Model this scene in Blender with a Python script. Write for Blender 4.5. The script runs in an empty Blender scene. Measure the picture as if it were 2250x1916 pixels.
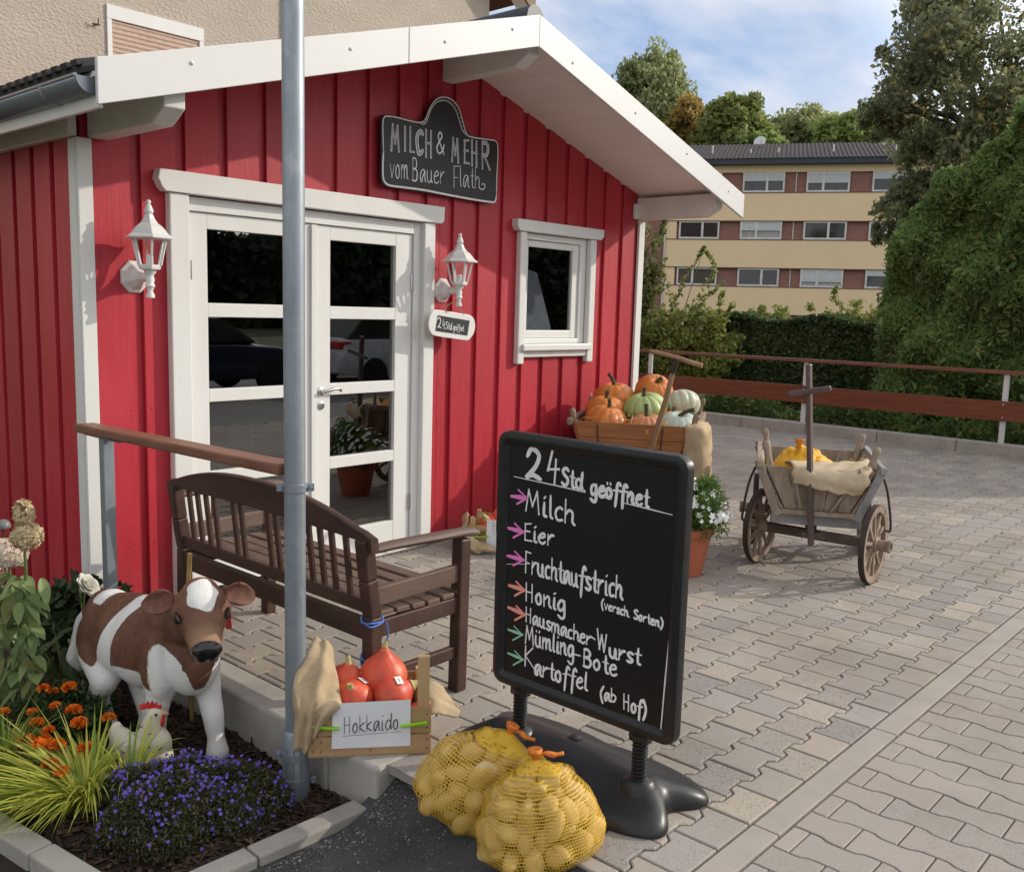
import bpy, math, random
import numpy as np
from mathutils import Vector, Matrix
R_ = math.radians
scn = bpy.context.scene
col = scn.collection
# ---------------------------------------------------------------- camera
CAM = np.array([0.0, -4.63, 1.61])
YAW, PIT, ROL, FPX = 0.839678711, -.13333528, .0284892556, 2065.5104   # focal length in photo pixels
_f = np.array([math.sin(YAW)*math.cos(PIT), math.cos(YAW)*math.cos(PIT), math.sin(PIT)])
_r0 = np.array([math.cos(YAW), -math.sin(YAW), 0]); _u0 = np.cross(_r0, _f)
_r = math.cos(ROL)*_r0 + math.sin(ROL)*_u0
_u = -math.sin(ROL)*_r0 + math.cos(ROL)*_u0
cd = bpy.data.cameras.new('camera'); cam = bpy.data.objects.new('camera', cd); col.objects.link(cam)
cam.matrix_world = Matrix(((_r[0], _u[0], -_f[0], CAM[0]), (_r[1], _u[1], -_f[1], CAM[1]), (_r[2], _u[2], -_f[2], CAM[2]), (0, 0, 0, 1)))
cd.sensor_width = 36; cd.lens = 36*FPX/2250; cd.clip_start = .05; cd.clip_end = 2000
scn.camera = cam
# ---------------------------------------------------------------- world, sun, exposure
SUN = Vector((1.29, -.80, .71)).normalized()
EL = math.asin(SUN.z); AZ = math.atan2(SUN.x, SUN.y)
w = bpy.data.worlds.new('World'); scn.world = w; w.use_nodes = True
nt = w.node_tree; nt.nodes.clear()
def wn(t, **k):
    n = nt.nodes.new(t)
    for a, b in k.items(): setattr(n, a, b)
    return n
sky = wn('ShaderNodeTexSky', sky_type='NISHITA', sun_disc=False)
sky.sun_elevation = EL; sky.sun_rotation = AZ; sky.air_density = 1.0; sky.dust_density = .6; sky.ozone_density = 2.2
tc = wn('ShaderNodeTexCoord'); mp = wn('ShaderNodeMapping'); mp.inputs['Scale'].default_value = (1, 1, 2.6); mp.inputs['Location'].default_value = (.35, .1, .62)
n1 = wn('ShaderNodeTexNoise'); n1.inputs['Scale'].default_value = 2.1; n1.inputs['Detail'].default_value = 9; n1.inputs['Roughness'].default_value = .58; n1.inputs['Distortion'].default_value = .35
cr = wn('ShaderNodeValToRGB'); cr.color_ramp.elements[0].position = .44; cr.color_ramp.elements[1].position = .60
mx = wn('ShaderNodeMix', data_type='RGBA'); mx.inputs['B'].default_value = (4.1, 4.2, 4.55, 1)
hz = wn('ShaderNodeMix', data_type='RGBA'); hz.inputs['Factor'].default_value = .72; hz.inputs['B'].default_value = (1.75, 2.3, 3.45, 1)
bg = wn('ShaderNodeBackground'); bg.inputs['Strength'].default_value = .15
out = wn('ShaderNodeOutputWorld')
L = nt.links.new
L(tc.outputs['Generated'], mp.inputs['Vector']); L(mp.outputs[0], n1.inputs['Vector']); L(n1.outputs['Fac'], cr.inputs['Fac'])
L(sky.outputs[0], hz.inputs['A']); L(hz.outputs['Result'], mx.inputs['A']); L(cr.outputs['Color'], mx.inputs['Factor']); 
# sky brightness raised towards the sun, added to lift the ambient light
dt = wn('ShaderNodeVectorMath', operation='DOT_PRODUCT'); dt.inputs[1].default_value = SUN; mr = wn('ShaderNodeMapRange'); mr.inputs['From Min'].default_value = .60; mr.inputs['From Max'].default_value = .95; mr.inputs['To Min'].default_value = .0; mr.inputs['To Max'].default_value = .9
ml = wn('ShaderNodeMix', data_type='RGBA'); ml.inputs['B'].default_value = (14.2, 13.9, 13.3, 1); nm_ = wn('ShaderNodeVectorMath', operation='NORMALIZE')
L(tc.outputs['Generated'], nm_.inputs[0]); L(nm_.outputs[0], dt.inputs[0]); L(dt.outputs['Value'], mr.inputs['Value']); L(mx.outputs['Result'], ml.inputs['A']); L(mr.outputs[0], ml.inputs['Factor']); 
# pale veil added behind the viewer, unseen, as fill for camera-facing surfaces
d2 = wn('ShaderNodeVectorMath', operation='DOT_PRODUCT'); d2.inputs[1].default_value = Vector((-.75, -.5, .45)).normalized(); m2 = wn('ShaderNodeMapRange'); m2.inputs['From Min'].default_value = .05; m2.inputs['From Max'].default_value = .8; m2.inputs['To Max'].default_value = .85
x2 = wn('ShaderNodeMix', data_type='RGBA'); x2.inputs['B'].default_value = (5.0, 4.95, 4.95, 1)
L(nm_.outputs[0], d2.inputs[0]); L(d2.outputs['Value'], m2.inputs['Value']); L(m2.outputs[0], x2.inputs['Factor']); L(ml.outputs['Result'], x2.inputs['A']); L(x2.outputs['Result'], bg.inputs['Color']); L(bg.outputs[0], out.inputs[0])
sl = bpy.data.lights.new('sun', 'SUN'); sl.energy = 2.25; sl.angle = R_(.55); sl.color = (1, .91, .79)
so = bpy.data.objects.new('sun', sl); col.objects.link(so); so.rotation_euler = SUN.to_track_quat('Z', 'Y').to_euler()
vs = scn.view_settings; vs.view_transform = 'Standard'; vs.look = 'None'; vs.gamma = 1; vs.exposure = 0.46
scn.cycles.max_bounces = 6; scn.cycles.transparent_max_bounces = 16; scn.cycles.use_denoising = True
scn.cycles.diffuse_bounces = 5; scn.cycles.glossy_bounces = 3

# ---------------------------------------------------------------- helpers
rnd = random.Random(7)
MC = np.array([_r, -_u, _f])
SD = 2250/2072
def ray(x, y): return MC.T @ np.array([(x-1125)/FPX, (y-958)/FPX, 1.0])
def PX(x, y, X): q = ray(x, y); return CAM + q*((X-CAM[0])/q[0])      # point of the photo (its own pixels) on the plane x = X
def PY(x, y, Y): q = ray(x, y); return CAM + q*((Y-CAM[1])/q[1])
def PZ(x, y, Z): q = ray(x, y); return CAM + q*((Z-CAM[2])/q[2])
def V(*a): return np.array(a, float)
def unit(a): a = np.asarray(a, float); return a/(np.linalg.norm(a)+1e-12)
def cat(pts, n=6, closed=False):
    P = [np.asarray(p, float) for p in pts]
    if len(P) < 3: return P
    out = []; m = len(P); rng = range(m if closed else m-1)
    for i in rng:
        if closed: a, b, c, d = P[i-1], P[i], P[(i+1) % m], P[(i+2) % m]
        else:
            b, c = P[i], P[i+1]; a = P[i-1] if i > 0 else 2*b-c; d = P[i+2] if i+2 < m else 2*c-b
        for k in range(n):
            t = k/n
            out.append(.5*((2*b)+(-a+c)*t+(2*a-5*b+4*c-d)*t*t+(-a+3*b-3*c+d)*t**3))
    if not closed: out.append(P[-1])
    return out
LOC = {}
def tag(o, label=None, cat_=None, group=None, kind=None):
    if label: o['label'] = label
    if cat_: o['category'] = cat_
    if group: o['group'] = group
    if kind: o['kind'] = kind
    return o
def E(name, label, cat_, loc=(0, 0, 0), group=None, rot=(0, 0, 0)):
    o = bpy.data.objects.new(name, None); col.objects.link(o); o.empty_display_size = .05
    o.location = loc; o.rotation_euler = rot; LOC[o.name] = (V(*loc) if not any(rot) else V(0, 0, 0))
    return tag(o, label, cat_, group)
def link(name, me, parent=None, loc=None):
    o = bpy.data.objects.new(name, me); col.objects.link(o)
    if parent is not None:
        o.parent = parent; LOC[o.name] = LOC.get(parent.name, V(0, 0, 0))
    else: LOC[o.name] = V(0, 0, 0)
    if loc is not None: o.location = loc
    return o
def copytree(o, parent=None):
    c = o.copy(); col.objects.link(c)
    if parent is not None: c.parent = parent
    for ch in list(o.children): copytree(ch, c)
    return c
class MB:
    def __init__(s): s.v = []; s.f = []; s.m = []
    def add(s, vs, fs, mi=0):
        b = len(s.v); s.v.extend([tuple(map(float, q)) for q in vs]); s.f.extend([tuple(b+i for i in f) for f in fs]); s.m.extend([mi]*len(fs)); return s
    def box(s, x0, x1, y0, y1, z0, z1, mi=0):
        return s.add([(x0, y0, z0), (x1, y0, z0), (x1, y1, z0), (x0, y1, z0), (x0, y0, z1), (x1, y0, z1), (x1, y1, z1), (x0, y1, z1)],
                     [(0, 3, 2, 1), (4, 5, 6, 7), (0, 1, 5, 4), (1, 2, 6, 5), (2, 3, 7, 6), (3, 0, 4, 7)], mi)
    def beam(s, p, q, w, h, up=(0, 0, 1), mi=0, w2=None, h2=None):
        p, q = V(*p), V(*q); d = unit(q-p); sd = unit(np.cross(d, V(*up))); u = np.cross(sd, d)
        w2 = w if w2 is None else w2; h2 = h if h2 is None else h2; vs = []
        for c, a, b in ((p, w, h), (q, w2, h2)):
            for i, j in ((-1, -1), (1, -1), (1, 1), (-1, 1)): vs.append(c+sd*i*a/2+u*j*b/2)
        return s.add(vs, [(0, 1, 2, 3), (7, 6, 5, 4), (0, 4, 5, 1), (1, 5, 6, 2), (2, 6, 7, 3), (3, 7, 4, 0)], mi)
    def tube(s, pts, r, n=10, mi=0, caps=True):
        P = [np.asarray(p, float) for p in pts]; m = len(P)
        rr = r if hasattr(r, '__len__') else [r]*m
        t0 = unit(P[1]-P[0]); a = V(0, 0, 1) if abs(t0[2]) < .9 else V(1, 0, 0); nrm = unit(np.cross(t0, a)); vs = []
        for i in range(m):
            t = unit(P[min(i+1, m-1)]-P[max(i-1, 0)]); nrm = unit(nrm-t*np.dot(nrm, t)); b = np.cross(t, nrm)
            for k in range(n):
                g = 2*math.pi*k/n; vs.append(P[i]+rr[i]*(math.cos(g)*nrm+math.sin(g)*b))
        fs = [(i*n+k, i*n+(k+1) % n, (i+1)*n+(k+1) % n, (i+1)*n+k) for i in range(m-1) for k in range(n)]
        if caps: fs += [tuple(range(n-1, -1, -1)), tuple((m-1)*n+k for k in range(n))]
        return s.add(vs, fs, mi)
    def lathe(s, prof, n=16, c=(0, 0, 0), mi=0, ax=None, ph=0, sx=1, sy=1):
        c = V(*c); ez = unit(ax) if ax is not None else V(0, 0, 1)
        ex = unit(np.cross(ez, V(0, 1, .01))) if ax is not None else V(1, 0, 0); ey = np.cross(ez, ex); vs = []
        for r, z in prof:
            for k in range(n):
                g = 2*math.pi*k/n+ph; vs.append(c+ez*z+ex*r*sx*math.cos(g)+ey*r*sy*math.sin(g))
        m = len(prof)
        fs = [(i*n+k, i*n+(k+1) % n, (i+1)*n+(k+1) % n, (i+1)*n+k) for i in range(m-1) for k in range(n)]
        if prof[0] == prof[-1]: return s.add(vs, fs, mi)
        if prof[0][0] > 1e-6: fs.append(tuple(range(n-1, -1, -1)))
        if prof[-1][0] > 1e-6: fs.append(tuple((m-1)*n+k for k in range(n)))
        return s.add(vs, fs, mi)
    def prism(s, poly, vec, mi=0):
        P = [np.asarray(p, float) for p in poly]; vec = V(*vec); n = len(P)
        nrm = sum(np.cross(P[i]-P[0], P[(i+1) % n]-P[0]) for i in range(n))
        if np.dot(nrm, vec) > 0: P = P[::-1]
        return s.add(P+[p+vec for p in P], [tuple(range(n)), tuple(range(2*n-1, n-1, -1))]+[((i+1) % n, i, n+i, n+(i+1) % n) for i in range(n)], mi)
    def ell(s, c, r, nu=16, nv=10, rot=None, mi=0, fn=None):
        c = V(*c); vs = []; M_ = np.array(rot) if rot is not None else np.eye(3)
        vs.append(c+M_@(V(0, 0, -1)*r))
        for j in range(1, nv):
            t = -math.pi/2+math.pi*j/nv
            for k in range(nu):
                g = 2*math.pi*k/nu; d = V(math.cos(t)*math.cos(g), math.cos(t)*math.sin(g), math.sin(t)); q = d*r
                if fn: q = q*fn(d)
                vs.append(c+M_@q)
        vs.append(c+M_@(V(0, 0, 1)*r)); fs = []
        for k in range(nu): fs.append((0, 1+(k+1) % nu, 1+k))
        for j in range(nv-2):
            for k in range(nu): a = 1+j*nu; fs.append((a+k, a+(k+1) % nu, a+nu+(k+1) % nu, a+nu+k))
        l = len(vs)-1; a = 1+(nv-2)*nu
        for k in range(nu): fs.append((a+k, a+(k+1) % nu, l))
        return s.add(vs, fs, mi)
    def grid(s, rows, mi=0, closed=False):
        n = len(rows[0]); vs = [p for r in rows for p in r]; m = len(rows)
        return s.add(vs, [(i*n+k, i*n+(k+1) % n, (i+1)*n+(k+1) % n, (i+1)*n+k) for i in range(m-1) for k in range(n if closed else n-1)], mi)
    def ribbon(s, pts, nrm, wd, mi=0):
        P = [np.asarray(p, float) for p in pts]; nrm = unit(nrm); m = len(P)
        if m < 2: return s
        a = unit(P[1]-P[0]); b = unit(P[-1]-P[-2]); P[0] = P[0]-a*wd*.35; P[-1] = P[-1]+b*wd*.35; vs = []
        for i in range(m):
            t = unit(P[min(i+1, m-1)]-P[max(i-1, 0)]); sd = np.cross(nrm, t)*wd/2
            if i in (0, m-1): sd = sd*.55
            vs += [P[i]-sd, P[i]+sd]
        return s.add(vs, [(2*i, 2*i+2, 2*i+3, 2*i+1) for i in range(m-1)], mi)
    def build(s, name, mats, parent=None, smooth=None, bevel=0, seg=2, sub=0, solid=0):
        me = bpy.data.meshes.new(name); off = LOC.get(parent.name, V(0, 0, 0)) if parent is not None else V(0, 0, 0)
        me.from_pydata([tuple(np.subtract(q, off)) for q in s.v] if off.any() else s.v, [], s.f)
        mats = mats if isinstance(mats, (list, tuple)) else [mats]
        for k in mats: me.materials.append(k)
        if len(mats) > 1: me.polygons.foreach_set('material_index', s.m)
        if smooth is not None:
            me.polygons.foreach_set('use_smooth', [True]*len(me.polygons))
            if smooth < 180: me.set_sharp_from_angle(angle=R_(smooth))
        me.update(); o = link(name, me, parent)
        if solid: md = o.modifiers.new('solid', 'SOLIDIFY'); md.thickness = solid; md.offset = 0
        if bevel: md = o.modifiers.new('bevel', 'BEVEL'); md.width = bevel; md.segments = seg; md.limit_method = 'ANGLE'; md.angle_limit = R_(40)
        if sub: md = o.modifiers.new('sub', 'SUBSURF'); md.levels = sub; md.render_levels = sub
        return o
def builds(mb, name, mats, parent, **k):
    """one object for each separate piece of the builder"""
    p = list(range(len(mb.v)))
    def fd(a):
        while p[a] != a: p[a] = p[p[a]]; a = p[a]
        return a
    for f in mb.f:
        for q in f[1:]: p[fd(q)] = fd(f[0])
    grp = {}
    for f in mb.f: grp.setdefault(fd(f[0]), []).append(f)
    for fs in grp.values():
        ids = sorted({i for f in fs for i in f}); ix = {i: n for n, i in enumerate(ids)}; s = MB(); s.v = [mb.v[i] for i in ids]; s.f = [tuple(ix[i] for i in f) for f in fs]; s.m = [0]*len(fs); s.build(name, mats, parent, **k)
def remesh(mb, voxel, it=6, fac=.6, parent=None, name='body', mats=(), sub=0):
    """one continuous surface grown round the added shapes"""
    me = bpy.data.meshes.new('tmp'); off = LOC.get(parent.name, V(0, 0, 0)) if parent is not None else V(0, 0, 0)
    me.from_pydata([tuple(np.subtract(q, off)) for q in mb.v], [], mb.f); o = bpy.data.objects.new('tmp', me); col.objects.link(o)
    a = o.modifiers.new('r', 'REMESH'); a.mode = 'VOXEL'; a.voxel_size = voxel
    b = o.modifiers.new('s', 'SMOOTH'); b.iterations = it; b.factor = fac
    dg = bpy.context.evaluated_depsgraph_get(); dg.update()
    r = bpy.data.meshes.new_from_object(o.evaluated_get(dg)); bpy.data.objects.remove(o); bpy.data.meshes.remove(me)
    r.materials.clear()
    for k in mats: r.materials.append(k)
    r.polygons.foreach_set('use_smooth', [True]*len(r.polygons)); r.name = name
    return link(name, r, parent)
def verts(me): a = np.empty(len(me.vertices)*3, np.float32); me.vertices.foreach_get('co', a); return a.reshape(-1, 3).astype(float)
def npmesh(name, A, mats, parent=None, mi=None, smooth=False):
    """A: (faces, corners, 3)"""
    n, k, _ = A.shape; me = bpy.data.meshes.new(name); off = LOC.get(parent.name, V(0, 0, 0)) if parent is not None else V(0, 0, 0)
    me.vertices.add(n*k); me.vertices.foreach_set('co', (A-off).astype(np.float32).ravel())
    me.loops.add(n*k); me.loops.foreach_set('vertex_index', np.arange(n*k, dtype=np.int32))
    me.polygons.add(n); me.polygons.foreach_set('loop_start', np.arange(0, n*k, k, dtype=np.int32))
    for q in (mats if isinstance(mats, (list, tuple)) else [mats]): me.materials.append(q)
    if mi is not None: me.polygons.foreach_set('material_index', np.asarray(mi, np.int32))
    me.update(calc_edges=True); me.validate()
    return link(name, me, parent)
rg = np.random.default_rng(11)
def runit(n): a = rg.normal(size=(n, 3)); return a/np.linalg.norm(a, axis=1, keepdims=True)
def leafquads(P, size, bias=(0, 0, 0), aspect=.55, var=.4, nb=(0, 0, .5)):
    """kite shaped leaves, one loose quad each, at the points P"""
    n = len(P); a = runit(n)+np.asarray(bias); a /= np.linalg.norm(a, axis=1, keepdims=True)
    b = runit(n)+np.asarray(nb); b = np.cross(a, b); b /= np.linalg.norm(b, axis=1, keepdims=True)+1e-9
    s_ = size*(1+var*(rg.random((n, 1))*2-1)); c = np.cross(a, b)
    fold = c*s_*.12
    return np.stack([P-a*s_*.5, P+b*s_*aspect*.5+fold-a*s_*.05, P+a*s_*.5, P-b*s_*aspect*.5+fold-a*s_*.05], 1)
def clumps(C, Rd, nc, cr, nl, shell=.55, flat=1.0):
    """leaf points gathered in clumps through an ellipsoid"""
    d = runit(nc); rr = (shell+(1-shell)*rg.random((nc, 1)))**.8*np.where(rg.random((nc, 1)) < .25, rg.random((nc, 1)), 1)
    cc = np.asarray(C)+d*rr*np.asarray(Rd); k = rg.integers(0, nc, nl); sz = (cr*(.6+.8*rg.random(nc)))[k][:, None]
    g = runit(nl)*(rg.random((nl, 1))**.5)*sz; g[:, 2] *= flat
    return cc[k]+g

# ---------------------------------------------------------------- materials
MATS = {}
def nodes(name):
    m = bpy.data.materials.new(name); m.use_nodes = True; t = m.node_tree; t.nodes.clear()
    o = t.nodes.new('ShaderNodeOutputMaterial'); return m, t, o
def nd(t, ty, ins=None, **k):
    n = t.nodes.new(ty)
    for a, b in k.items(): setattr(n, a, b)
    for a, b in (ins or {}).items():
        if hasattr(b, 'is_output'): t.links.new(b, n.inputs[a])
        else: n.inputs[a].default_value = b
    return n
def rgba(c): return (c[0], c[1], c[2], 1)
def mixc(t, f, a, b, ty='MIX'):
    n = t.nodes.new('ShaderNodeMix'); n.data_type = 'RGBA'; n.blend_type = ty
    for k, q in (('Factor', f), ('A', a), ('B', b)):
        if hasattr(q, 'is_output'): t.links.new(q, n.inputs[k])
        else: n.inputs[k].default_value = q if k == 'Factor' else rgba(q)
    return n.outputs['Result']
def noise(t, vec, sc, det=4, ro=.55, dist=0):
    n = nd(t, 'ShaderNodeTexNoise', {'Vector': vec, 'Scale': sc, 'Detail': det, 'Roughness': ro, 'Distortion': dist}); return n.outputs['Fac']
def ramp(t, f, a, b):
    n = nd(t, 'ShaderNodeMapRange', {'Value': f, 'From Min': a, 'From Max': b}); return n.outputs[0]
def coord(t, stretch=(1, 1, 1), world=False):
    c = nd(t, 'ShaderNodeNewGeometry').outputs['Position'] if world else nd(t, 'ShaderNodeTexCoord').outputs['Object']
    return nd(t, 'ShaderNodeMapping', {'Vector': c, 'Scale': stretch}).outputs[0]
def mat(name, c1, c2=None, sc=6, rough=.6, st=(1, 1, 1), bump=0, bsc=None, spec=.4, metal=0, isl=0, fine=0, fsc=200, lo=.35, hi=.65, c3=None, sc3=1.2, f3=(.5, .7), coat=0, sheen=0, rvar=0):
    if name in MATS: return MATS[name]
    m, t, o = nodes(name); v = coord(t, st); c2 = c2 or tuple(x*.75 for x in c1)
    n = noise(t, v, sc, 6); c = mixc(t, ramp(t, n, lo, hi), c1, c2)
    if c3: c = mixc(t, ramp(t, noise(t, v, sc3, 5, .6), *f3), c, c3)
    if fine:
        g = nd(t, 'ShaderNodeMath', {0: noise(t, v, fsc, 2), 1: fine*2, 2: 1-fine}, operation='MULTIPLY_ADD').outputs[0]
        c = mixc(t, 1.0, c, g, 'MULTIPLY')
    if isl:
        i = nd(t, 'ShaderNodeNewGeometry').outputs['Random Per Island']
        g = nd(t, 'ShaderNodeMath', {0: i, 1: isl*2, 2: 1-isl}, operation='MULTIPLY_ADD').outputs[0]
        c = mixc(t, 1.0, c, g, 'MULTIPLY')
    p = nd(t, 'ShaderNodeBsdfPrincipled', {'Base Color': c, 'Roughness': rough, 'Metallic': metal, 'Specular IOR Level': spec, 'Coat Weight': coat, 'Sheen Weight': sheen})
    if rvar: t.links.new(nd(t, 'ShaderNodeMath', {0: n, 1: rvar*2, 2: rough-rvar}, operation='MULTIPLY_ADD').outputs[0], p.inputs['Roughness'])
    if bump:
        b = nd(t, 'ShaderNodeBump', {'Height': noise(t, v, bsc or sc*4, 5, .6), 'Strength': 1, 'Distance': bump}); t.links.new(b.outputs[0], p.inputs['Normal'])
    t.links.new(p.outputs[0], o.inputs[0]); MATS[name] = m; return m
def leafmat(name, c1, c2, c3=None, trans=.35, rough=.55, csc=.6, spec=.3, f3=.12):
    """foliage: hue varies leaf by leaf and in drifts through the plant"""
    if name in MATS: return MATS[name]
    m, t, o = nodes(name); i = nd(t, 'ShaderNodeNewGeometry').outputs['Random Per Island']
    f = nd(t, 'ShaderNodeMath', {0: i, 1: .55, 2: 0}, operation='MULTIPLY_ADD').outputs[0]
    n = ramp(t, noise(t, coord(t, world=True), csc, 3), .3, .75)
    f = nd(t, 'ShaderNodeMath', {0: n, 1: .45, 2: f}, operation='MULTIPLY_ADD').outputs[0]
    c = mixc(t, f, c1, c2)
    if c3: c = mixc(t, nd(t, 'ShaderNodeMath', {0: i, 1: 1-f3}, operation='GREATER_THAN').outputs[0], c, c3)
    p = nd(t, 'ShaderNodeBsdfPrincipled', {'Base Color': c, 'Roughness': rough, 'Specular IOR Level': spec})
    tr = nd(t, 'ShaderNodeBsdfTranslucent', {'Color': c}); x = nd(t, 'ShaderNodeMixShader', {0: trans, 1: p.outputs[0], 2: tr.outputs[0]})
    t.links.new(x.outputs[0], o.inputs[0]); MATS[name] = m; return m
def glassmat(name, tint=(1, 1, 1), ior=1.5):
    m, t, o = nodes(name); fr = nd(t, 'ShaderNodeFresnel', {'IOR': ior})
    a = nd(t, 'ShaderNodeBsdfTransparent', {'Color': rgba(tint)}); b = nd(t, 'ShaderNodeBsdfGlossy', {'Roughness': .0})
    bf = nd(t, 'ShaderNodeNewGeometry').outputs['Backfacing']; k = nd(t, 'ShaderNodeMath', {0: fr.outputs[0], 1: nd(t, 'ShaderNodeMath', {0: 1.0, 1: bf}, operation='SUBTRACT').outputs[0]}, operation='MULTIPLY').outputs[0]
    x = nd(t, 'ShaderNodeMixShader', {0: k, 1: a.outputs[0], 2: b.outputs[0]}); t.links.new(x.outputs[0], o.inputs[0]); MATS[name] = m; return m
WHITE = mat('white_paint', (.69, .69, .67), (.66, .66, .635), sc=5, st=(1, 1, .25), rough=.42, bump=.0006, bsc=30, c3=(.60, .585, .55), f3=(.66, .84))
WHITEMET = mat('white_lantern_paint', (.70, .70, .69), (.67, .67, .66), sc=9, rough=.25)
CONC = mat('concrete', (.42, .40, .36), (.33, .31, .28), sc=7, rough=.9, bump=.0015, bsc=90, fine=.18, fsc=260, c3=(.24, .22, .19), f3=(.58, .8))
GALV = mat('galvanised_steel', (.34, .38, .42), (.25, .285, .33), sc=9, st=(1, 1, .5), rough=.42, metal=.55, spec=.5, rvar=.1, fine=.1, fsc=70, c3=(.42, .45, .47), f3=(.6, .75), sc3=14)
BURLAP = mat('burlap', (.50, .39, .255), (.38, .285, .175), sc=9, rough=.95, bump=.003, bsc=240, fine=.3, fsc=420, spec=.1)
PAPER = mat('white_paper', (.74, .75, .78), (.72, .73, .76), rough=.8)
INK = mat('black_ink', (.03, .03, .035), rough=.6)
BLACKPL = mat('black_plastic', (.012, .012, .013), (.016, .016, .017), rough=.38, sc=30, rvar=.06)
CHALK = mat('white_chalk_pen', (.80, .80, .80), (.68, .68, .68), sc=60, rough=.8)
STRAW = mat('straw', (.55, .42, .18), (.42, .3, .12), sc=20, rough=.8, isl=.3)
STEM = mat('green_stem', (.12, .15, .05), (.08, .11, .035), sc=20, rough=.7)
BARK = mat('tree_bark', (.10, .08, .06), (.06, .048, .038), sc=8, st=(1, 1, .2), rough=.95, bump=.02, bsc=14)
# ================================================================ SETTING
def clip(poly, a, b, c):
    """part of the polygon where a*x+b*y <= c"""
    out = []; n = len(poly)
    for i in range(n):
        p, q = poly[i], poly[(i+1) % n]; dp, dq = a*p[0]+b*p[1]-c, a*q[0]+b*q[1]-c
        if dp <= 0: out.append(p)
        if (dp < 0 < dq) or (dq < 0 < dp): t = dp/(dp-dq); out.append((p[0]+(q[0]-p[0])*t, p[1]+(q[1]-p[1])*t))
    return out
def inset(poly, d):
    n = len(poly); out = []
    for i in range(n):
        p0, p, p1 = V(*poly[i-1]), V(*poly[i]), V(*poly[(i+1) % n]); a = unit(p-p0); b = unit(p1-p)
        na, nb = V(-a[1], a[0]), V(-b[1], b[0]); k = unit(na+nb); c = max(.45, float(np.dot(k, na)))
        out.append(tuple(p+k*d/c))
    return out
def stones(polys, gap, ch, top, mb, jz=.0015, jt=.003):
    for P in polys:
        if len(P) < 3: continue
        Q = [P[0]]
        for p in P[1:]:
            if math.hypot(p[0]-Q[-1][0], p[1]-Q[-1][1]) > .004: Q.append(p)
        if math.hypot(Q[0][0]-Q[-1][0], Q[0][1]-Q[-1][1]) < .004: Q.pop()
        if len(Q) < 3: continue
        ar = sum(Q[i-1][0]*Q[i][1]-Q[i][0]*Q[i-1][1] for i in range(len(Q)))/2
        if abs(ar) < .0012: continue
        if ar < 0: Q = Q[::-1]
        dz = rnd.uniform(-jz, jz); tx, ty = rnd.uniform(-jt, jt), rnd.uniform(-jt, jt); cx, cy = Q[0]
        A = inset(Q, gap); B = inset(Q, gap+ch); n = len(Q)
        zz = lambda p, z: (p[0], p[1], z+dz+(p[0]-cx)*tx+(p[1]-cy)*ty)
        vs = [zz(p, top-.03) for p in A]+[zz(p, top-ch*.7) for p in A]+[zz(p, top) for p in B]
        fs = [tuple(2*n+i for i in range(n))]
        for k in (0, 1): fs += [(k*n+i, k*n+(i+1) % n, (k+1)*n+(i+1) % n, (k+1)*n+i) for i in range(n)]
        mb.add(vs, fs)
def pavermat(name, cols, fine, isl):
    m, t, o = nodes(name); i = nd(t, 'ShaderNodeNewGeometry').outputs['Random Per Island']; v = coord(t, world=True)
    rp = nd(t, 'ShaderNodeValToRGB', {'Fac': i}); e = rp.color_ramp.elements
    while len(e) < len(cols): e.new(.5)
    for k, c in enumerate(cols): e[k].position = k/(len(cols)-1); e[k].color = rgba(c)
    c = mixc(t, ramp(t, noise(t, v, 1.3, 5, .6), .45, .75), rp.outputs[0], (.235, .205, .175))
    c = mixc(t, nd(t, 'ShaderNodeMath', {0: ramp(t, noise(t, v, 5, 6, .7), .6, .8), 1: .65}, operation='MULTIPLY').outputs[0], c, (.17, .152, .135))
    sp = nd(t, 'ShaderNodeMath', {0: noise(t, v, 210, 3, .7), 1: fine*4, 2: 1-fine*2}, operation='MULTIPLY_ADD').outputs[0]
    c = mixc(t, 1.0, c, sp, 'MULTIPLY')
    # small coarse grains exposed on the worn stones
    vo = nd(t, 'ShaderNodeTexVoronoi', {'Vector': v, 'Scale': 170.0}); g = ramp(t, vo.outputs['Color'], .72, .8)
    g2 = nd(t, 'ShaderNodeMath', {0: g, 1: ramp(t, i, .3, .9)}, operation='MULTIPLY').outputs[0]
    c = mixc(t, nd(t, 'ShaderNodeMath', {0: g2, 1: fine*2.4}, operation='MULTIPLY').outputs[0], c, (.085, .075, .07))
    p = nd(t, 'ShaderNodeBsdfPrincipled', {'Base Color': c, 'Roughness': .9, 'Specular IOR Level': .25})
    b = nd(t, 'ShaderNodeBump', {'Height': noise(t, v, 190, 4, .7), 'Strength': 1, 'Distance': .0022}); t.links.new(b.outputs[0], p.inputs['Normal'])
    t.links.new(p.outputs[0], o.inputs[0]); return m
PAVE = pavermat('terrace_paver', [(0.338, 0.302, 0.266), (0.293, 0.270, 0.245), (0.360, 0.315, 0.263), (0.302, 0.270, 0.243), (0.320, 0.297, 0.275), (0.383, 0.335, 0.275), (0.257, 0.239, 0.223), (0.324, 0.288, 0.252)], .2, .3)
PAVE2 = pavermat('sidewalk_paver', [(0.347, 0.306, 0.270), (0.320, 0.284, 0.252), (0.310, 0.288, 0.257), (0.333, 0.293, 0.257), (0.297, 0.270, 0.245)], .09, .2)
SAND = mat('joint_sand', (.15, .12, .085), (.085, .068, .05), sc=40, c3=(.07, .085, .035), sc3=2.5, f3=(.58, .66), rough=1, fine=.35, fsc=300, st=(1, 1, 1), bump=.003, bsc=200)
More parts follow.
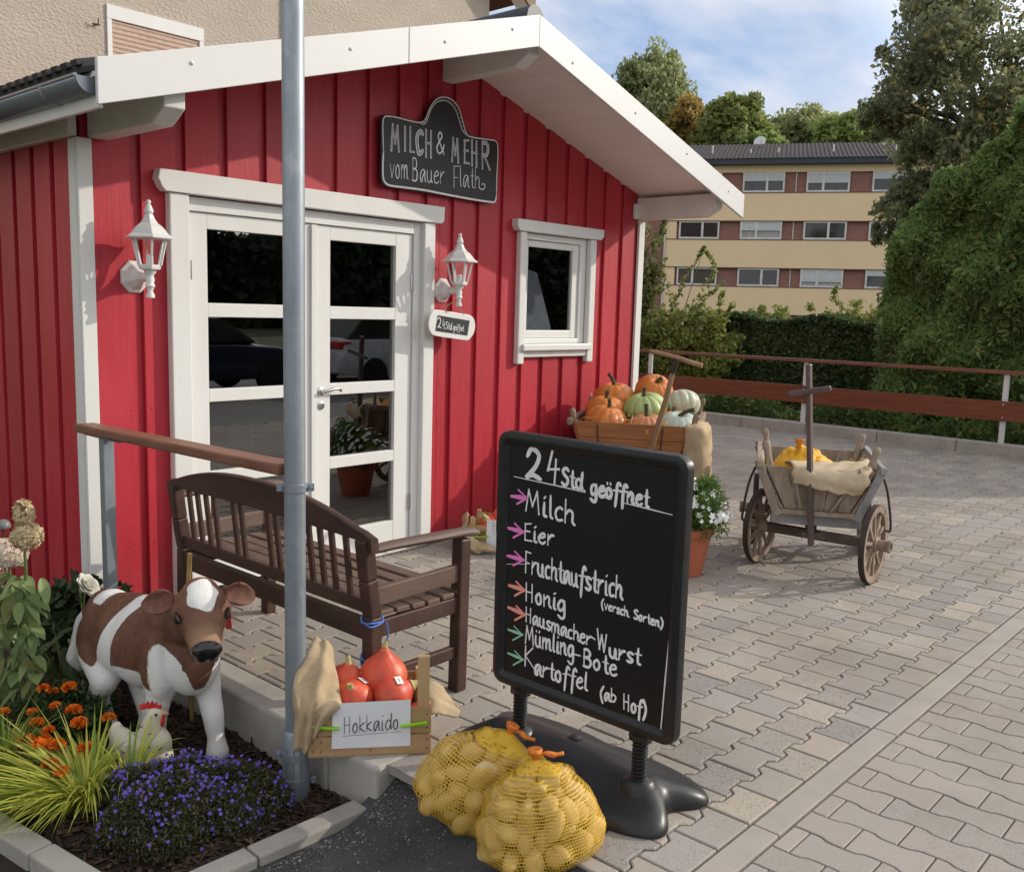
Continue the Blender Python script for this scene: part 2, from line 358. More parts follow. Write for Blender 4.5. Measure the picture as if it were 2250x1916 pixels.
ASPH = mat('asphalt', (.072, .071, .074), (.045, .045, .048), sc=3.5, rough=.85, fine=.6, fsc=260, bump=.006, bsc=200, c3=(.19, .18, .165), sc3=130, f3=(.62, .68))
GRASSY = mat('meadow_ground', (.06, .085, .025), (.05, .055, .025), sc=2, rough=1, fine=.3, fsc=20)
SOIL = mat('soil', (.045, .031, .022), (.025, .018, .013), sc=18, rough=1, bump=.012, bsc=60, fine=.35, fsc=120)
FRONT_Y, HX0, HX1, HXC = 0.0, 2.02, 6.72, 4.385
STRIP0, STRIP1 = -3.342, -3.44
g = MB().box(-400, 400, -400, 400, -1.0, -.42).build('ground', GRASSY); tag(g, kind='structure')
g = MB().box(2.19, 12.47, -3.36, 9, -.3, -.014).build('terrace_bed', SAND); tag(g, kind='structure')
# terrace pavers, bone shaped, laid in half bond, rows along x
def bone(cx, cy, L_=.2, W_=.165, d=.0125, t=.022):
    a, b = L_/2, W_/2; k = a/2
    return [(cx-a, cy-b-d), (cx-k-t/2, cy-b-d), (cx-k+t/2, cy-b+d), (cx+k-t/2, cy-b+d), (cx+k+t/2, cy-b-d), (cx+a, cy-b-d),
            (cx+a, cy+b+d), (cx+k+t/2, cy+b+d), (cx+k-t/2, cy+b-d), (cx-k+t/2, cy+b-d), (cx-k-t/2, cy+b+d), (cx-a, cy+b+d)]
PL = []
for r in range(-1, 74):
    y = STRIP0-.012+.165*(r+.5); off = .1*(r % 2)
    for k in range(0, 53):
        x = 2.135+off+.2*k
        if HX0+.1 < x < HX1-.1 and y > .15: continue
        if x > 12.6 or y > 8: continue
        P = bone(x, y)
        if r <= 0: P = clip(P, 0, -1, -(STRIP0+.004))
        if k <= 0 and y < .2: P = clip(P, -1, 0, -2.196 if y > -2.24 else -2.07)
        if x > 12.2: P = clip(P, 1, 0, 12.47)
        if -.1 < y < .35 and x < 6.9: P = clip(P, 0, 1, -.012)
        if len(P) > 2: PL.append(P)
for r in range(-1, 7):                                        # the first stones of the rows that run on past the end of the low wall
    y = STRIP0-.012+.165*(r+.5)
    if y+.0825 < -2.25:
        xr = 2.135+.1*(r % 2)-.1
        if xr > 2.07: PL.append(clip([(2.07, y-.0825), (xr, y-.0825), (xr, y+.0825), (2.07, y+.0825)], 0, -1, -(STRIP0+.004)))
mb = MB(); stones(PL, .0032, .0045, 0, mb); tag(mb.build('terrace_paving', PAVE), kind='structure')
# concrete edging strip and the wave shaped pavers of the sidewalk beyond it
mb = MB(); x = 2.07
for x0, x1 in ((1.6, 2.64), (2.64, 3.64), (3.64, 4.64), (4.64, 5.64), (5.64, 6.64), (6.64, 7.64), (7.64, 8.64), (8.64, 9.64), (9.64, 10.64)):
    mb.box(x0+.002, x1-.002, STRIP1+.004, STRIP0-.004, -.08, .001)
STRIPM = mat('edging_concrete', (.335, .30, .268), (.285, .258, .232), sc=5, rough=.88, fine=.16, fsc=230, bump=.0012, bsc=200, c3=(.30, .265, .225), f3=(.56, .75))
tag(mb.build('edging_strip', STRIPM, bevel=.004), kind='structure')
def wav(y, k): 
    u = ((y/.225+.5*(k % 2)+.27) % 1.0); q = min(1, max(-1, 2.6*math.sin(2*math.pi*u))); return .008*q
PL = []
for k in range(0, 62):
    xa, xb = 2.02+.14*k, 2.16+.14*k
    for j in range(0, 13):
        y1 = STRIP1-.06-.225*(j-1)-(.1125 if k % 2 else 0); y0 = y1-.225
        ys = np.linspace(y0, y1, 13)
        P = [(xa+wav(q, k), q) for q in ys][::-1]+[(xb+wav(q, k+1), q) for q in ys]
        P = clip(P, 0, 1, STRIP1-.003)
        if len(P) > 3: PL.append(P)
mb = MB(); stones(PL, .0026, .003, 0, mb, .001, .002); tag(mb.build('sidewalk_paving', PAVE2), kind='structure')
tag(MB().box(2.0, 30, -6.2, STRIP1+.01, -.3, -.012).build('sidewalk_bed', mat('pale_joint_sand', (.22, .185, .14), (.13, .105, .075), sc=30, rough=1, fine=.3, fsc=300)), kind='structure')
# asphalt, ramping up to the pavers
rows = []
for y in np.linspace(-6.2, -2.185, 60):
    xs = list(np.linspace(-3, 1.5, 10))+list(np.linspace(1.55, 2.26, 30)); rr = []
    for x in xs:
        xb = 2.19 if y > -2.5 else 2.075; t = min(1, max(0, (x-(xb-.34))/.34)); rr.append((x if x < xb else xb, y, -.165+.158*t**1.7+.003*math.sin(9*x+5*y)))
    rows.append(rr)
mb = MB().grid(rows); tag(mb.build('asphalt_path', ASPH, smooth=180), kind='structure')
tag(MB().box(-60, 60, -17, -6.2, -.4, -.1).build('road', mat('worn_road_asphalt', (.17, .165, .16), (.13, .128, .125), sc=.6, rough=.9, fine=.2, fsc=60)), kind='structure')
# planting bed: soil, kerb stones, bark mulch
def soilz(x, y): return -.185+.015*math.sin(7*x+3)*math.sin(6*y)+.02*max(0, min(1, (y+1.0)/1.5))-.01*math.cos(13*x-4*y)
rows = [[(x, y, soilz(x, y)) for x in np.linspace(.6, 2.03, 40)] for y in np.linspace(-2.14, 1.6, 90)]
tag(MB().grid(rows).build('soil', SOIL, smooth=180), kind='structure')
n = 3200; P = np.stack([1.1+.92*rg.random(n)**.8, -2.12+1.9*rg.random(n)**1.2, np.zeros(n)], 1)
P[:, 2] = [soilz(a, b)+.008*rg.random()+.004 for a, b in P[:, :2]]
a = runit(n); a[:, 2] *= .22; a /= np.linalg.norm(a, axis=1, keepdims=True); b = np.cross(a, np.tile([0, 0, 1.], (n, 1))+.5*runit(n)); b /= np.linalg.norm(b, axis=1, keepdims=True)
ln = (.012+.03*rg.random((n, 1))**2); wd = .004+.007*rg.random((n, 1)); up = np.cross(a, b)*.003
T = np.stack([P-a*ln-b*wd*.7, P+a*ln-b*wd, P+a*ln*1.05+b*wd*.7, P-a*ln+b*wd], 1)
T2 = T-up[:, None, :]; S1 = np.stack([T[:, 0], T[:, 1], T2[:, 1], T2[:, 0]], 1); S2 = np.stack([T[:, 3], T[:, 2], T2[:, 2], T2[:, 3]], 1)
mul = npmesh('bark_mulch', np.concatenate([T, S1, S2]), mat('bark_chips', (.085, .05, .033), (.035, .022, .016), sc=24, rough=.9, isl=.55, c3=(.17, .11, .075), sc3=60, f3=(.62, .75)))
tag(mul, 'dark brown bark chips scattered over the planting bed', 'bark mulch', kind='stuff')
n = 1500; q = rg.random(n); P = np.stack([np.where(q < .5, 1.55+.6*rg.random(n), 1.2+1.0*rg.random(n)), np.where(q < .5, -2.235-.09*rg.random(n)**2, -2.24-1.0*rg.random(n)), np.zeros(n)], 1)
q2 = rg.random(n) < .4; P[q2, 0] = 2.03+.10*rg.normal(size=q2.sum()); P[q2, 1] = -2.26-.35*rg.random(q2.sum())**2
tt = np.clip((P[:, 0]-(np.where(P[:, 1] > -2.5, 2.19, 2.075)-.34))/.34, 0, 1); P[:, 2] = -.163+.158*tt**1.7+.003*np.sin(9*P[:, 0]+5*P[:, 1]); P = P[P[:, 0] < 2.17]; n = len(P)
tag(npmesh('grit', leafquads(P, .0075, (0, 0, 0), .8, .7, (0, 0, 2)), mat('pale_grit', (.26, .235, .20), (.12, .11, .10), sc=60, rough=.9, isl=.5)), 'pale grit and crumbs lying on the asphalt beside wall and kerb', 'grit', kind='stuff')
KERB = mat('kerb_concrete', (.37, .35, .31), (.29, .275, .245), sc=6, rough=.92, bump=.002, bsc=120, fine=.22, fsc=240, c3=(.22, .2, .18), f3=(.56, .76))
mb = MB()
for a, b in (((1.99, -2.18, 0), (1.56, -2.168, 0)), ((1.553, -2.168, 0), (1.17, -2.155, 0)), ((1.165, -2.14, 0), (1.10, -1.68, 0)), ((1.099, -1.673, 0), (1.03, -1.20, 0)), ((1.029, -1.193, 0), (.96, -.72, 0)), ((.959, -.713, 0), (.89, -.24, 0))):
    mb.beam((a[0], a[1], -.235), (b[0], b[1], -.235), .085, .21)
tag(mb.build('kerb', KERB, bevel=.008), kind='structure')
# raised kerb behind the terrace that carries the railing
mb = MB()
for k in range(-9, 10): mb.box(12.47, 12.66, k*1.0+.05+.003, k*1.0+1.05-.003, -.3, .15)
tag(mb.build('raised_kerb', KERB, bevel=.012), kind='structure')
tag(MB().box(12.66, 60, -60, 60, -.45, .02).build('lawn', GRASSY), kind='structure')
# low concrete retaining wall
t = E('retaining_wall', 'low grey concrete wall edging the terrace beside the planting bed', 'wall', (2.105, -1.1, -.2))
mb = MB().box(2.02, 2.19, -.93, -.03, -.4, .004).box(2.022, 2.19, -1.935, -.936, -.4, .003); mb.build('wall_block', CONC, t, bevel=.012)
MB().box(2.02, 2.19, -2.225, -1.941, -.4, .003).build('wall_block', CONC, t, bevel=.014)
# ================================================================ THE HUT
def paintmat(name, c, cd, cl):
    m, t, o = nodes(name); v = coord(t, (1, 1, .07), world=True); v1 = coord(t, world=True)
    k = mixc(t, ramp(t, noise(t, v, 26, 6, .65), .3, .7), c, cd)
    k = mixc(t, nd(t, 'ShaderNodeMath', {0: ramp(t, noise(t, coord(t, (1, 1, .35), world=True), 3.2, 3), .5, .75), 1: .6}, operation='MULTIPLY').outputs[0], k, cl)
    kn = nd(t, 'ShaderNodeTexVoronoi', {'Vector': coord(t, (1, 1, .45), world=True), 'Scale': 3.1}); kf = ramp(t, kn.outputs['Distance'], .055, .02)
    k = mixc(t, nd(t, 'ShaderNodeMath', {0: kf, 1: .55}, operation='MULTIPLY').outputs[0], k, tuple(x*.45 for x in c))
    sc = noise(t, nd(t, 'ShaderNodeMapping', {'Vector': v1, 'Rotation': (0, .7, 0), 'Scale': (9, 9, 1.6)}).outputs[0], 6, 4, .7)
    sm = nd(t, 'ShaderNodeMath', {0: ramp(t, sc, .68, .74), 1: ramp(t, noise(t, v1, 2.2, 3), .5, .66)}, operation='MULTIPLY').outputs[0]
    k = mixc(t, nd(t, 'ShaderNodeMath', {0: sm, 1: .45}, operation='MULTIPLY').outputs[0], k, (.62, .30, .29))
    sz = nd(t, 'ShaderNodeSeparateXYZ', {0: v1}).outputs[2]; dirt = nd(t, 'ShaderNodeMath', {0: ramp(t, sz, .32, .03), 1: ramp(t, noise(t, v1, 14, 5, .7), .42, .62)}, operation='MULTIPLY').outputs[0]
    k = mixc(t, nd(t, 'ShaderNodeMath', {0: dirt, 1: .35}, operation='MULTIPLY').outputs[0], k, (.20, .10, .085))
    isl_ = nd(t, 'ShaderNodeMath', {0: nd(t, 'ShaderNodeNewGeometry').outputs['Random Per Island'], 1: .22, 2: .87}, operation='MULTIPLY_ADD').outputs[0]; k = mixc(t, 1.0, k, isl_, 'MULTIPLY')
    p = nd(t, 'ShaderNodeBsdfPrincipled', {'Base Color': k, 'Roughness': .46, 'Specular IOR Level': .42})
    b = nd(t, 'ShaderNodeBump', {'Height': noise(t, v, 60, 6, .7), 'Strength': 1, 'Distance': .0016}); t.links.new(b.outputs[0], p.inputs['Normal'])
    t.links.new(p.outputs[0], o.inputs[0]); return m
RED = paintmat('red_board_paint', (.445, .025, .042), (.36, .018, .030), (.50, .048, .068))
ROOFT = mat('dark_roof_tiles', (.035, .033, .036), (.022, .022, .024), sc=6, rough=.75)
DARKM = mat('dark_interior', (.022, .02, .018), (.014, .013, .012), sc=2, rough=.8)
hut = E('wooden_hut', 'red board clad wooden farm shop hut with white trim and gabled roof', 'hut', (4.37, 0, 0))
SL = .298
zs = lambda x: 3.265-SL*abs(x-HXC)
G0, GP = 4.487, .243
def board_pieces(a, b, holes):
    cs = sorted({a, b}|{c for h in holes for c in h[:2] if a < c < b})
    for u, v_ in zip(cs, cs[1:]):
        m_ = (u+v_)/2; hs = [h for h in holes if h[0] <= m_ <= h[1]]; z = .0; top = None
        for h in sorted(hs, key=lambda q: q[2]):
            if h[2] > z: yield u, v_, z, h[2]
            z = h[3]
        yield u, v_, z, None
HOLES = [(2.56, 4.21, -.1, 2.15), (5.20, 5.98, 1.26, 2.19)]
def wallboards(mb, a, b, y0, y1, zlow, holes=HOLES, rag=0):
    for u, v_, z0, z1 in board_pieces(a, b, holes):
        z0 = max(z0, zlow); segs = [(u, v_)] if not (u < HXC < v_) else [(u, HXC), (HXC, v_)]
        for p, q in segs:
            ta, tb = (zs(p)+.005, zs(q)+.005) if z1 is None else (z1, z1)
            mb.prism([(p, y0, z0), (q, y0, z0), (q, y0, tb), (p, y0, ta)], (0, y1-y0, 0))
back = MB(); wallboards(back, HX0+.02, HX1-.02, .022, .06, .045)
wall = back.build('backing_wall', RED, hut)
mb = MB(); k = -10
while True:
    a, b = G0+GP*k+.028, G0+GP*(k+1)-.028; k += 1
    if a > HX1-.02: break
    b = min(b, HX1-.02)
    if b < HX0+.06: continue
    wallboards(mb, max(a, HX0+.055), b, 0, .022, .05+rnd.uniform(-.004, .004))
mb.build('front_cladding', RED, hut, bevel=.0025, seg=1)
nh = MB(); k = -10
for k in range(-10, 9):
    for z in (.35, 1.05, 1.75, 2.42, 2.9):
        for dx in (.055, .19):
            x = G0+GP*k+dx+rnd.uniform(-.004, .004); zz = z+rnd.uniform(-.02, .02)
            if HX0+.1 < x < HX1-.1 and zz < zs(x)-.05 and not any(h[0]-.15 < x < h[1]+.15 and h[2]-.1 < zz < h[3]+.1 for h in HOLES): nh.lathe([(.0045, 0), (.004, .0015), (0, .002)], 8, (x, -.0003, zz), ax=(0, -1, 0))
o = nh.build('nail_heads', mat('painted_nail', (.20, .018, .022), (.14, .013, .016), rough=.4), hut); o['kind'] = 'stuff'
# left side wall
sw = MB().box(HX0+.022, HX0+.06, .07, 4.0, -.06, 2.45); kk = 0
y = .02+.045
while y < 4.0:
    sw.box(HX0, HX0+.022, y+.026, min(y+GP-.028, 4.0), -.095, 2.42); y += GP
sw.build('side_cladding', RED, hut, bevel=.0025, seg=1)
MB().box(HX1-.06, HX1-.02, .06, 4.0, .02, 2.4).build('right_wall', RED, hut)
MB().box(HX0, HX1, 3.95, 4.0, 0, 2.4).prism([(HX0, 3.95, 2.4), (HX1, 3.95, 2.4), (HX1, 3.95, zs(HX1)), (HXC, 3.95, zs(HXC)), (HX0, 3.95, zs(HX0))], (0, .05, 0)).build('rear_wall', RED, hut)
FOUND = mat('foundation_concrete', (.10, .10, .10), (.065, .065, .065), sc=4, rough=.95, bump=.003, bsc=60)
MB().box(HX0+.05, HX1-.05, .05, 3.95, -.4, -.012).build('foundation', FOUND, hut)
sl_ = MB().beam((HX0-.005, .08, -.118), (HX0-.005, 3.98, -.118), .06, .012).beam((HX0+.02, .08, -.14), (HX0+.02, 3.98, -.14), .02, .04)
sl_.build('sill_flashing', WHITE, hut)
# corner posts
MB().box(HX0-.016, HX0+.055, -.026, -.002, .03, 2.36).box(HX0-.018, HX0-.001, 0, .075, -.12, 2.36).box(HX0-.0155, HX0+.0, -.024, .0, -.12, .03).build('corner_post', WHITE, hut, bevel=.003)
MB().box(HX1-.06, HX1+.02, -.026, -.002, .03, 2.37).box(HX1+.001, HX1+.02, -.001, .08, .02, 2.37).build('corner_post', WHITE, hut, bevel=.003)
# roof: white boarded soffit, deck, tiles, ridge cap
XL, XR, YF, YB = 1.755, 6.93, -.78, 4.25
sf = MB()
for s, xe in ((-1, XL), (1, XR)):
    nb = 17; xs = np.linspace(HXC, xe, nb+1)
    for a, b in zip(xs, xs[1:]):
        a2, b2 = a+s*.0012, b-s*.0012
        sf.prism([(a2, YF, zs(a2)), (b2, YF, zs(b2)), (b2, YF, zs(b2)+.02), (a2, YF, zs(a2)+.02)], (0, YB-YF, 0))
SOFF = mat('white_soffit', (.82, .78, .74), (.78, .74, .70), sc=3, rough=.55)
sf.build('soffit', SOFF, hut)
rf = MB()
for s, xe in ((-1, XL), (1, XR)):
    xo = xe+s*.035
    rf.prism([(HXC, YF+.03, zs(HXC)+.022), (xo, YF+.03, zs(xo)+.022), (xo, YF+.03, zs(xo)+.06), (HXC, YF+.03, zs(HXC)+.06)], (0, YB-YF, 0))
for k in range(52): rf.beam((XL+.05, YF+.06+.095*k, zs(XL)+.078), (XL-.055, YF+.06+.095*k, zs(XL)+.048), .055, .022)
rf.build('roof', ROOFT, hut)
MB().tube([(HXC, YF-.01, zs(HXC)+.055), (HXC, YB, zs(HXC)+.055)], .075, 12).build('ridge_cap', mat('ridge_cap', (.05, .06, .085), (.035, .04, .055), sc=6, rough=.4), hut, smooth=50)
# barge boards with screw heads
def barge(xa, xb, name='barge_board'):
    za, zb = zs(xa), zs(xb); t = MB().prism([(xa, YF-.045, za-.112), (xb, YF-.045, zb-.112), (xb, YF-.045, zb+.067), (xa, YF-.045, za+.067)], (0, .022, 0)).build(name, WHITEB, hut, bevel=.003)
    s_ = MB()
    L_ = abs(xb-xa); n_ = max(2, int(L_/.62))
    for i in range(n_):
        f = (i+.5)/n_+.03*math.sin(7*i); x = xa+(xb-xa)*f
        s_.ell((x, YF-.047, zs(x)-.02+.025*math.sin(5*i+xa)), V(.009, .006, .009), 10, 6)
    builds(s_, 'screw_head', WHITEMET, t, smooth=180)
WHITEB = mat('white_barge_paint', (.64, .64, .63), (.62, .62, .61), sc=2, rough=.38)
barge(1.745, 3.364); barge(3.368, HXC-.001); barge(HXC+.001, 6.945)
# purlins that stick out under the eaves and ridge
for x0, x1, z0, z1 in ((2.065, 2.165, 2.365, zs(2.1)-.002), (4.385, 4.485, 3.065, zs(4.48)-.002), (6.64, 6.755, 2.385, zs(6.755)-.002)):
    MB().prism([(x0, -.63, z0), (x0, .0, z0), (x0, .0, z1), (x0, -.74, z1), (x0, -.74, z0+.06)], (x1-x0, 0, 0)).build('purlin', WHITE, hut, bevel=.006)
MB().box(HX1-.14, HX1-.03, -.035, .0, 2.385, 2.51).build('purlin_block', WHITE, hut, bevel=.012)
# left eave: fascia, wall plate, gutter
MB().box(1.766, 1.786, YF+.0, YB, 2.362, 2.49).build('eave_board', WHITE, hut, bevel=.003)
MB().box(1.975, 2.018, .001, YB-.1, 2.365, 2.47).build('wall_plate', WHITE, hut, bevel=.006)
GUT = mat('zinc_gutter', (.30, .32, .36), (.25, .27, .31), sc=4, rough=.32, metal=.7)
gc = V(1.745, 0, 2.475); gr = .062; rows = []
for y in (YF+.015, YB):
    rows.append([(gc[0]+gr*math.cos(a), y, gc[2]+gr*math.sin(a)) for a in np.linspace(math.pi, 2*math.pi, 15)])
gt = MB().grid(rows).build('gutter', GUT, hut, smooth=60, solid=.003)
MB().prism([(gc[0]+gr*math.cos(a), YF+.012, gc[2]+gr*math.sin(a)) for a in np.linspace(math.pi, 2*math.pi, 15)], (0, -.004, 0)).build('end_cap', GUT, gt)
mb = MB()
mb.tube([(gc[0]-gr, YF+.01, gc[2]), (gc[0]-gr, YB, gc[2])], .008, 8)
mb.build('gutter_bead', GUT, gt, smooth=60)
mb = MB()
for y in (-.45, .6, 1.7, 2.8): mb.grid([[(gc[0]+(gr+.004)*math.cos(a), yy, gc[2]+(gr+.004)*math.sin(a)) for a in np.linspace(math.pi*.98, 2*math.pi, 13)] for yy in (y, y+.025)])
builds(mb, 'gutter_bracket', GUT, gt, smooth=60, solid=.004)
# interior
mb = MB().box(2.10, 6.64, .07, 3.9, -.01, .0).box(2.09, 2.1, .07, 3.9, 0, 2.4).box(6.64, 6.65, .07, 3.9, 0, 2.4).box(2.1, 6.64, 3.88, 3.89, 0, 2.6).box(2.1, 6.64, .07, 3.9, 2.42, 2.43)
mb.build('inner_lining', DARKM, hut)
MB().box(4.35, 6.6, 2.6, 2.64, .0, 2.4).build('partition', mat('warm_panel', (.16, .12, .075), (.13, .10, .06), rough=.7), hut)
t = E('shop_shelf', 'dark shelf unit dimly seen behind the glass of the shop door', 'shelf', (3.9, 2.3, 0))
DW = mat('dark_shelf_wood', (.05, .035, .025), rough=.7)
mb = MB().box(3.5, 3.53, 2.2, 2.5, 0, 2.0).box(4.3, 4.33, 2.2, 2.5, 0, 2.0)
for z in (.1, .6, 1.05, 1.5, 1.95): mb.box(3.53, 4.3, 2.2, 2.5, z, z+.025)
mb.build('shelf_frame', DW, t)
# ---------------------------------------------------------------- double glazed door
GLASS = glassmat('window_glass', (.62, .64, .66), 2.9)
SIL = mat('brushed_steel', (.62, .61, .60), (.55, .54, .53), sc=40, rough=.22, metal=1)
fr = MB().box(2.56, 2.578, -.012, .05, 0, 2.148).box(4.152, 4.209, -.012, .05, 0, 2.148).box(2.579, 4.151, -.012, .05, 2.075, 2.147)
fr.build('door_frame', WHITE, hut, bevel=.003)
tr = MB().box(2.452, 2.561, -.052, -.001, .025, 2.152).box(4.209, 4.302, -.052, -.001, .02, 2.152)
builds(tr, 'door_trim', WHITE, hut, bevel=.006)
MB().prism([(2.395, -.068, 2.262), (2.385, -.068, 2.215), (2.405, -.068, 2.175), (2.425, -.068, 2.154), (4.345, -.068, 2.154), (4.365, -.068, 2.175), (4.368, -.068, 2.262)], (0, .066, 0)).build('door_lintel', WHITE, hut, bevel=.004)
ROWS = [(.21, .61), (.68, 1.065), (1.135, 1.525), (1.60, 1.99)]
def leaf(x0, x1, gx0, gx1, hinge_x, handle):
    t = MB(); y0, y1 = .004, .058
    t.box(x0, gx0, y0, y1, .022, 2.072).box(gx1, x1, y0, y1, .022, 2.072)
    zz = [.022]+[q for r in ROWS for q in r]+[2.072]
    for a, b in zip(zz[::2], zz[1::2]): t.box(gx0, gx1, y0+.001, y1-.001, a, b)
    lf = t.build('door_leaf', WHITE, hut, bevel=.003)
    for a, b in ROWS: MB().box(gx0, gx1, .03, .036, a, b).build('window_pane', GLASS, lf)
    h = MB()
    for z in (.27, 1.72): h.tube([(hinge_x, -.002, z), (hinge_x, -.002, z+.1)], .009, 10)
    builds(h, 'hinge', SIL, lf, smooth=40)
    if handle:
        a = MB(); x = x0+.052; a.lathe([(.026, 0), (.026, .006), (.02, .01), (.011, .012), (.011, .045), (.006, .05)], 16, (x, y0, 1.092), ax=(0, -1, 0))
        a.tube(cat([(x, y0-.042, 1.092), (x+.03, y0-.047, 1.098), (x+.07, y0-.046, 1.106), (x+.105, y0-.042, 1.103), (x+.128, y0-.036, 1.09)], 5), [.010]*9+[.009]*8+[.008]*4, 10)
        a.build('door_handle', SIL, lf, smooth=50)
        MB().lathe([(.025, 0), (.025, .006), (.02, .009), (.009, .009), (.009, .014)], 16, (x, y0, 1.005), ax=(0, -1, 0)).build('lock_rosette', SIL, lf, smooth=50)
leaf(2.582, 3.372, 2.69, 3.262, 2.586, False); leaf(3.376, 4.148, 3.498, 4.012, 4.144, True)
MB().box(3.352, 3.392, -.012, .003, .03, 2.068).build('meeting_strip', WHITE, hut, bevel=.003)
MB().box(2.5, 4.26, -.06, .0, .0, .02).build('door_sill', SIL, hut, bevel=.003)
# ---------------------------------------------------------------- tilted window
wt = MB().box(5.145, 5.215, -.05, -.001, 1.215, 2.172).box(5.975, 6.05, -.05, -.001, 1.215, 2.172).box(5.216, 5.974, -.036, -.001, 1.262, 1.312)
wi = wt.build('window_trim', WHITE, hut, bevel=.009)
MB().prism([(5.095, -.064, 2.256), (5.09, -.064, 2.21), (5.115, -.064, 2.174), (6.09, -.064, 2.174), (6.12, -.064, 2.2), (6.122, -.064, 2.256)], (0, .062, 0)).build('window_lintel', WHITE, wi, bevel=.004)
MB().box(5.18, 6.0, -.075, -.001, 1.312, 1.362).build('window_sill', WHITE, wi, bevel=.008)
MB().box(5.215, 5.25, -.005, .05, 1.363, 2.172).box(5.90, 5.974, -.005, .05, 1.363, 2.172).box(5.251, 5.899, -.005, .05, 2.125, 2.171).box(5.251, 5.899, -.005, .05, 1.363, 1.40).build('window_frame', WHITE, wi, bevel=.004)
sa = MB().box(5.252, 5.30, .012, .05, 1.402, 2.123).box(5.825, 5.898, .012, .05, 1.402, 2.123).box(5.301, 5.824, .013, .049, 2.075, 2.122).box(5.301, 5.824, .013, .049, 1.402, 1.462)
sh = sa.build('window_sash', WHITE, wi, bevel=.004)
MB().box(5.30, 5.825, .03, .036, 1.46, 2.076).build('window_pane', GLASS, sh)
t = tag(MB().prism([PY(1150, 588, .10), PY(1180, 600, .10), PY(1216, 745, .10), PY(1150, 745, .10)], (0, .02, 0)).build('reflection_panel', mat('reflection_panel', (.88, .89, .9), (.82, .83, .85), rough=.6)), 'pale slanting panel added behind the small window glass in place of a reflection', 'panel')  # panel added inside to stand in for a pale reflection in the pane
# ================================================================ WRITING
GL = {'a': '9 7g5i2h0d18393b7h 7h7a98', 'b': '8 0p08 0e3i7f6a380a', 'c': '7 6h4i1g0c2869', 'd': '9 7g4i1g0c28597e 8p7e88', 'e': '8 0d6f5i2h0d19487a',
      'f': '7 8n6p4m3d21 0h7i', 'g': '9 7g5i2h0d19386b7h 7i744103', 'h': '8 0p08 0e3i6g6a88', 'i': '4 1i1938 1m2n', 'k': '8 0p08 6i0d78', 'l': '4 1p1a38',
      'm': 'd 0i08 0e3i5g58 5e8iaga9c8', 'n': '9 0i08 0e4i6g6a88', 'o': '8 4i1g0c28596d5h3i', 'ö': '8 4i1g0c28596d5h3i 1m1n 5m5n', 'r': '7 0i08 0d3h6i',
      's': '7 6h3i1g3d6b4809', 't': '6 3o3a68 0i6i', 'u': '9 0i0b386b6i 6i6a88', 'ü': '9 0i0b386b6i 6i6a88 1m1n 5m5n', 'v': '8 0i38 387i',
      'E': '9 7p1o 1o18 1888 1h6h', 'F': '9 8p1p 1p18 1g6g', 'B': 'a 1p18 1p5p7m6i1h 1h7g8c6808', 'H': 'b 1p18 8p88 1h8h', 'K': 'a 1p18 8p1h 1h98',
      'M': 'e 082p 2p6d 6dap apc8', 'S': '9 8n5p1m3i7f7a380a', 'W': 'f 0p38 386m 6m98 98cp', '2': 'a 0l3p7m5f083a88', '4': 'a 3p0e 0e8f 6k57', '.': '3 0818',
      '-': '7 0e5e', '(': '5 4q0i1a34', ')': '5 0q4i3a04', ' ': '5 ', '&': 'c a82k4p7m0d388bag', 'I': '4 1p18', 'L': '8 1p18 1878', 'C': '9 8n5p1m0h1c388b',
      'R': '9 1p18 1p6p7l5h1h 3h98'}
def glyphs(text):
    x = 0; out = []
    for ch in text:
        a, *ss = GL[ch].split(' ')
        for s in ss:
            if s: out.append([(x+int(s[i], 36), int(s[i+1], 36)-8) for i in range(0, len(s), 2)])
        x += int(a, 36)+1.6
    return out, x-1.6
def write(mb, text, a, b, capv, nrm, wd, lift, mi=0, slant=0, jit=.25):
    """letters from 3-D point a to b along the baseline, capv = vector of a capital's height"""
    a, b, capv = map(np.asarray, (a, b, capv)); G, W_ = glyphs(text); ex = (b-a)/W_; ey = capv/17.0; n = unit(nrm)
    for s in G:
        P = [a+ex*(x+rnd.uniform(-jit, jit)+slant*y)+ey*(y+rnd.uniform(-jit, jit))+n*(lift+rnd.uniform(0, .0002)) for x, y in s]
        mb.ribbon(cat(P, 5) if len(P) > 2 else P, n, wd*rnd.uniform(.88, 1.12), mi)
# ---------------------------------------------------------------- chalkboard over the door
def zS(x, y, Y=-.052): return PY(800+x/5.879, 180+y/5.879, Y)
out_ = [(245, 425), (300, 420), (430, 445), (560, 480), (690, 515), (750, 515), (790, 470), (825, 380), (870, 285), (930, 220), (1000, 190), (1070, 195), (1140, 225), (1210, 290), (1255, 390), (1300, 540), (1345, 660), (1400, 705), (1530, 725), (1660, 745), (1715, 765), (1735, 820),
        (1735, 1000), (1722, 1250), (1720, 1480), (1700, 1555), (1640, 1570), (1400, 1530), (1100, 1485), (800, 1435), (500, 1390), (310, 1360), (240, 1330), (218, 1260), (222, 1000), (218, 700), (220, 480)]
P = [zS(*p) for p in out_]
t = E('chalkboard_sign', 'black chalkboard sign with arched top and white lettering over the door', 'sign', (4.36, -.04, 2.55))
SLATE = mat('slate_board', (.022, .023, .026), (.016, .017, .019), sc=4, rough=.5)
MB().prism(P, (0, .024, 0)).build('board', SLATE, t, bevel=.005)
mb = MB(); nrm = V(0, -1, 0); lf = .0012
DIM = mat('grey_chalk', (.34, .34, .35), (.24, .24, .25), sc=90, rough=.9)
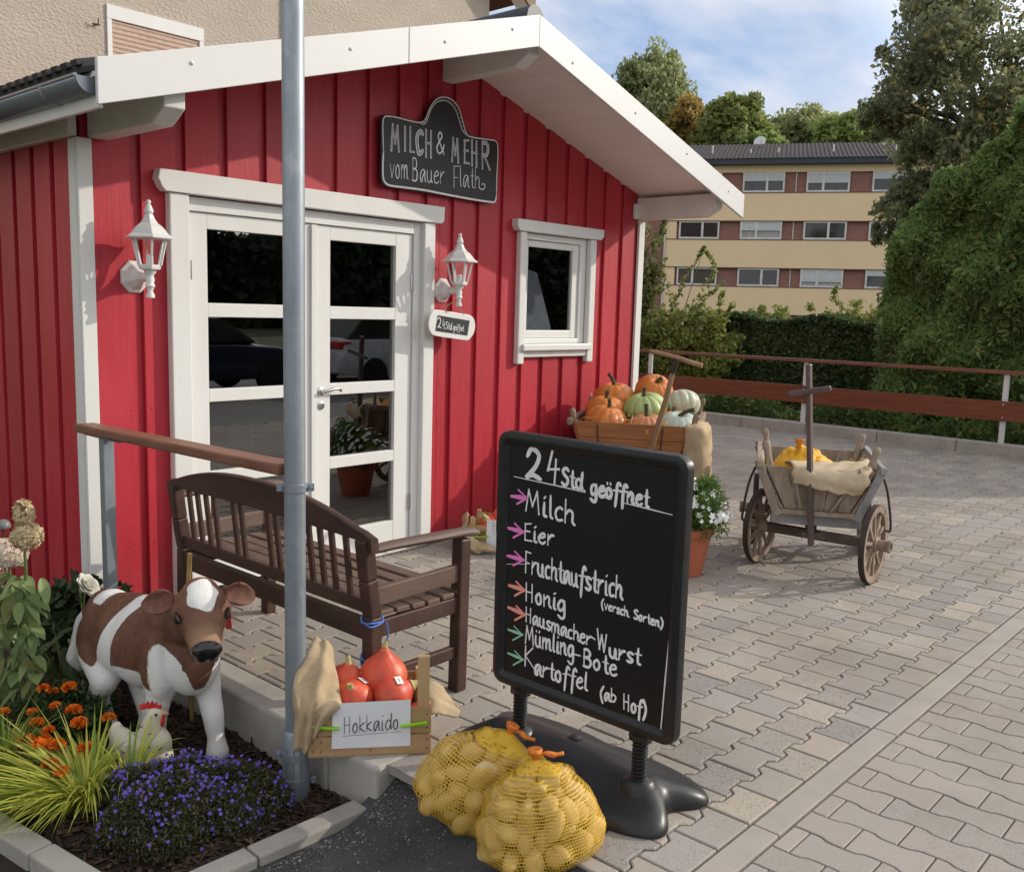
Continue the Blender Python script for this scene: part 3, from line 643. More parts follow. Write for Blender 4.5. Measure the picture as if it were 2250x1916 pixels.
bl = [(250, 900), (240, 560), (265, 455), (330, 450), (430, 465), (560, 500), (700, 530), (760, 520), (800, 470), (830, 390), (880, 290), (940, 225), (1010, 202), (1080, 210), (1150, 250), (1215, 330), (1250, 430), (1285, 560), (1325, 680), (1380, 715), (1530, 740), (1660, 757), (1705, 775), (1725, 830), (1725, 1000), (1712, 1250), (1708, 1470)]
mb.ribbon(cat([zS(*p)+nrm*lf for p in bl], 3), nrm, .0075)
mb.ribbon(cat([zS(*p)+nrm*lf for p in [(740, 555), (790, 540), (825, 470), (860, 370), (910, 290), (970, 255), (1030, 245), (1090, 265), (1150, 320), (1195, 400), (1235, 530), (1270, 630), (1320, 690)]], 3), nrm, .005)
for i in range(22):
    f = i/21; s_ = [(785, 520), (835, 420), (880, 320), (950, 240), (1030, 224), (1110, 250), (1180, 320), (1225, 430), (1265, 560), (1310, 680)]; k = f*(len(s_)-1); j = min(int(k), len(s_)-2); q = k-j
    p = V(s_[j][0]+(s_[j+1][0]-s_[j][0])*q, s_[j][1]+(s_[j+1][1]-s_[j][1])*q); a = zS(*p)+nrm*lf; mb.ribbon([a+V(-.003, 0, -.003), a+V(.003, 0, .003)], nrm, .005)
mb.ribbon(cat([zS(*p)+nrm*lf for p in [(1708, 1470), (1690, 1545), (1640, 1555), (1400, 1520), (1100, 1465), (800, 1405), (550, 1370), (350, 1345), (290, 1320), (250, 1260), (240, 1100), (250, 900)]], 3), nrm, .0125)
def word(text, x0, y0, x1, y1, cap, wd, mb=mb, mi=0, l=lf, sl=0): a, b, c = zS(x0, y0), zS(x1, y1), zS(x0, y0-cap); write(mb, text, a, b, c-a, nrm, wd, l, mi, sl, .12)
for ch, x0, x1, yb, cap in (('M', 352, 462, 880, 320), ('I', 515, 570, 885, 300), ('L', 588, 650, 900, 310), ('C', 680, 765, 930, 300), ('H', 790, 890, 965, 335), ('M', 1135, 1230, 1025, 295), ('E', 1290, 1360, 1045, 300), ('H', 1385, 1475, 1080, 320), ('R', 1515, 1620, 1115, 330)):
    word(ch, x0, yb, x1, yb+(x1-x0)*.2, cap, .024, l=lf); word(ch, x0, yb, x1, yb+(x1-x0)*.2, cap, .011, mi=1, l=lf+.0008)
word('&', 940, 925, 1050, 945, 275, .010)
word('vom', 335, 1240, 575, 1255, 300, .007); word('B', 620, 1275, 700, 1285, 290, .009); word('auer', 725, 1290, 1040, 1325, 270, .007)
word('F', 1150, 1365, 1235, 1370, 275, .008); word('lath', 1235, 1350, 1500, 1385, 265, .0065); mb.ribbon(cat([zS(*p)+nrm*lf for p in [(1480, 1370), (1530, 1395), (1560, 1360), (1550, 1320), (1520, 1330)]], 4), nrm, .006)
mb.build('lettering', [CHALK, DIM], t)
# ---------------------------------------------------------------- wall lanterns
CLEAR = glassmat('lantern_glass', (.97, .97, .97), 1.35)
FIL = mat('amber_filament', (.7, .34, .12), rough=.4)
def lantern():
    t = E('wall_lantern', 'white hexagonal wall lantern left of the shop door with amber bulb', 'lantern', (2.28, 0, 1.72), 'white lanterns beside the shop door')
    o = V(2.28, 0, 1.72); a = V(2.28, -.165, 1.72)
    p = MB().lathe([(.078, 0), (.074, .012), (.06, .022), (.045, .05), (.026, .075), (.019, .12), (.019, .17)], 8, o, ax=(0, -1, -.02), ph=.39, sx=1.0, sy=1.12)
    p.build('bracket', WHITEMET, t, bevel=.003)
    z0 = a[2]
    MB().lathe([(.0, -.105), (.02, -.102), (.021, -.09), (.012, -.07), (.018, -.052), (.024, -.045), (.017, -.03), (.022, -.012), (.017, .0), (.02, .012), (.028, .02), (.03, .03)], 14, a).build('stem', WHITEMET, t, smooth=50)
    c = MB(); h6 = lambda r, z, k: a+V(r*math.cos(math.pi/3*k+.2), r*math.sin(math.pi/3*k+.2), z)
    c.lathe([(.03, .03), (.052, .036), (.056, .05), (.056, .058)], 6, a, ph=.2)
    for k in range(6): c.beam(h6(.054, .055, k), h6(.083, .185, k), .011, .011)
    c.build('cage', WHITEMET, t, bevel=.002)
    g = MB()
    for k in range(6): g.add([h6(.05, .058, k), h6(.05, .058, k+1), h6(.079, .183, k+1), h6(.079, .183, k)], [(0, 1, 2, 3)])
    g.build('lantern_glass', CLEAR, t)
    MB().lathe([(.118, .183), (.121, .19), (.098, .205), (.08, .228), (.066, .243), (.045, .258), (.03, .28), (.022, .3), (.0, .302)], 6, a, ph=.2).lathe([(.0, .296), (.016, .3), (.024, .315), (.022, .32), (.014, .342), (.008, .35), (.012, .356), (.011, .366), (.0, .372)], 12, a).build('cap', WHITEMET, t, bevel=.002)
    MB().lathe([(.017, .056), (.017, .1), (.013, .104)], 12, a).build('socket', WHITEMET, t, smooth=40)
    b = MB().lathe([(.013, .1), (.016, .112), (.028, .135), (.028, .15), (.018, .168), (0, .174)], 14, a).build('bulb', CLEAR, t, smooth=180)
    f = MB()
    for k in range(4): f.tube([a+V(.008*math.cos(k*1.6), .008*math.sin(k*1.6), .11), a+V(.013*math.cos(k*1.6), .013*math.sin(k*1.6), .155)], .0025, 6)
    f.build('filament', FIL, b)
    return t
lt = lantern(); l2 = copytree(lt); l2.location = (4.415, 0, 1.725); l2.rotation_euler = (0, 0, 0)
l2['label'] = 'white hexagonal wall lantern between door and small window, little sign hung below'
# ---------------------------------------------------------------- little hanging sign
def zR(x, y, Y=-.13): return PY(930+x/6.785, 510+y/6.785, Y)
t = E('hanging_sign', 'small white framed chalk sign with rounded ends hanging under a lantern', 'sign', (4.4, -.125, 1.52))
P = cat([zR(*p) for p in [(180, 1160), (360, 1180), (560, 1215), (710, 1245), (765, 1320), (775, 1420), (750, 1520), (690, 1600), (640, 1615), (450, 1590), (250, 1560), (140, 1530), (95, 1450), (85, 1370), (100, 1270), (130, 1200)]], 3, True)
MB().prism(P, (0, .014, 0)).build('frame', WHITE, t, bevel=.003)
MB().prism([zR(*p)+V(0, -.0015, 0) for p in [(215, 1240), (692, 1322), (655, 1545), (178, 1475)]], (0, .001, 0)).build('slate', SLATE, t)
mb = MB(); lf2 = .0035
def word2(s, x0, y0, x1, y1, cap, wd): a, b, c = zR(x0, y0), zR(x1, y1), zR(x0, y0-cap); write(mb, s, a, b, c-a, nrm, wd, lf2, 0, 0, .1)
word2('2', 210, 1425, 275, 1435, 150, .006); word2('4', 285, 1440, 325, 1447, 140, .006); word2('Std', 330, 1440, 425, 1460, 105, .004); word2('geöffnet', 440, 1460, 600, 1480, 95, .0032)
mb.build('lettering', CHALK, t)
MB().tube(cat([zR(340, 1190), zR(350, 1120)+V(0, .01, 0), V(4.40, -.15, 1.655), V(4.425, -.15, 1.655), zR(560, 1140)+V(0, .01, 0), zR(605, 1235)], 4), .0035, 6).build('twine', BURLAP, t, smooth=180)
# ---------------------------------------------------------------- street sign pole
t = E('street_sign_pole', 'tall galvanised steel street sign pole with clamps in front of the hut', 'pole', (1.93, -1.875, -.17))
PC = V(1.93, -1.875)
MB().tube([(PC[0], PC[1], -.3), (PC[0]-.004, PC[1], 1.6), (PC[0]-.012, PC[1]+.0, 5.2)], .0375, 24, caps=True).build('shaft', GALV, t, smooth=60)
mb = MB().lathe([(.048, -.2), (.048, .03), (.0465, .034), (.0465, .06), (.044, .064), (.039, .066)], 24, (PC[0], PC[1], 0))
for k in range(24):
    g = k*math.pi/12
    if k % 2: mb.box(PC[0]+.047*math.cos(g)-.003, PC[0]+.047*math.cos(g)+.003, PC[1]+.047*math.sin(g)-.003, PC[1]+.047*math.sin(g)+.003, -.19, .0)
mb.build('base_sleeve', GALV, t, smooth=40)
for nm, zz in (('base_clamp', -.03), ('base_clamp', -.13), ('pole_clamp', .965)):
    r = .051 if zz < .5 else .041
    mb = MB().lathe([(r, -.013), (r+.003, -.013), (r+.003, .013), (r, .013)], 24, (PC[0], PC[1], zz))
    for s in (-1, 1):
        d = V(.73, -.68, 0)*s if zz < .5 else V(.80, -.6, 0)*s; c = V(PC[0], PC[1], zz)+d*(r+.012)
        mb.beam(c-d*.012, c+d*.012, .012, .026); mb.tube([c+V(.6, .75, 0)*.02, c-V(.6, .75, 0)*.022], .0075, 8)
    mb.build(nm, GALV, t, smooth=35)
# ---------------------------------------------------------------- handrail
OILED = lambda nm, a, b, st: mat(nm, a, b, sc=9, st=st, rough=.45, bump=.0012, bsc=40, c3=tuple(x*.6 for x in b), f3=(.6, .8), fine=.12, fsc=60)
t = E('handrail', 'brown wooden handrail on a galvanised post between hut corner and pole', 'handrail', (1.95, -1, 0))
MB().beam((1.945, -.14, .997), (1.925, -1.845, 1.028), .10, .04).build('rail', OILED('handrail_wood', (.22, .10, .062), (.15, .062, .038), (8, .6, 8)), t, bevel=.008)
MB().box(1.925, 1.975, -.385, -.335, -.3, .97).box(1.915, 1.985, -.55, -.2, .97, .977).build('post', GALV, t, bevel=.003)
# ---------------------------------------------------------------- bench
BW = mat('dark_bench_wood', (.068, .034, .024), (.04, .02, .015), sc=12, st=(1, .25, 1), rough=.5, bump=.001, bsc=60, c3=(.135, .085, .06), f3=(.62, .8), fine=.12, fsc=80)
BWL = mat('sunlit_bench_wood', (.135, .085, .062), (.09, .056, .041), sc=12, st=(.25, 1, 1), rough=.6, bump=.0012, bsc=60, c3=(.20, .155, .125), f3=(.55, .8), fine=.15, fsc=80)  # lighter copy of the bench wood, sunlight on seat and arms put into colour
t = E('wooden_bench', 'dark brown wooden garden bench with slatted back facing the terrace', 'bench', (2.48, -1.2, 0))
YB0, YB1 = -1.955, -.475
xb = lambda z: 2.245-(z-.43)*.11 if z > .43 else 2.245              # the back leans
seat = MB()
for i in range(6): x = 2.31+i*.083; seat.box(x-.034, x+.034, YB0+.02, YB1-.02, .412+.004*abs(i-3), .434+.004*abs(i-3))
seat.build('seat', BWL, t, bevel=.005)
for yy in (YB0+.035, YB1-.035):
    mb = MB(); pr = [(2.235, 0), (2.245, .2), (2.248, .43), (2.225, .58), (xb(.74)-.005, .74)]
    for (xa, za), (xc, zc) in zip(pr, pr[1:]): mb.beam((xa, yy, za), (xc, yy, zc), .06, .055, up=(1, 0, 0))
    mb.build('leg', BW, t, bevel=.008)
    MB().beam((2.715, yy, 0), (2.725, yy, .66), .06, .058, up=(1, 0, 0)).build('leg', BW, t, bevel=.008)
    mb = MB(); rows = []
    for x, z, hw, hh in ((2.20, .692, .03, .016), (2.35, .694, .032, .018), (2.6, .688, .034, .019), (2.74, .684, .034, .02), (2.79, .678, .033, .019), (2.81, .672, .026, .012)):
        rows.append([(x, yy+hw*math.cos(a), z+hh*math.sin(a)) for a in np.linspace(0, 2*math.pi, 13)[:-1]])
    mb.grid(rows, closed=True); mb.add(rows[-1], [tuple(range(12))]); mb.build('armrest', BWL, t, smooth=50)
    MB().beam((2.24, yy, .505), (2.72, yy, .515), .03, .075).build('side_rail', BWL, t, bevel=.006)
    MB().beam((2.24, yy, .375), (2.72, yy, .38), .03, .07).build('side_rail', BW, t, bevel=.006)
    MB().beam((2.24, yy, .17), (2.72, yy, .175), .028, .055).build('side_rail', BW, t, bevel=.006)
MB().box(2.69, 2.72, YB0+.06, YB1-.06, .345, .41).build('front_apron', BW, t, bevel=.005)
MB().beam((2.242, YB0+.06, .375), (2.242, YB1-.06, .375), .03, .085).build('rear_apron', BW, t, bevel=.005)
MB().beam((xb(.465), YB0+.06, .468), (xb(.465), YB1-.06, .468), .03, .055).build('lower_back_rail', BW, t, bevel=.005)
top = []; ys = np.linspace(YB0-.02, YB1+.02, 33); ym = (YB0+YB1)/2; hl = (YB1-YB0)/2+.02
for y in ys:
    u = (y-ym)/hl; zt = .745+.125*max(0, 1-abs(u)**2.4)+.012*math.exp(-((abs(u)-.97)/.05)**2); zb_ = .735-.045*0+.03*max(0, 1-u*u*1.15)-.02*min(1, max(0, (abs(u)-.9)/.1))
    zb_ = .73+.012*(1-u*u)-.035*max(0, (abs(u)-.88)/.12); a, b = xb(zb_), xb(zt)
    top.append([(a-.018, y, zb_), (b-.018, y, zt-.006), (b-.010, y, zt), (b+.010, y, zt), (b+.018, y, zt-.006), (a+.018, y, zb_)])
mb = MB().grid(top, closed=True); mb.add(top[0], [(0, 1, 2, 3, 4, 5)]); mb.add(top[-1], [(5, 4, 3, 2, 1, 0)]); mb.build('top_rail', BW, t, smooth=45)
for y in (-.625, -.70, -.775, -.845, -1.005, -1.065, -1.27, -1.33, -1.49, -1.56, -1.635, -1.71, -1.80):
    MB().beam((xb(.48), y, .48), (xb(.745), y, .745), .026, .018, up=(1, 0, 0)).build('back_slat', BW, t, bevel=.004)
BLUE = mat('blue_string', (.10, .22, .62), (.07, .16, .5), rough=.6)
mb = MB()
for z, dz in ((.42, .02), (.405, -.01), (.27, .015), (.245, .02), (.20, -.02)):
    sq = [(2.2475+.036*math.copysign(abs(math.cos(a))**.45, math.cos(a)), YB0+.035+.034*math.copysign(abs(math.sin(a))**.45, math.sin(a)), z+dz*math.sin(a+.6)) for a in np.linspace(0, 2*math.pi, 25)]; mb.tube(sq, .0035, 5)
mb.tube(cat([(2.287, YB0-.002, .41), (2.292, YB0-.008, .37), (2.289, YB0-.004, .33), (2.283, YB0-.006, .29)], 4), .003, 5)
tag(mb.build('blue_string', BLUE), 'bright blue string wound round the near back leg of the bench', 'string')
# bamboo stake
MB_ = MB().tube([(1.955, -1.085, -.25), PX(381*SD, 1190*SD, 1.955), PX(384*SD, 1120*SD, 1.955)], .010, 8)
tag(MB_.build('bamboo_stake', mat('bamboo', (.36, .25, .09), (.24, .16, .06), sc=16, rough=.5), smooth=50), 'thin yellow bamboo stake standing behind the calf beside the bench', 'stake')
# ---------------------------------------------------------------- pavement sign
t = E('pavement_sign', 'black pavement sign with white chalk price list on a rubber footed base', 'sign', (2.5, -2.75, 0))
XF = 2.432; by0, by1, bz0, bz1 = -3.168, -2.385, .262, 1.188
def rrect(y0, y1, z0, z1, r, n=6):
    P = []
    for cy, cz, a0 in ((y1-r, z1-r, 0), (y0+r, z1-r, 90), (y0+r, z0+r, 180), (y1-r, z0+r, 270)):
        P += [(cy+r*math.cos(R_(a0+90*i/n)), cz+r*math.sin(R_(a0+90*i/n))) for i in range(n+1)]
    return P
O, I = rrect(by0, by1, bz0, bz1, .045), rrect(by0+.047, by1-.047, bz0+.047, bz1-.047, .008)
M_ = rrect(by0+.02, by1-.02, bz0+.02, bz1-.02, .03)
mb = MB(); n = len(O)
rings = [[(XF+.008, a, b) for a, b in I], [(XF-.004, a*.6+c*.4, b*.6+d*.4) for (a, b), (c, d) in zip(I, M_)], [(XF-.007, a, b) for a, b in M_], [(XF-.002, a*.85+c*.15, b*.85+d*.15) for (a, b), (c, d) in zip(O, M_)], [(XF+.01, a, b) for a, b in O],
         [(XF+.03, a, b) for a, b in O], [(XF+.042, a, b) for a, b in M_], [(XF+.03, a, b) for a, b in I]]
mb.grid(rings, closed=True); mb.build('frame', BLACKPL, t, smooth=40)
BOARD = mat('black_writing_board', (.0075, .0075, .008), (.0095, .0095, .0105), sc=5, rough=.45, spec=.3)
MB().box(XF+.008, XF+.030, by0+.045, by1-.045, bz0+.045, bz1-.045).build('panel', BOARD, t)
def zT(x, y): return PX(1050+x/2.3527, 900+y/2.3527, XF+.0078)
mb = MB(); nrm = V(-1, 0, 0)
def W3(s, x0, y0, x1, y1, cap, wd=.0085, jit=.3): a, b, c = zT(x0, y0), zT(x1, y1), zT(x0+cap*.02, y0-cap); write(mb, s, a, b, c-a, nrm, wd*1.15, .0006, 0, 0, jit)
W3('2', 252, 352, 342, 364, 150, .014); W3('4', 362, 366, 430, 376, 158, .014); W3('Std.', 436, 386, 562, 422, 88, .010); W3('geöffnet', 585, 436, 885, 505, 86, .0098)
W3('Milch', 250, 522, 500, 596, 112, .0095); W3('Eier', 240, 672, 396, 704, 88, .0085); W3('Fruchtaufstrich', 244, 838, 748, 980, 105, .0085); W3('(versch. Sorten)', 640, 1024, 958, 1128, 46, .0058)
W3('Honig', 246, 984, 456, 1046, 90, .0085); W3('Hausmacher', 246, 1092, 588, 1222, 74, .0075); W3('-W', 585, 1205, 675, 1265, 92, .009); W3('urst', 682, 1278, 842, 1318, 82, .0085)
W3('Mümling', 246, 1206, 500, 1280, 90, .008); W3('-', 498, 1290, 540, 1304, 80, .0085); W3('Bote', 545, 1322, 722, 1378, 88, .0085); W3('K', 240, 1320, 295, 1335, 100, .0085); W3('artoffel', 296, 1366, 570, 1452, 88, .008)
W3('(ab', 636, 1498, 715, 1512, 66, .0066); W3('Hof)', 752, 1545, 872, 1590, 78, .0075)
def line(pts, wd, mi=0): mb.ribbon([zT(*p)+nrm*.0004 for p in pts], nrm, wd, mi)
line([(188, 346), (440, 400), (555, 428)], .0045); line([(632, 452), (690, 462)], .0045); line([(745, 480), (880, 512), (1005, 544)], .0045); line([(150, 798), (255, 798)], .003)
line([(138, 1378), (400, 1475), (700, 1590), (944, 1678), (968, 1400), (990, 1165)], .0052)
mb.build('lettering', CHALK, t)
for nm, cl, L_ in (('pink', (.80, .22, .55), [(255, 458, 175, 447), (236, 632, 160, 612), (236, 776, 155, 755)]), ('salmon', (.85, .33, .26), [(243, 932, 163, 908), (244, 1058, 160, 1022)]), ('green', (.30, .58, .40), [(232, 1162, 158, 1136), (235, 1290, 158, 1258)])):
    am = mat(nm+'_chalk_pen', cl, tuple(x*.85 for x in cl), sc=80, rough=.8)
    for tx, ty, sx_, sy_ in L_:
        mb2 = MB(); T = zT(tx, ty)+nrm*.0009; thick = .017 if nm != 'green' else .012
        mb2.ribbon([zT(sx_, sy_)+nrm*.0009, zT(sx_+(tx-sx_)*.55, sy_+(ty-sy_)*.55)+nrm*.0009, T], nrm, thick)
        mb2.ribbon([zT(tx-42, ty-42)+nrm*.0012, T+nrm*.0003, zT(tx-50, ty+28)+nrm*.0012], nrm, thick*.8)
        mb2.build('arrow', am, t)
for yy in (-2.51, -3.03):
    prof = [(.030, .10), (.031, .115)]
    for k in range(9): z = .12+.0135*k; prof += [(.019, z), (.026, z+.004), (.026, z+.009), (.019, z+.0125)]
    prof += [(.03, .245), (.03, .262)]
    MB().lathe(prof, 18, (2.45, yy, 0)).build('spring', BLACKPL, t, smooth=50)
    MB().box(2.43, 2.47, yy-.035, yy+.035, .235, .275).build('bracket', BLACKPL, t, bevel=.006)
BX, BY, bl_, bw_ = 2.50, -2.72, .50, .235
rows = []
def bR(a):
    c, s = math.cos(a), math.sin(a); n_ = 3.6; r = 1/((abs(c)/bw_)**n_+(abs(s)/bl_)**n_)**(1/n_)
    e = max(0, abs(s)-.80)/.2; r *= 1-.20*math.exp(-((c)/.20)**2)*(1 if abs(s) > .5 else 0)
    r *= 1-.07*math.exp(-((s)/.3)**2)
    return r
N_ = 120
for f, k in ((.015, 1), (.1, 1), (.2, .995), (.4, .98), (.6, .93), (.75, .86), (.86, .78), (.93, .66), (.98, .42), (1.0, .2), (1.0, 0), (.97, -.02)):
    rr = []
    for i in range(N_):
        a = 2*math.pi*i/N_; r = bR(a)*f; x, y = r*math.cos(a), r*math.sin(a)
        hh = .052+.055*math.exp(-(x/.11)**2)*(1 if f < .99 else 0) if k > 0 else 0
        hp = .03*math.exp(-(((x+.05)**2+(abs(y)-.31)**2)/.06**2))
        z = .003+max(0, k)*(hh+hp) if k > 0 else .003
        dip = .05*math.exp(-((x-.02)/.045)**4-((y+.44)/.05)**4)+.05*math.exp(-((x-.02)/.045)**4-((y-.44)/.05)**4)
        rr.append((BX+x, BY+y, max(.004, z-dip if f < .9 else z)))
    rows.append(rr)
mb = MB().grid(rows, closed=True); mb.add(rows[0], [tuple(range(N_))])
for yy in (-2.51, -3.03): mb.lathe([(.07, .06), (.062, .085), (.05, .105), (.042, .112), (.0, .114)], 20, (2.45, yy, 0))
mb.build('base', BLACKPL, t, smooth=60)
MB().lathe([(.024, .100), (.024, .112), (.018, .116), (0, .117)], 14, (2.535, -2.70, 0)).build('filler_cap', BLACKPL, t, smooth=40)
# ================================================================ CALF STATUE
def capsule(mb, p, q, r0, r1, n=14, k=6):
    p, q = V(*p), V(*q); pts = []; rr = []
    for i in range(k+1): f = i/k; pts.append(p+(q-p)*f); rr.append(r0+(r1-r0)*f)
    mb.tube(pts, rr, n); mb.ell(p, V(r0, r0, r0), n, 8); mb.ell(q, V(r1, r1, r1), n, 8)
def chain(mb, L_):
    for (p, a), (q, b) in zip(L_, L_[1:]): capsule(mb, p, q, a, b)
ca = E('calf_statue', 'life like brown and white calf statue standing in the flower bed', 'calf statue', (1.77, -1.05, -.17))
mb = MB()
for c, r in (((1.74, -.83, .232), (.118, .12, .165)), ((1.75, -.93, .22), (.138, .18, .18)), ((1.77, -1.07, .218), (.143, .19, .185)), ((1.785, -1.23, .24), (.135, .17, .19)), ((1.80, -1.37, .235), (.11, .11, .155)), ((1.738, -.765, .275), (.083, .08, .108)),
             ((1.655, -.81, .17), (.05, .095, .13)), ((1.82, -.81, .17), (.05, .095, .13)), ((1.69, -1.30, .21), (.055, .085, .15)), ((1.88, -1.32, .21), (.055, .085, .15)), ((1.775, -1.1, .36), (.06, .25, .055))): mb.ell(c, V(*r), 20, 14)
chain(mb, [((1.785, -1.26, .35), .11), ((1.775, -1.37, .39), .10), ((1.76, -1.46, .42), .092)])
for pts in ([((1.665, -.84, .15), .078), ((1.66, -.92, .05), .060), ((1.655, -.86, -.04), .043), ((1.66, -.92, -.12), .036), ((1.66, -.935, -.155), .047)],
            [((1.815, -.80, .16), .085), ((1.81, -.90, .05), .062), ((1.805, -.94, -.04), .042), ((1.80, -1.0, -.12), .035), ((1.80, -1.01, -.155), .047)],
            [((1.715, -1.30, .17), .068), ((1.70, -1.29, .05), .047), ((1.70, -1.27, -.01), .043), ((1.70, -1.27, -.1), .034), ((1.695, -1.28, -.155), .046)],
            [((1.865, -1.34, .17), .068), ((1.868, -1.38, .05), .047), ((1.865, -1.41, -.01), .044), ((1.865, -1.43, -.1), .034), ((1.862, -1.445, -.155), .047)]): chain(mb, pts)
chain(mb, [((1.70, -.71, .30), .022), ((1.665, -.68, .24), .02), ((1.65, -.675, .15), .023), ((1.635, -.67, .08), .029), ((1.61, -.62, .10), .026), ((1.595, -.61, .135), .018)][:4])   # tail
chain(mb, [((1.635, -.67, .08), .029), ((1.66, -.675, .03), .018)])
HF = unit((-.34, -.80, -.40)); HR = unit(np.cross(HF, (0, 0, 1))); HU = np.cross(HR, HF); HC = V(1.75, -1.535, .470)
hp = lambda f, r, u: HC+HF*f+HR*r+HU*u
RM = np.stack([HR, HF, HU], 1)
for c, r in (((-.015, 0, .01), (.098, .095, .092)), ((.035, 0, -.01), (.09, .085, .075)), ((.09, 0, -.03), (.070, .075, .062)), ((.145, 0, -.04), (.060, .05, .053)), ((.08, 0, -.068), (.054, .09, .042)), ((.0, .066, .0), (.045, .055, .048)), ((.0, -.066, .0), (.045, .055, .048)), ((-.05, 0, .062), (.065, .05, .045))):
    mb.ell(hp(*c), V(*r), 18, 12, RM)
def coatmat():
    m, t, o = nodes('calf_coat'); a = nd(t, 'ShaderNodeAttribute', attribute_name='coat'); v = coord(t, world=True)
    f = nd(t, 'ShaderNodeMath', {0: a.outputs['Fac'], 1: nd(t, 'ShaderNodeMath', {0: noise(t, v, 70, 4, .7), 1: .5, 2: -.25}, operation='MULTIPLY_ADD').outputs[0]}, operation='ADD').outputs[0]
    f = ramp(t, f, .4, .6)
    br = mixc(t, ramp(t, noise(t, coord(t, (1, 1, .4), world=True), 60, 5, .7), .3, .75), (.17, .072, .042), (.085, .036, .022)); br = mixc(t, ramp(t, noise(t, v, 9, 4), .5, .75), br, (.21, .10, .06))
    c = mixc(t, f, br, mixc(t, noise(t, v, 40, 4), (.78, .78, .76), (.68, .68, .66)))
    mz = nd(t, 'ShaderNodeAttribute', attribute_name='muzzle'); c = mixc(t, mz.outputs['Fac'], c, (.36, .22, .12))
    p = nd(t, 'ShaderNodeBsdfPrincipled', {'Base Color': c, 'Roughness': .5, 'Specular IOR Level': .35})
    b = nd(t, 'ShaderNodeBump', {'Height': noise(t, coord(t, (1, 1, .35), world=True), 150, 5, .75), 'Strength': 1, 'Distance': .0035}); t.links.new(b.outputs[0], p.inputs['Normal'])
    t.links.new(p.outputs[0], o.inputs[0]); return m
COAT = coatmat()
body = remesh(mb, .0105, 5, .5, ca, 'body', [COAT])
W = verts(body.data)+LOC[ca.name]; x, y, z = W.T
sm = lambda v, a, b: np.clip((v-a)/(b-a), 0, 1)
hd = W-HC; hf, hr, hu = hd@HF, hd@HR, hd@HU
head = (sm(hf, -.16, -.10))*(np.linalg.norm(hd, axis=1) < .27)*(y < -1.44)
edge = .085+.05*sm(-y, .9, 1.25)+.03*np.sin(11*y+1)+.09*sm(y, -.95, -.82)
white = 1-sm(z, edge, edge+.03)                                                             # legs and belly
band = np.abs(y+1.06+(z-.37)*.40); white = np.maximum(white, 1-sm(band, .032, .048))         # slanting belt behind the shoulder
white = np.maximum(white, (1-sm(np.abs(y+.84-(z-.38)*.2), .030, .044))*sm(z, .345, .365))   # patch over the rump
ch = .20+.10*np.sin(26*x+2.2)+.12*sm(x, 1.80, 1.90); white = np.maximum(white, sm(-y, 1.30, 1.36)*(1-sm(z, ch, ch+.03))*(1-head))   # chest
white = np.maximum(white, (y > -.705)*(1-sm(z, .27, .30)))*1.0                               # tail
white[(head > .5)] = 0
ang = np.arctan2(hr, hf+.005); fh = (1-sm(np.hypot(hr/.056, (hf-.004)/.064)*(1+.08*np.sin(5*ang)), .85, 1.1))*(hu > .02); white = np.where(head > .5, fh, white)
a_ = body.data.attributes.new('coat', 'FLOAT', 'POINT'); a_.data.foreach_set('value', white.astype(np.float32))
mzv = np.where(head > .5, sm(hf, .09, .14)*.6*sm(hu, -.05, -.02), 0); a_ = body.data.attributes.new('muzzle', 'FLOAT', 'POINT'); a_.data.foreach_set('value', mzv.astype(np.float32))
BLK = mat('glossy_black', (.012, .011, .012), (.02, .018, .018), sc=40, rough=.16, spec=.6)
mb = MB(); mb.ell(hp(.175, 0, -.032), V(.056, .030, .042), 18, 12, RM)
for s in (-1, 1): mb.ell(hp(.188, .030*s, -.018), V(.025, .018, .022), 12, 8, RM)
mb.ell(hp(.168, 0, -.066), V(.045, .025, .02), 14, 8, RM)
remesh(mb, .005, 3, .5, ca, 'nose', [BLK])
DK = mat('nostril', (.004, .004, .004), rough=.6)
mb = MB()
for s in (-1, 1): mb.ell(hp(.2035, .034*s, -.015), V(.010, .006, .007), 10, 6, RM)
mb.build('nostril', DK, ca, smooth=180)
for s in (-1, 1):
    e = MB().ell(hp(.046, .086*s, .012), V(.014, .018, .018), 14, 10, RM).build('eye', mat('dark_eye', (.010, .008, .007), rough=.35, spec=.3), ca, smooth=180)
    MB().tube(cat([hp(.022, .086*s, .018), hp(.035, .094*s, .033), hp(.055, .092*s, .033), hp(.072, .082*s, .018)], 4), .005, 6).build('eyelid', mat('eyelid', (.05, .025, .018), rough=.5), e, smooth=180)
    # ear: cupped leaf
    rows = []; b0 = hp(-.045, .092*s, .028); out_d = unit(HR*s*1.0-HU*.05-HF*.1); wd = unit(HF*.35+V(0, 0, -1)*.95); nr = unit(np.cross(out_d, wd))*(-s)
    nr = nr if nr@(-_f) > 0 else -nr
    for i in range(11):
        f = i/10; wv = .012+.034*math.sin(math.pi*min(1, f*.93+.07))**.75*(1 if f < .98 else .3); q = b0+out_d*(.115*f)+V(0, 0, -.018)*f*f
        rows.append([q+wd*wv*u_+nr*(.020*u_*u_*math.sin(math.pi*min(1, f+.1))-.008) for u_ in np.linspace(-1, 1, 9)])
    ear = MB().grid(rows).build('ear', mat('ear_fur', (.20, .085, .055), (.11, .045, .03), sc=40, rough=.7, bump=.002, bsc=160), ca, smooth=180, solid=.010, sub=1)
MB().beam(hp(.01, -.098, -.03), hp(.03, -.10, -.075), .004, .02).build('ear_tag', mat('red_tag', (.55, .03, .03), rough=.5), ca)
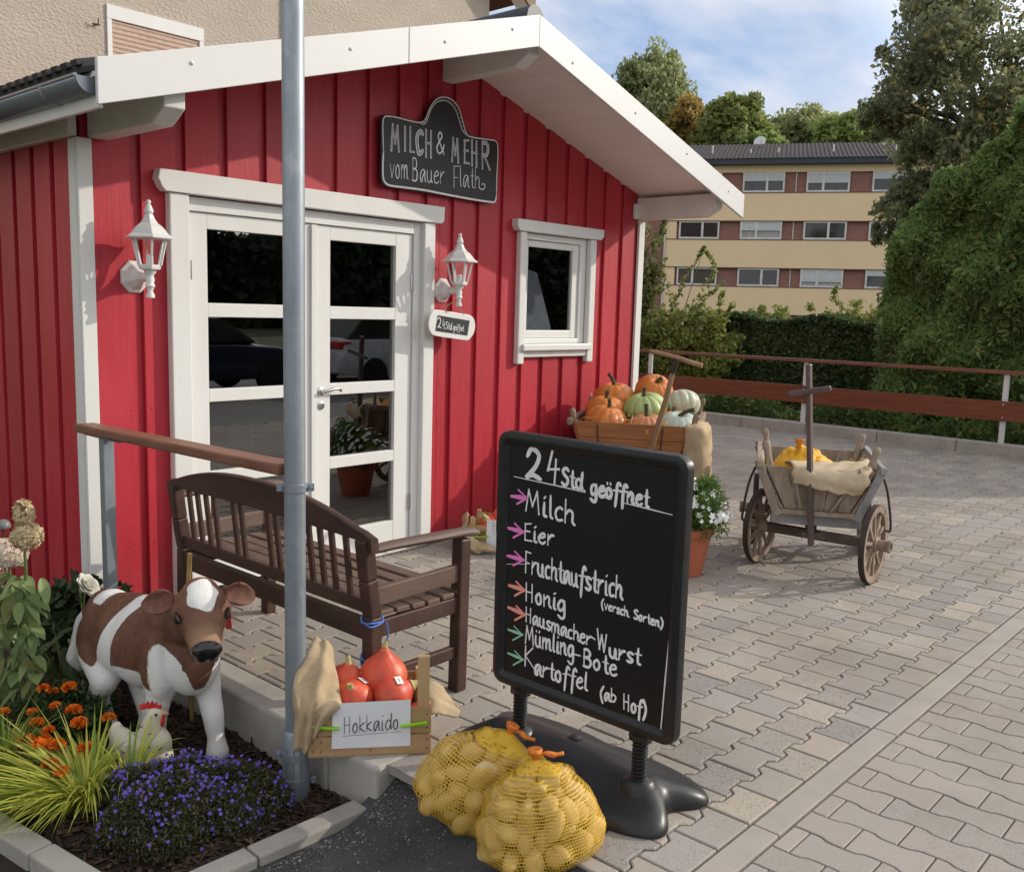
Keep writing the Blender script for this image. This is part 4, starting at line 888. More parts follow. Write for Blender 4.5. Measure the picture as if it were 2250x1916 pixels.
# ================================================================ ROOSTER
ro = E('rooster_figure', 'cream coloured rooster figure with red comb in front of the calf', 'rooster figure', (1.64, -1.40, -.17))
RS = .84
rp = lambda a, z: V(1.60, -1.40, -.03)+V(.73, -.68, 0)*a*RS+V(0, 0, z*RS)        # a: to the right across the view
mb = MB(); RR = np.stack([V(.73, -.68, 0), V(.68, .73, 0), V(0, 0, 1)], 1)
for a, z, r in ((-.02, -.06, (.105, .085, .10)), (.03, -.02, (.075, .07, .08)), (.04, -.08, (.07, .07, .08)), (-.11, -.03, (.06, .045, .09)), (-.135, .02, (.035, .03, .07))): mb.ell(rp(a, z), V(*r)*RS, 16, 12, RR)
chain(mb, [(rp(.01, .02), .05), (rp(.018, .075), .038), (rp(.028, .115), .029)]); mb.ell(rp(.034, .122), V(.033, .026, .029), 14, 10, RR)
CREAM = mat('cream_glaze', (.58, .54, .43), (.48, .44, .34), sc=10, rough=.45, c3=(.36, .31, .23), f3=(.62, .8), sc3=9, bump=.0015, bsc=60)
rb = remesh(mb, .007, 4, .5, ro, 'body', [CREAM])
RC = mat('rooster_red', (.55, .025, .02), (.42, .02, .018), sc=20, rough=.4)
pts = [(-.028, .142), (-.034, .166), (-.022, .160), (-.016, .176), (-.008, .165), (.002, .184), (.010, .168), (.022, .184), (.029, .167), (.04, .178), (.044, .162), (.058, .162), (.064, .148), (.04, .143), (.0, .150)]
D_ = V(.68, .73, 0)
MB().prism([rp(a, z)-D_*.008 for a, z in pts], D_*.016).build('comb', RC, ro, bevel=.003)
MB().ell(rp(.062, .088), V(.012, .012, .024), 10, 8, RR).ell(rp(.066, .112), V(.013, .01, .013), 10, 8, RR).build('wattle', RC, ro, smooth=180)
MB().lathe([(.011, 0), (.007, .012), (0, .026)], 8, rp(.066, .126), ax=(.73, -.68, -.2)).build('beak', mat('beak', (.45, .28, .1), rough=.4), ro, smooth=60)
MB().ell(rp(.046, .13)-D_*.025, V(.006, .004, .006), 10, 6, RR).build('eye', BLK, ro, smooth=180)
mb = MB(); qd = -D_
for a, z in ((-.01, .085), (.02, .06), (-.03, .045), (.06, -.005), (.01, .0), (-.05, .0), (.045, -.05), (-.02, -.04), (-.08, -.02), (.02, -.09), (-.06, -.07), (.075, -.06), (-.11, -.03)):
    c = rp(a, z)+qd*.16; hit = rb.ray_cast(Vector(c-LOC[ro.name]), Vector(-qd))
    if hit[0]: h = np.array(hit[1])+qd*.0015; mb.tube(cat([h+RR[:, 0]*k*.016+V(0, 0, -.010+.010*k*k) for k in (-1, -.4, .3, 1)], 3), .002, 5)
mb.v = [tuple(np.add(q, LOC[ro.name])) for q in mb.v]
builds(mb, 'feather_mark', mat('dark_glaze', (.06, .05, .04), rough=.5), ro, smooth=180)
# ================================================================ PUMPKINS
PUMP = {}
def pmat(nm, c1, c2, groove, c3=None):
    return mat('pumpkin_'+nm, c1, c2, sc=7, rough=.42, st=(1, 1, .5), spec=.4, c3=c3, sc3=5, f3=(.56, .72), bump=.0016, bsc=60, fine=.16, fsc=110)
PM = dict(hokkaido=pmat('hokkaido', (.60, .085, .035), (.46, .05, .03), 0, (.66, .20, .055)), orange=pmat('orange', (.60, .20, .035), (.50, .15, .03), 0, (.62, .25, .07)), light=pmat('light', (.56, .24, .12), (.47, .17, .07), 0, (.60, .32, .2)),
          green=pmat('green', (.40, .50, .20), (.30, .40, .14), 0, (.52, .55, .33)), grey=pmat('grey', (.46, .53, .44), (.39, .47, .40), 0, (.56, .56, .47)), pinkish=pmat('pinkish', (.55, .48, .40), (.34, .44, .29), 0, (.60, .42, .33)))
STK = {'dark': mat('dark_stalk', (.09, .085, .045), (.05, .045, .025), sc=30, st=(1, 1, .2), rough=.8, bump=.003, bsc=60), 'pale': mat('pale_stalk', (.45, .38, .17), (.32, .29, .12), sc=30, st=(1, 1, .2), rough=.8, bump=.003, bsc=60)}
def pumpkin(name, label, kind, loc, rx, rz, ribs=10, depth=.06, stalk='dark', tilt=(0, 0, 0), sl=.06, bend=(.02, .0), sr=.011, teardrop=0, group=None):
    t = E(name, label, 'pumpkin', loc, group, tilt); LOC[t.name] = V(0, 0, 0)
    def fn(d):
        g = math.atan2(d[1], d[0]); hz = math.hypot(d[0], d[1]); k = 1-depth*(1-abs(math.cos(g*ribs/2)))**1.6*hz
        top = 1-.22*math.exp(-(hz/.25)**2)*(d[2] > 0)-.15*math.exp(-(hz/.3)**2)*(d[2] < 0)
        if teardrop: top = 1+teardrop*max(0, d[2])**3*(.45*math.exp(-(hz/.5)**2)+.75*math.exp(-(hz/.24)**2))-.1*math.exp(-(hz/.3)**2)*(d[2] < 0)
        return V(k, k, top*(1-.3*depth*(1-abs(math.cos(g*ribs/2)))))
    o = MB().ell((0, 0, 0), V(rx, rx, rz), 96, 40, fn=fn).build('flesh', PM[kind], t, smooth=180)
    zt = rz*(.78 if not teardrop else 1+teardrop*.95); b = V(bend[0], bend[1], 0)
    MB().tube(cat([(0, 0, zt-.01), b*.15+V(0, 0, zt+sl*.35), b*.55+V(0, 0, zt+sl*.75), b+V(0, 0, zt+sl)], 4), [sr*2.0, sr*1.6, sr*1.3, sr*1.15]+[sr]*8+[sr*1.25], 7).build('stalk', STK[stalk], t, smooth=60)
    return t
def sticker(par, d, rx, rz, s=.030):
    d = unit(d); c = V(d[0]*rx, d[1]*rx, d[2]*rz)*1.035; a = unit(np.cross(d, (0, 0, 1))); b = np.cross(a, d)
    p = MB().prism([c-a*s*.6-b*s*.45, c+a*s*.6-b*s*.45, c+a*s*.6+b*s*.45, c-a*s*.6+b*s*.45], d*.0012).build('price_sticker', PAPER, par)
    mb = MB(); mb.ribbon([c+d*.002-a*s*.25-b*s*.1, c+d*.002+a*s*.0+b*s*.15, c+d*.002+a*s*.05-b*s*.2], d, .003); mb.ribbon([c+d*.002+a*s*.2-b*s*.2, c+d*.002+a*s*.2+b*s*.2], d, .003); mb.build('ink', INK, p)
# ---------------------------------------------------------------- burlap drapes
def drape(name, label, rows, thick=.004, wob=.006, sub=5, m=BURLAP, seed=1):
    R1 = [cat(r, sub) for r in rows]; n = len(R1[0]); R2 = [cat([r[k] for r in R1], sub) for k in range(n)]; r_ = random.Random(seed)
    a, b, c = r_.random()*6, r_.random()*6, r_.random()*6
    G = [[q+wob*V(math.sin(70*q[2]+a+31*q[0]), math.sin(55*q[0]+b+40*q[2]), math.sin(60*q[1]+c))+wob*.55*V(math.sin(150*q[0]-90*q[2]+c), math.sin(140*q[1]+80*q[2]+a), math.sin(120*q[0]+130*q[1]+b)) for q in r] for r in R2]
    K_ = len(G); G = [[q+V(-.55, -.65, .3)*(.0045*math.sin(2*math.pi*i/7.0+.35*j*math.sin(.11*i+a))) for j, q in enumerate(r)] for i, r in enumerate(G)]
    o = MB().grid(G).build(name, m, smooth=180, solid=thick)
    return tag(o, label, 'burlap')
# ---------------------------------------------------------------- crate of red pumpkins on the wall
CW = mat('crate_wood', (.44, .29, .15), (.36, .225, .11), sc=10, st=(.4, .4, 4), rough=.6, bump=.0008, bsc=60, fine=.1, fsc=120)
CW2 = mat('crate_wood_light', (.52, .36, .19), (.44, .29, .14), sc=12, st=(1, 1, .4), rough=.6)
NAIL = mat('rusty_staple', (.05, .028, .018), rough=.6)
A_, B_ = V(1.90, -1.99, 0), V(2.235, -2.272, 0); cx_ = unit(B_-A_); cy_ = V(-cx_[1], cx_[0], 0); cL = np.linalg.norm(B_-A_)
q3 = lambda a, b, z: A_+cx_*a+cy_*b+V(0, 0, z)
def crate(name, label, q, L_, D__, H, post, group=None):
    t = E(name, label, 'crate', tuple(q(L_/2, D__/2, 0)), group); zc = [.006, .078, .082, .182] if H > .17 else [.006, .06, .064, H]
    mb = MB(); b = lambda a0, a1, b0, b1, z0, z1: mb.prism([q(a0, b0, z0), q(a1, b0, z0), q(a1, b1, z0), q(a0, b1, z0)], (0, 0, z1-z0))
    for z0, z1 in ((zc[0], zc[1]), (zc[2], zc[3])): b(0, L_, 0, .006, z0, z1)
    mb.build('front_board', CW, t, bevel=.001); mb = MB()
    for z0, z1 in ((zc[0], zc[1]), (zc[2], zc[3])): b(0, L_, D__-.006, D__, z0, z1+.03)
    mb.build('rear_board', CW, t, bevel=.001)
    for a in (0, L_-.007):
        mb = MB()
        for z0, z1 in ((zc[0], zc[1]), (zc[2], zc[3])): b(a, a+.007, .007, D__-.007, z0, z1)
        mb.build('end_board', CW, t, bevel=.001)
    for a in (.008, L_-.034):
        for bb in (.008, D__-.034): mb = MB(); b(a-(.016 if a > .1 else 0), a+.026, bb, bb+.026, .004, (post if a > .1 else min(post, .27)) if bb < .1 else min(post, .235)); mb.build('corner_post', CW2, t, bevel=.002)
    mb = MB(); b(.002, L_-.002, .002, D__-.002, .001, .005); mb.build('bottom', CW, t)
    mb = MB()
    for a in (.015, L_-.018, L_*.5, L_*.1):
        for z in (.02, .055, .1, .15): mb.beam(q(a, -.001, z), q(a+.004, -.001, z+.009), .002, .002)
    builds(mb, 'staple', NAIL, t)
    return t
crate('wooden_crate', 'light wooden fruit crate of red pumpkins standing on the low wall', q3, cL, .27, .185, .365)
cq = lambda *a: tuple(q3(*a))
t1 = pumpkin('pumpkin', 'largest orange red onion shaped pumpkin at the back of the wall crate', 'hokkaido', cq(.265, .17, .235), .090, .080, 9, .007, 'pale', (.12, -.05, 0), .018, (.012, .004), .009, .5)
t2 = pumpkin('pumpkin', 'red pumpkin with price sticker at the back left of the wall crate', 'hokkaido', cq(.125, .175, .205), .078, .07, 9, .007, 'pale', (.1, -.15, 1), .022, (.01, .004), .009, .3)
sticker(t2, (-.15, -.75, .75), .078, .07)
t3 = pumpkin('pumpkin', 'red pumpkin lying with its pale stalk forward above the paper sheet', 'hokkaido', cq(.155, .085, .185), .075, .066, 9, .007, 'pale', (.62, -.1, -.75), .012, (.0, .004), .010, .2)
sticker(t3, (.55, .55, .62), .075, .066)
t4 = pumpkin('pumpkin', 'red pumpkin leaning right with greenish stalk beside the crate end', 'hokkaido', cq(.298, .098, .185), .078, .071, 9, .007, 'pale', (.15, 1.15, -.35), .03, (.01, .0), .012, .3)
sticker(t4, (-.75, -.35, .62), .078, .072)
t5 = pumpkin('pumpkin', 'small red pumpkin squeezed into the right corner of the wall crate', 'hokkaido', cq(.385, .07, .12), .045, .045, 9, .007, 'pale', (.3, .6, 0), .01, (.01, .0), .008, .3)
# paper sheet and its pegs
def paper(name, label, q, pts, text_ops):
    t = E(name, label, 'paper sign', tuple(q(*pts[0][:2], pts[0][2])))
    MB().prism([q(*p) for p in pts], unit(np.cross(q(*pts[1])-q(*pts[0]), q(*pts[2])-q(*pts[0])))*.0008).build('sheet', PAPER, t)
    mb = MB(); text_ops(mb); mb.build('lettering', INK, t); return t
pp = [(.083, -.0035, .035), (.364, -.0035, .037), (.362, -.004, .212), (.086, -.004, .205)]
def ops(mb):
    n = -cy_; lf_ = .0032
    write(mb, 'Hokkaido', q3(.125, -.004, .092), q3(.322, -.004, .105), V(0, 0, .062), n, .0034, lf_, 0, .0, .2); mb.ribbon([q3(.122, -.0072, .083), q3(.285, -.0072, .092)], n, .0024); mb.ribbon([q3(.292, -.0072, .0925), q3(.33, -.0072, .094)], n, .0024)
paper('paper_sign', 'white paper sheet with handwritten pumpkin name on the wall crate', q3, pp, ops)
PEG = mat('lime_plastic', (.30, .62, .02), (.26, .55, .02), sc=20, rough=.35)
for (a, z, s, lb) in ((.065, .118, -1, 'lime green plastic peg holding the left edge of the wall crate sheet'), (.372, .120, 1, 'lime green plastic peg holding the right edge of the wall crate sheet')):
    mb = MB()
    for k in (0, 1): mb.beam(q3(a-s*.045, -.010-k*.006, z-.005+k*.002), q3(a+s*.05, -.010-k*.012, z+.004+k*.012-.004), .008, .012, up=tuple(-cy_))
    mb.tube([q3(a+s*.0, -.006, z), q3(a+s*.0, -.022, z+.002)], .005, 8)
    tag(mb.build('clothes_peg', PEG, bevel=.002), lb, 'peg')
drape('burlap_cloth', 'tan burlap sack stuffed over the left side of the wall crate', [
      [q3(-.02, .20, .30), q3(-.035, .13, .27), q3(-.055, .06, .23), q3(-.05, .01, .19), q3(-.045, -.01, .13), q3(-.05, -.015, .09)],
      [q3(.01, .19, .385), q3(-.01, .11, .345), q3(-.05, .03, .27), q3(-.03, -.032, .22), q3(-.03, -.042, .13), q3(-.045, -.038, .05)],
      [q3(.035, .17, .375), q3(.03, .10, .34), q3(-.0, .015, .255), q3(-.005, -.024, .20), q3(-.008, -.03, .14), q3(-.02, -.028, .045)],
      [q3(.055, .16, .38), q3(.055, .08, .335), q3(.04, .0, .275), q3(.02, -.04, .215), q3(.005, -.045, .14), q3(-.005, -.04, .035)],
      [q3(.075, .15, .35), q3(.075, .07, .29), q3(.065, .005, .235), q3(.045, -.014, .19), q3(.022, -.014, .13), q3(.01, -.016, .06)],
      [q3(.085, .15, .29), q3(.10, .06, .25), q3(.10, .0, .22), q3(.075, -.028, .20), q3(.04, -.034, .15), q3(.025, -.026, .09)],
      [q3(.085, .14, .22), q3(.11, .06, .2), q3(.115, .01, .195), q3(.095, -.012, .18), q3(.06, -.014, .14), q3(.04, -.014, .11)]], .005, .0022, seed=3)
drape('burlap_cloth', 'tan burlap corner hanging out behind the right end of the wall crate', [[q3(.40, .12, .20), q3(.44, .13, .22), q3(.50, .12, .185), q3(.54, .08, .14)], [q3(.40, .06, .17), q3(.45, .06, .19), q3(.50, .07, .16), q3(.545, .06, .125)], [q3(.405, .02, .14), q3(.44, .02, .145), q3(.49, .03, .13), q3(.54, .04, .115)]], .005, .004, seed=8)
# ---------------------------------------------------------------- second crate by the hut wall
A2 = V(4.385, -.33, 0); ux = unit((.40, -.62, 0)); uy = V(-ux[1], ux[0], 0)
q4 = lambda a, b, z: A2+ux*a+uy*b+V(0, 0, z)
crate('wooden_crate', 'brown wooden crate with stamped word against the hut wall behind the bench', q4, .50, .28, .20, .235)
mb = MB(); write(mb, 'Wein', q4(.03, -.002, .115), q4(.118, -.002, .115), V(0, 0, .05), -uy, .006, .001, 0, 0, 0); t = bpy.data.objects['wooden_crate.001']; mb.build('stamped_word', NAIL, t)
pumpkin('pumpkin', 'red pumpkin with yellowish stalk lying low in the crate by the hut wall', 'hokkaido', tuple(q4(.12, .10, .17)), .07, .06, 9, .007, 'pale', (.2, -.75, 0), .05, (-.012, 0), .013, .35)
pumpkin('pumpkin', 'upright orange red pumpkin with long neck in the crate by the hut wall', 'hokkaido', tuple(q4(.20, .15, .20)), .075, .085, 9, .007, 'pale', (0, .02, 0), .06, (.0, 0), .014, .95)
pumpkin('pumpkin', 'round red pumpkin at the hidden end of the crate by the hut wall', 'hokkaido', tuple(q4(.42, .13, .16)), .07, .065, 9, .007, 'pale', (.2, .3, 0), .03, (.01, 0), .011, .35)
def ops2(mb): write(mb, 'Hokkaido', q4(.165, -.005, .15), q4(.40, -.005, .15), V(0, 0, .075), -uy, .004, .003, 0, 0, .2); mb.ribbon([q4(.17, -.008, .135), q4(.38, -.008, .135)], -uy, .003)
paper('paper_sign', 'white paper sheet half hidden by the pavement sign on the far crate', q4, [(.125, -.004, .02), (.43, -.004, .02), (.43, -.004, .225), (.125, -.004, .225)], ops2)
mb = MB(); mb.beam(q4(.05, -.012, .105), q4(.14, -.012, .112), .008, .012, up=tuple(-uy)); mb.beam(q4(.05, -.02, .108), q4(.13, -.016, .112), .008, .010, up=tuple(-uy)); tag(mb.build('clothes_peg', PEG, bevel=.002), 'lime green plastic peg on the sheet of the far crate', 'peg')
drape('burlap_cloth', 'tan burlap spilling over the front of the crate by the hut wall', [[q4(-.06, .20, .22), q4(-.02, .10, .22), q4(-.012, .02, .16), q4(.01, -.015, .11), q4(.06, -.012, .085)], [q4(-.08, .16, .13), q4(-.05, .04, .12), q4(-.02, -.03, .11), q4(.05, -.06, .06), q4(.12, -.03, .07)], [q4(-.07, .1, .06), q4(-.05, .0, .05), q4(.0, -.06, .06), q4(.08, -.085, .03), q4(.18, -.05, .05)], [q4(-.05, .05, .02), q4(-.03, -.02, .012), q4(.04, -.07, .012), q4(.11, -.075, .012), q4(.2, -.03, .02)]], .005, .008, seed=5)
# ================================================================ HANDCARTS
GREYW = mat('weathered_cart_wood', (.34, .275, .21), (.23, .18, .135), sc=9, st=(2.5, 2.5, .5), rough=.8, bump=.0025, bsc=50, fine=.2, fsc=110, c3=(.16, .12, .09), f3=(.56, .74), sc3=7)
GREYB = mat('blue_grey_cart_frame', (.30, .30, .30), (.21, .21, .205), sc=9, rough=.75, bump=.002, bsc=60, fine=.2, fsc=100)
WHEELW = mat('wheel_wood', (.29, .215, .155), (.18, .125, .09), sc=14, rough=.75, bump=.002, bsc=60, fine=.2, fsc=110)
DARKW = mat('dark_axle_wood', (.10, .07, .055), (.06, .042, .034), sc=14, rough=.75, bump=.002, bsc=60)
MAUVE = mat('painted_drawbar', (.12, .082, .075), (.085, .058, .055), sc=12, st=(1, 1, .3), rough=.45, bump=.0012, bsc=50)
IRON = mat('old_iron', (.045, .038, .034), (.07, .05, .04), sc=20, rough=.6, metal=.5)
OCHRE = mat('honey_cart_wood', (.36, .155, .055), (.27, .105, .036), sc=8, st=(.5, .5, 4), rough=.55, bump=.0015, bsc=50, fine=.14, fsc=90, c3=(.19, .075, .03), f3=(.58, .76), sc3=5)
EX, EY = unit((.887, .46, 0)), unit((-.46, .887, 0))
def wheel(par, c, ax, R, n=10, tw=.036, m=WHEELW, out=1):
    ax = unit(ax); c = V(*c); a = unit(np.cross(ax, V(0, 0, 1))); b = np.cross(ax, a)
    mb = MB()
    for k in range(n):
        g = 2*math.pi*k/n+.2; d = a*math.cos(g)+b*math.sin(g); mb.beam(c+d*.03, c+d*(R-.03), .024, .02, up=tuple(ax), w2=.02, h2=.016)
    wl = mb.build('wheel', m, par, bevel=.002)
    MB().lathe([(R-.045, -tw*.42), (R-.004, -tw*.5), (R-.004, tw*.5), (R-.045, tw*.42), (R-.045, -tw*.42)], 40, c, ax=ax).build('rim', m, wl, bevel=.003)
    MB().lathe([(R-.004, -tw*.5), (R, -tw*.48), (R, tw*.48), (R-.004, tw*.5), (R-.004, -tw*.5)], 40, c, ax=ax).build('tyre', IRON, wl, smooth=40)
    MB().lathe([(.0, -.06), (.03, -.06), (.046, -.03), (.048, .02), (.036, .03), (.034, .085), (.04, .088), (.04, .105), (.028, .106), (.026, .09), (0, .09)], 18, c, ax=ax*out).build('hub', m, wl, smooth=35)
def stake(par, p, q, m, w0=.05):
    p, q = V(*p), V(*q); d = unit(q-p); sd = unit(np.cross(d, EX)); rows = []; L_ = np.linalg.norm(q-p)
    for f, k in ((0, .8), (.3, .85), (.6, .9), (.74, 1.0), (.8, .85), (.86, .72), (.9, .9), (.95, 1.0), (.985, .8), (1, .35)):
        rows.append([p+d*L_*f+sd*w0*.5*k*math.cos(a)+np.cross(sd, d)*w0*.36*k*math.sin(a) for a in np.linspace(0, 2*math.pi, 11)[:-1]])
    mb = MB().grid(rows, closed=True); mb.add(rows[-1], [tuple(range(10))]); mb.build('stake', m, par, smooth=50)
# ---------------------------------------------------------------- old grey hay wagon
O1 = V(6.0, -1.985, 0); wq = lambda a, b, z: O1+EX*a+EY*b+V(0, 0, z)
wg = E('old_handcart', 'weathered grey wooden handcart with spoked wheels holding a yellow net', 'handcart', tuple(O1), 'old wooden handcarts')
fa = unit((-.085, 1, 0))                   # front axle, steered a little
fc = wq(-.375, -.01, .245)
wheel(wg, fc+fa*.37, fa, .245); wheel(wg, fc-fa*.36, fa, .245, out=-1)
MB().beam(fc-fa*.36, fc+fa*.37, .05, .06).build('axle', DARKW, wg, bevel=.006)
rc = wq(.33, 0, .25)
wheel(wg, rc+EY*.37, EY, .25); wheel(wg, rc-EY*.37, EY, .25, out=-1)
MB().beam(rc-EY*.37, rc+EY*.37, .05, .06).build('axle', DARKW, wg, bevel=.006)
mb = MB().beam(wq(-.37, .02, .30), wq(.33, .0, .30), .07, .05); mb.build('perch', DARKW, wg, bevel=.006)
builds(MB().beam(wq(-.40, -.275, .345), wq(-.40, .275, .345), .06, .065).beam(wq(.36, -.275, .345), wq(.36, .275, .345), .06, .065), 'bolster', GREYB, wg, bevel=.006)
builds(MB().beam(wq(-.42, -.2, .388), wq(.42, -.2, .388), .05, .03).beam(wq(-.42, .2, .388), wq(.42, .2, .388), .05, .03), 'floor_beam', GREYB, wg, bevel=.004)
mb = MB()
for k in range(5): mb.beam(wq(-.43, -.17+.085*k, .41), wq(.43, -.17+.085*k, .41), .08, .016)
mb.build('floor', GREYW, wg, bevel=.002)
hw0, hw1, zb0, zb1 = .205, .345, .415, .70
for s in (-1, 1):
    mb = MB()
    for f0, f1 in ((.0, .31), (.34, .64), (.67, .98)):
        h0, h1 = hw0+(hw1-hw0)*f0, hw0+(hw1-hw0)*f1; z0, z1 = zb0+(zb1-zb0)*f0, zb0+(zb1-zb0)*f1
        mb.prism([wq(-.47-.03*f0, s*h0, z0), wq(.46+.03*f0, s*h0, z0), wq(.46+.03*f1, s*h1, z1), wq(-.47-.03*f1, s*h1, z1)], EY*s*.016)
    mb.build('side_boards', GREYW, wg, bevel=.003)
    # ladder strip along the top
    mb = MB().beam(wq(-.52, s*(hw1+.02), zb1-.0), wq(.5, s*(hw1+.02), zb1), .03, .045)
    for a in (-.49, .2, .46): mb.beam(wq(a, s*(hw0+.03), zb0-.04), wq(a, s*(hw1+.03), zb1+.02), .05, .022, up=tuple(EX))
    mb.build('side_frame', GREYB if s < 0 else GREYW, wg, bevel=.004)
    stake(wg, wq(-.415, s*.235, .37), wq(-.43, s*.335, .835), GREYW); stake(wg, wq(.40, s*.235, .37), wq(.43, s*.335, .815), GREYW)
    MB().tube(cat([wq(.02-.42, s*.42, .31), wq(-.40, s*.45, .33), wq(-.36, s*.42, .55), wq(-.34, s*.37, .675), wq(-.34, s*.34, .68)], 5), .008, 7).build('iron_stay', IRON, wg, smooth=60)
for a, s2 in ((-.455, -1), (.44, 1)):
    mb = MB(); n_ = 5
    for k in range(n_):
        u0, u1 = -1+2*k/n_, -1+2*(k+1)/n_-.02
        mb.prism([wq(a, u0*hw0*.95, zb0), wq(a, u1*hw0*.95, zb0), wq(a+s2*.03, u1*hw1*.95, zb1-.015), wq(a+s2*.03, u0*hw1*.95, zb1-.015)], EX*.016)
    mb.build('end_panel', GREYW, wg, bevel=.002)
mb = MB().beam(wq(-.475, -.27, .40), wq(-.475, .27, .40), .022, .03)
mb.beam(wq(-.475, .1, .44), wq(-.49, .16, .69), .012, .05, up=tuple(EX)).beam(wq(-.475, -.08, .42), wq(-.5, -.24, .70), .014, .055, up=tuple(EX)).build('front_batten', GREYW, wg, bevel=.003)
dp, dq = PX(641*1/3.5275+1600, 1335/3.5275+820, 5.53), PX(626/3.5275+1600, (-70)/3.5275+820, 5.50)
MB().beam(dp, dq, .04, .03, up=(0, 1, 0)).build('drawbar', MAUVE, wg, bevel=.006)
MB().beam(PX(465/3.5275+1600, 165/3.5275+820, 5.475), PX(798/3.5275+1600, 118/3.5275+820, 5.475), .026, .036).build('crossbar', MAUVE, wg, bevel=.010)
cpt = dp+V(.02, 0, .06)
MB().beam(cpt+EY*.03, wq(-.36, .03, .25), .03, .04).beam(cpt-EY*.03, wq(-.36, -.04, .25), .03, .04).beam(cpt-EY*.07, cpt+EY*.07, .03, .035).build('tow_fork', DARKW, wg, bevel=.004)
YN = mat('yellow_net_bag', (.80, .44, .02), (.62, .32, .015), sc=30, rough=.6, bump=.006, bsc=80, fine=.4, fsc=260)
mb = MB(); mb.ell(wq(-.16, .09, .62), V(.22, .19, .12), 20, 14); mb.ell(wq(.0, .0, .56), V(.2, .16, .14), 20, 14)
for i in range(60): a = rnd.uniform(0, 6.28); r = .19*math.sqrt(rnd.random()); mb.ell(wq(-.16+r*math.cos(a), .09+r*math.sin(a)*.95, .765-r*r*4.2+rnd.uniform(-.012, .012)), V(.036, .03, .028), 10, 7)
t = E('net_sack', 'bright yellow net sack lying in the grey handcart', 'net sack', tuple(wq(-.15, .08, .45)))
remesh(mb, .009, 1, .5, t, 'net', [YN]); mb = MB(); mb.lathe([(.02, 0), (.012, .02), (.03, .05), (.038, .06), (.02, .055)], 10, wq(-.25, .12, .775), ax=(.1, .05, 1)); mb.build('tied_neck', mat('orange_band', (.8, .27, .02), rough=.6), t, smooth=180)
drape('burlap_cloth', 'pale burlap folded over the front panel of the grey handcart', [[wq(-.30, .20, .68), wq(-.40, .19, .715), wq(-.505, .17, .70), wq(-.525, .16, .64), wq(-.52, .15, .60)], [wq(-.30, .0, .70), wq(-.42, .02, .70), wq(-.515, .04, .675), wq(-.535, .04, .62), wq(-.53, .05, .575)], [wq(-.28, -.18, .71), wq(-.42, -.16, .70), wq(-.53, -.13, .66), wq(-.545, -.12, .6), wq(-.535, -.11, .545)], [wq(-.25, -.30, .73), wq(-.42, -.31, .71), wq(-.55, -.29, .675), wq(-.57, -.27, .60), wq(-.55, -.25, .55)]], .008, .006, m=mat('pale_burlap', (.56, .46, .32), (.46, .37, .25), sc=14, rough=.95, bump=.0025, bsc=320, fine=.25, fsc=420, spec=.1), seed=11)
def straw(name, label, pts, n, spread, ln=.09):
    mb = MB()
    for i in range(n):
        c = pts[i % len(pts)]+V(rnd.gauss(0, spread), rnd.gauss(0, spread), abs(rnd.gauss(0, spread*.4))); d = unit((rnd.gauss(0, 1), rnd.gauss(0, 1), rnd.gauss(0, .6)))*ln*rnd.uniform(.4, 1); mb.tube([c-d/2, c+V(0, 0, .006), c+d/2], .0018, 4)
    tag(mb.build(name, STRAW), label, 'straw', kind='stuff')
straw('straw', 'dry straw sticking out along the right side of the grey handcart', [wq(-.42+.03*k, -.33+.01*(k % 3), .685) for k in range(12)]+[wq(.1, -.26, .66), wq(-.46, .33, .69)], 110, .022, .10)
# ---------------------------------------------------------------- honey coloured cart of pumpkins
O2 = V(5.98, -.565, 0); kq = lambda a, b, z: O2+EX*a+EY*b+V(0, 0, z)
pc = E('pumpkin_cart', 'honey brown wooden handcart piled with pumpkins beside the hut wall', 'handcart', tuple(O2), 'old wooden handcarts')
for a in (-.26, .30):
    c = kq(a, 0, .25); wheel(pc, c+EY*.36, EY, .25); wheel(pc, c-EY*.36, EY, .25, out=-1); MB().beam(c-EY*.36, c+EY*.36, .05, .06).build('axle', DARKW, pc, bevel=.006)
MB().beam(kq(-.30, 0, .31), kq(.34, 0, .31), .07, .06).beam(kq(-.3, -.27, .35), kq(-.3, .27, .35), .05, .06).beam(kq(.34, -.27, .35), kq(.34, .27, .35), .05, .06).build('undercarriage', DARKW, pc, bevel=.006)
H0, H1, Z0, Z1 = .30, .42, .40, .815
mb = MB()
for f0, f1 in ((0, .30), (.305, .72), (.725, 1.0)):
    L_ = lambda f: H0+(H1-H0)*f; z0, z1 = Z0+(Z1-Z0)*f0, Z0+(Z1-Z0)*f1
    mb.prism([kq(-.36-.03*f0, -L_(f0), z0), kq(-.36-.03*f1, -L_(f1), z1), kq(-.36-.03*f1, L_(f1), z1), kq(-.36-.03*f0, L_(f0), z0)], -EX*.02)
mb.build('front_panel', OCHRE, pc, bevel=.004)
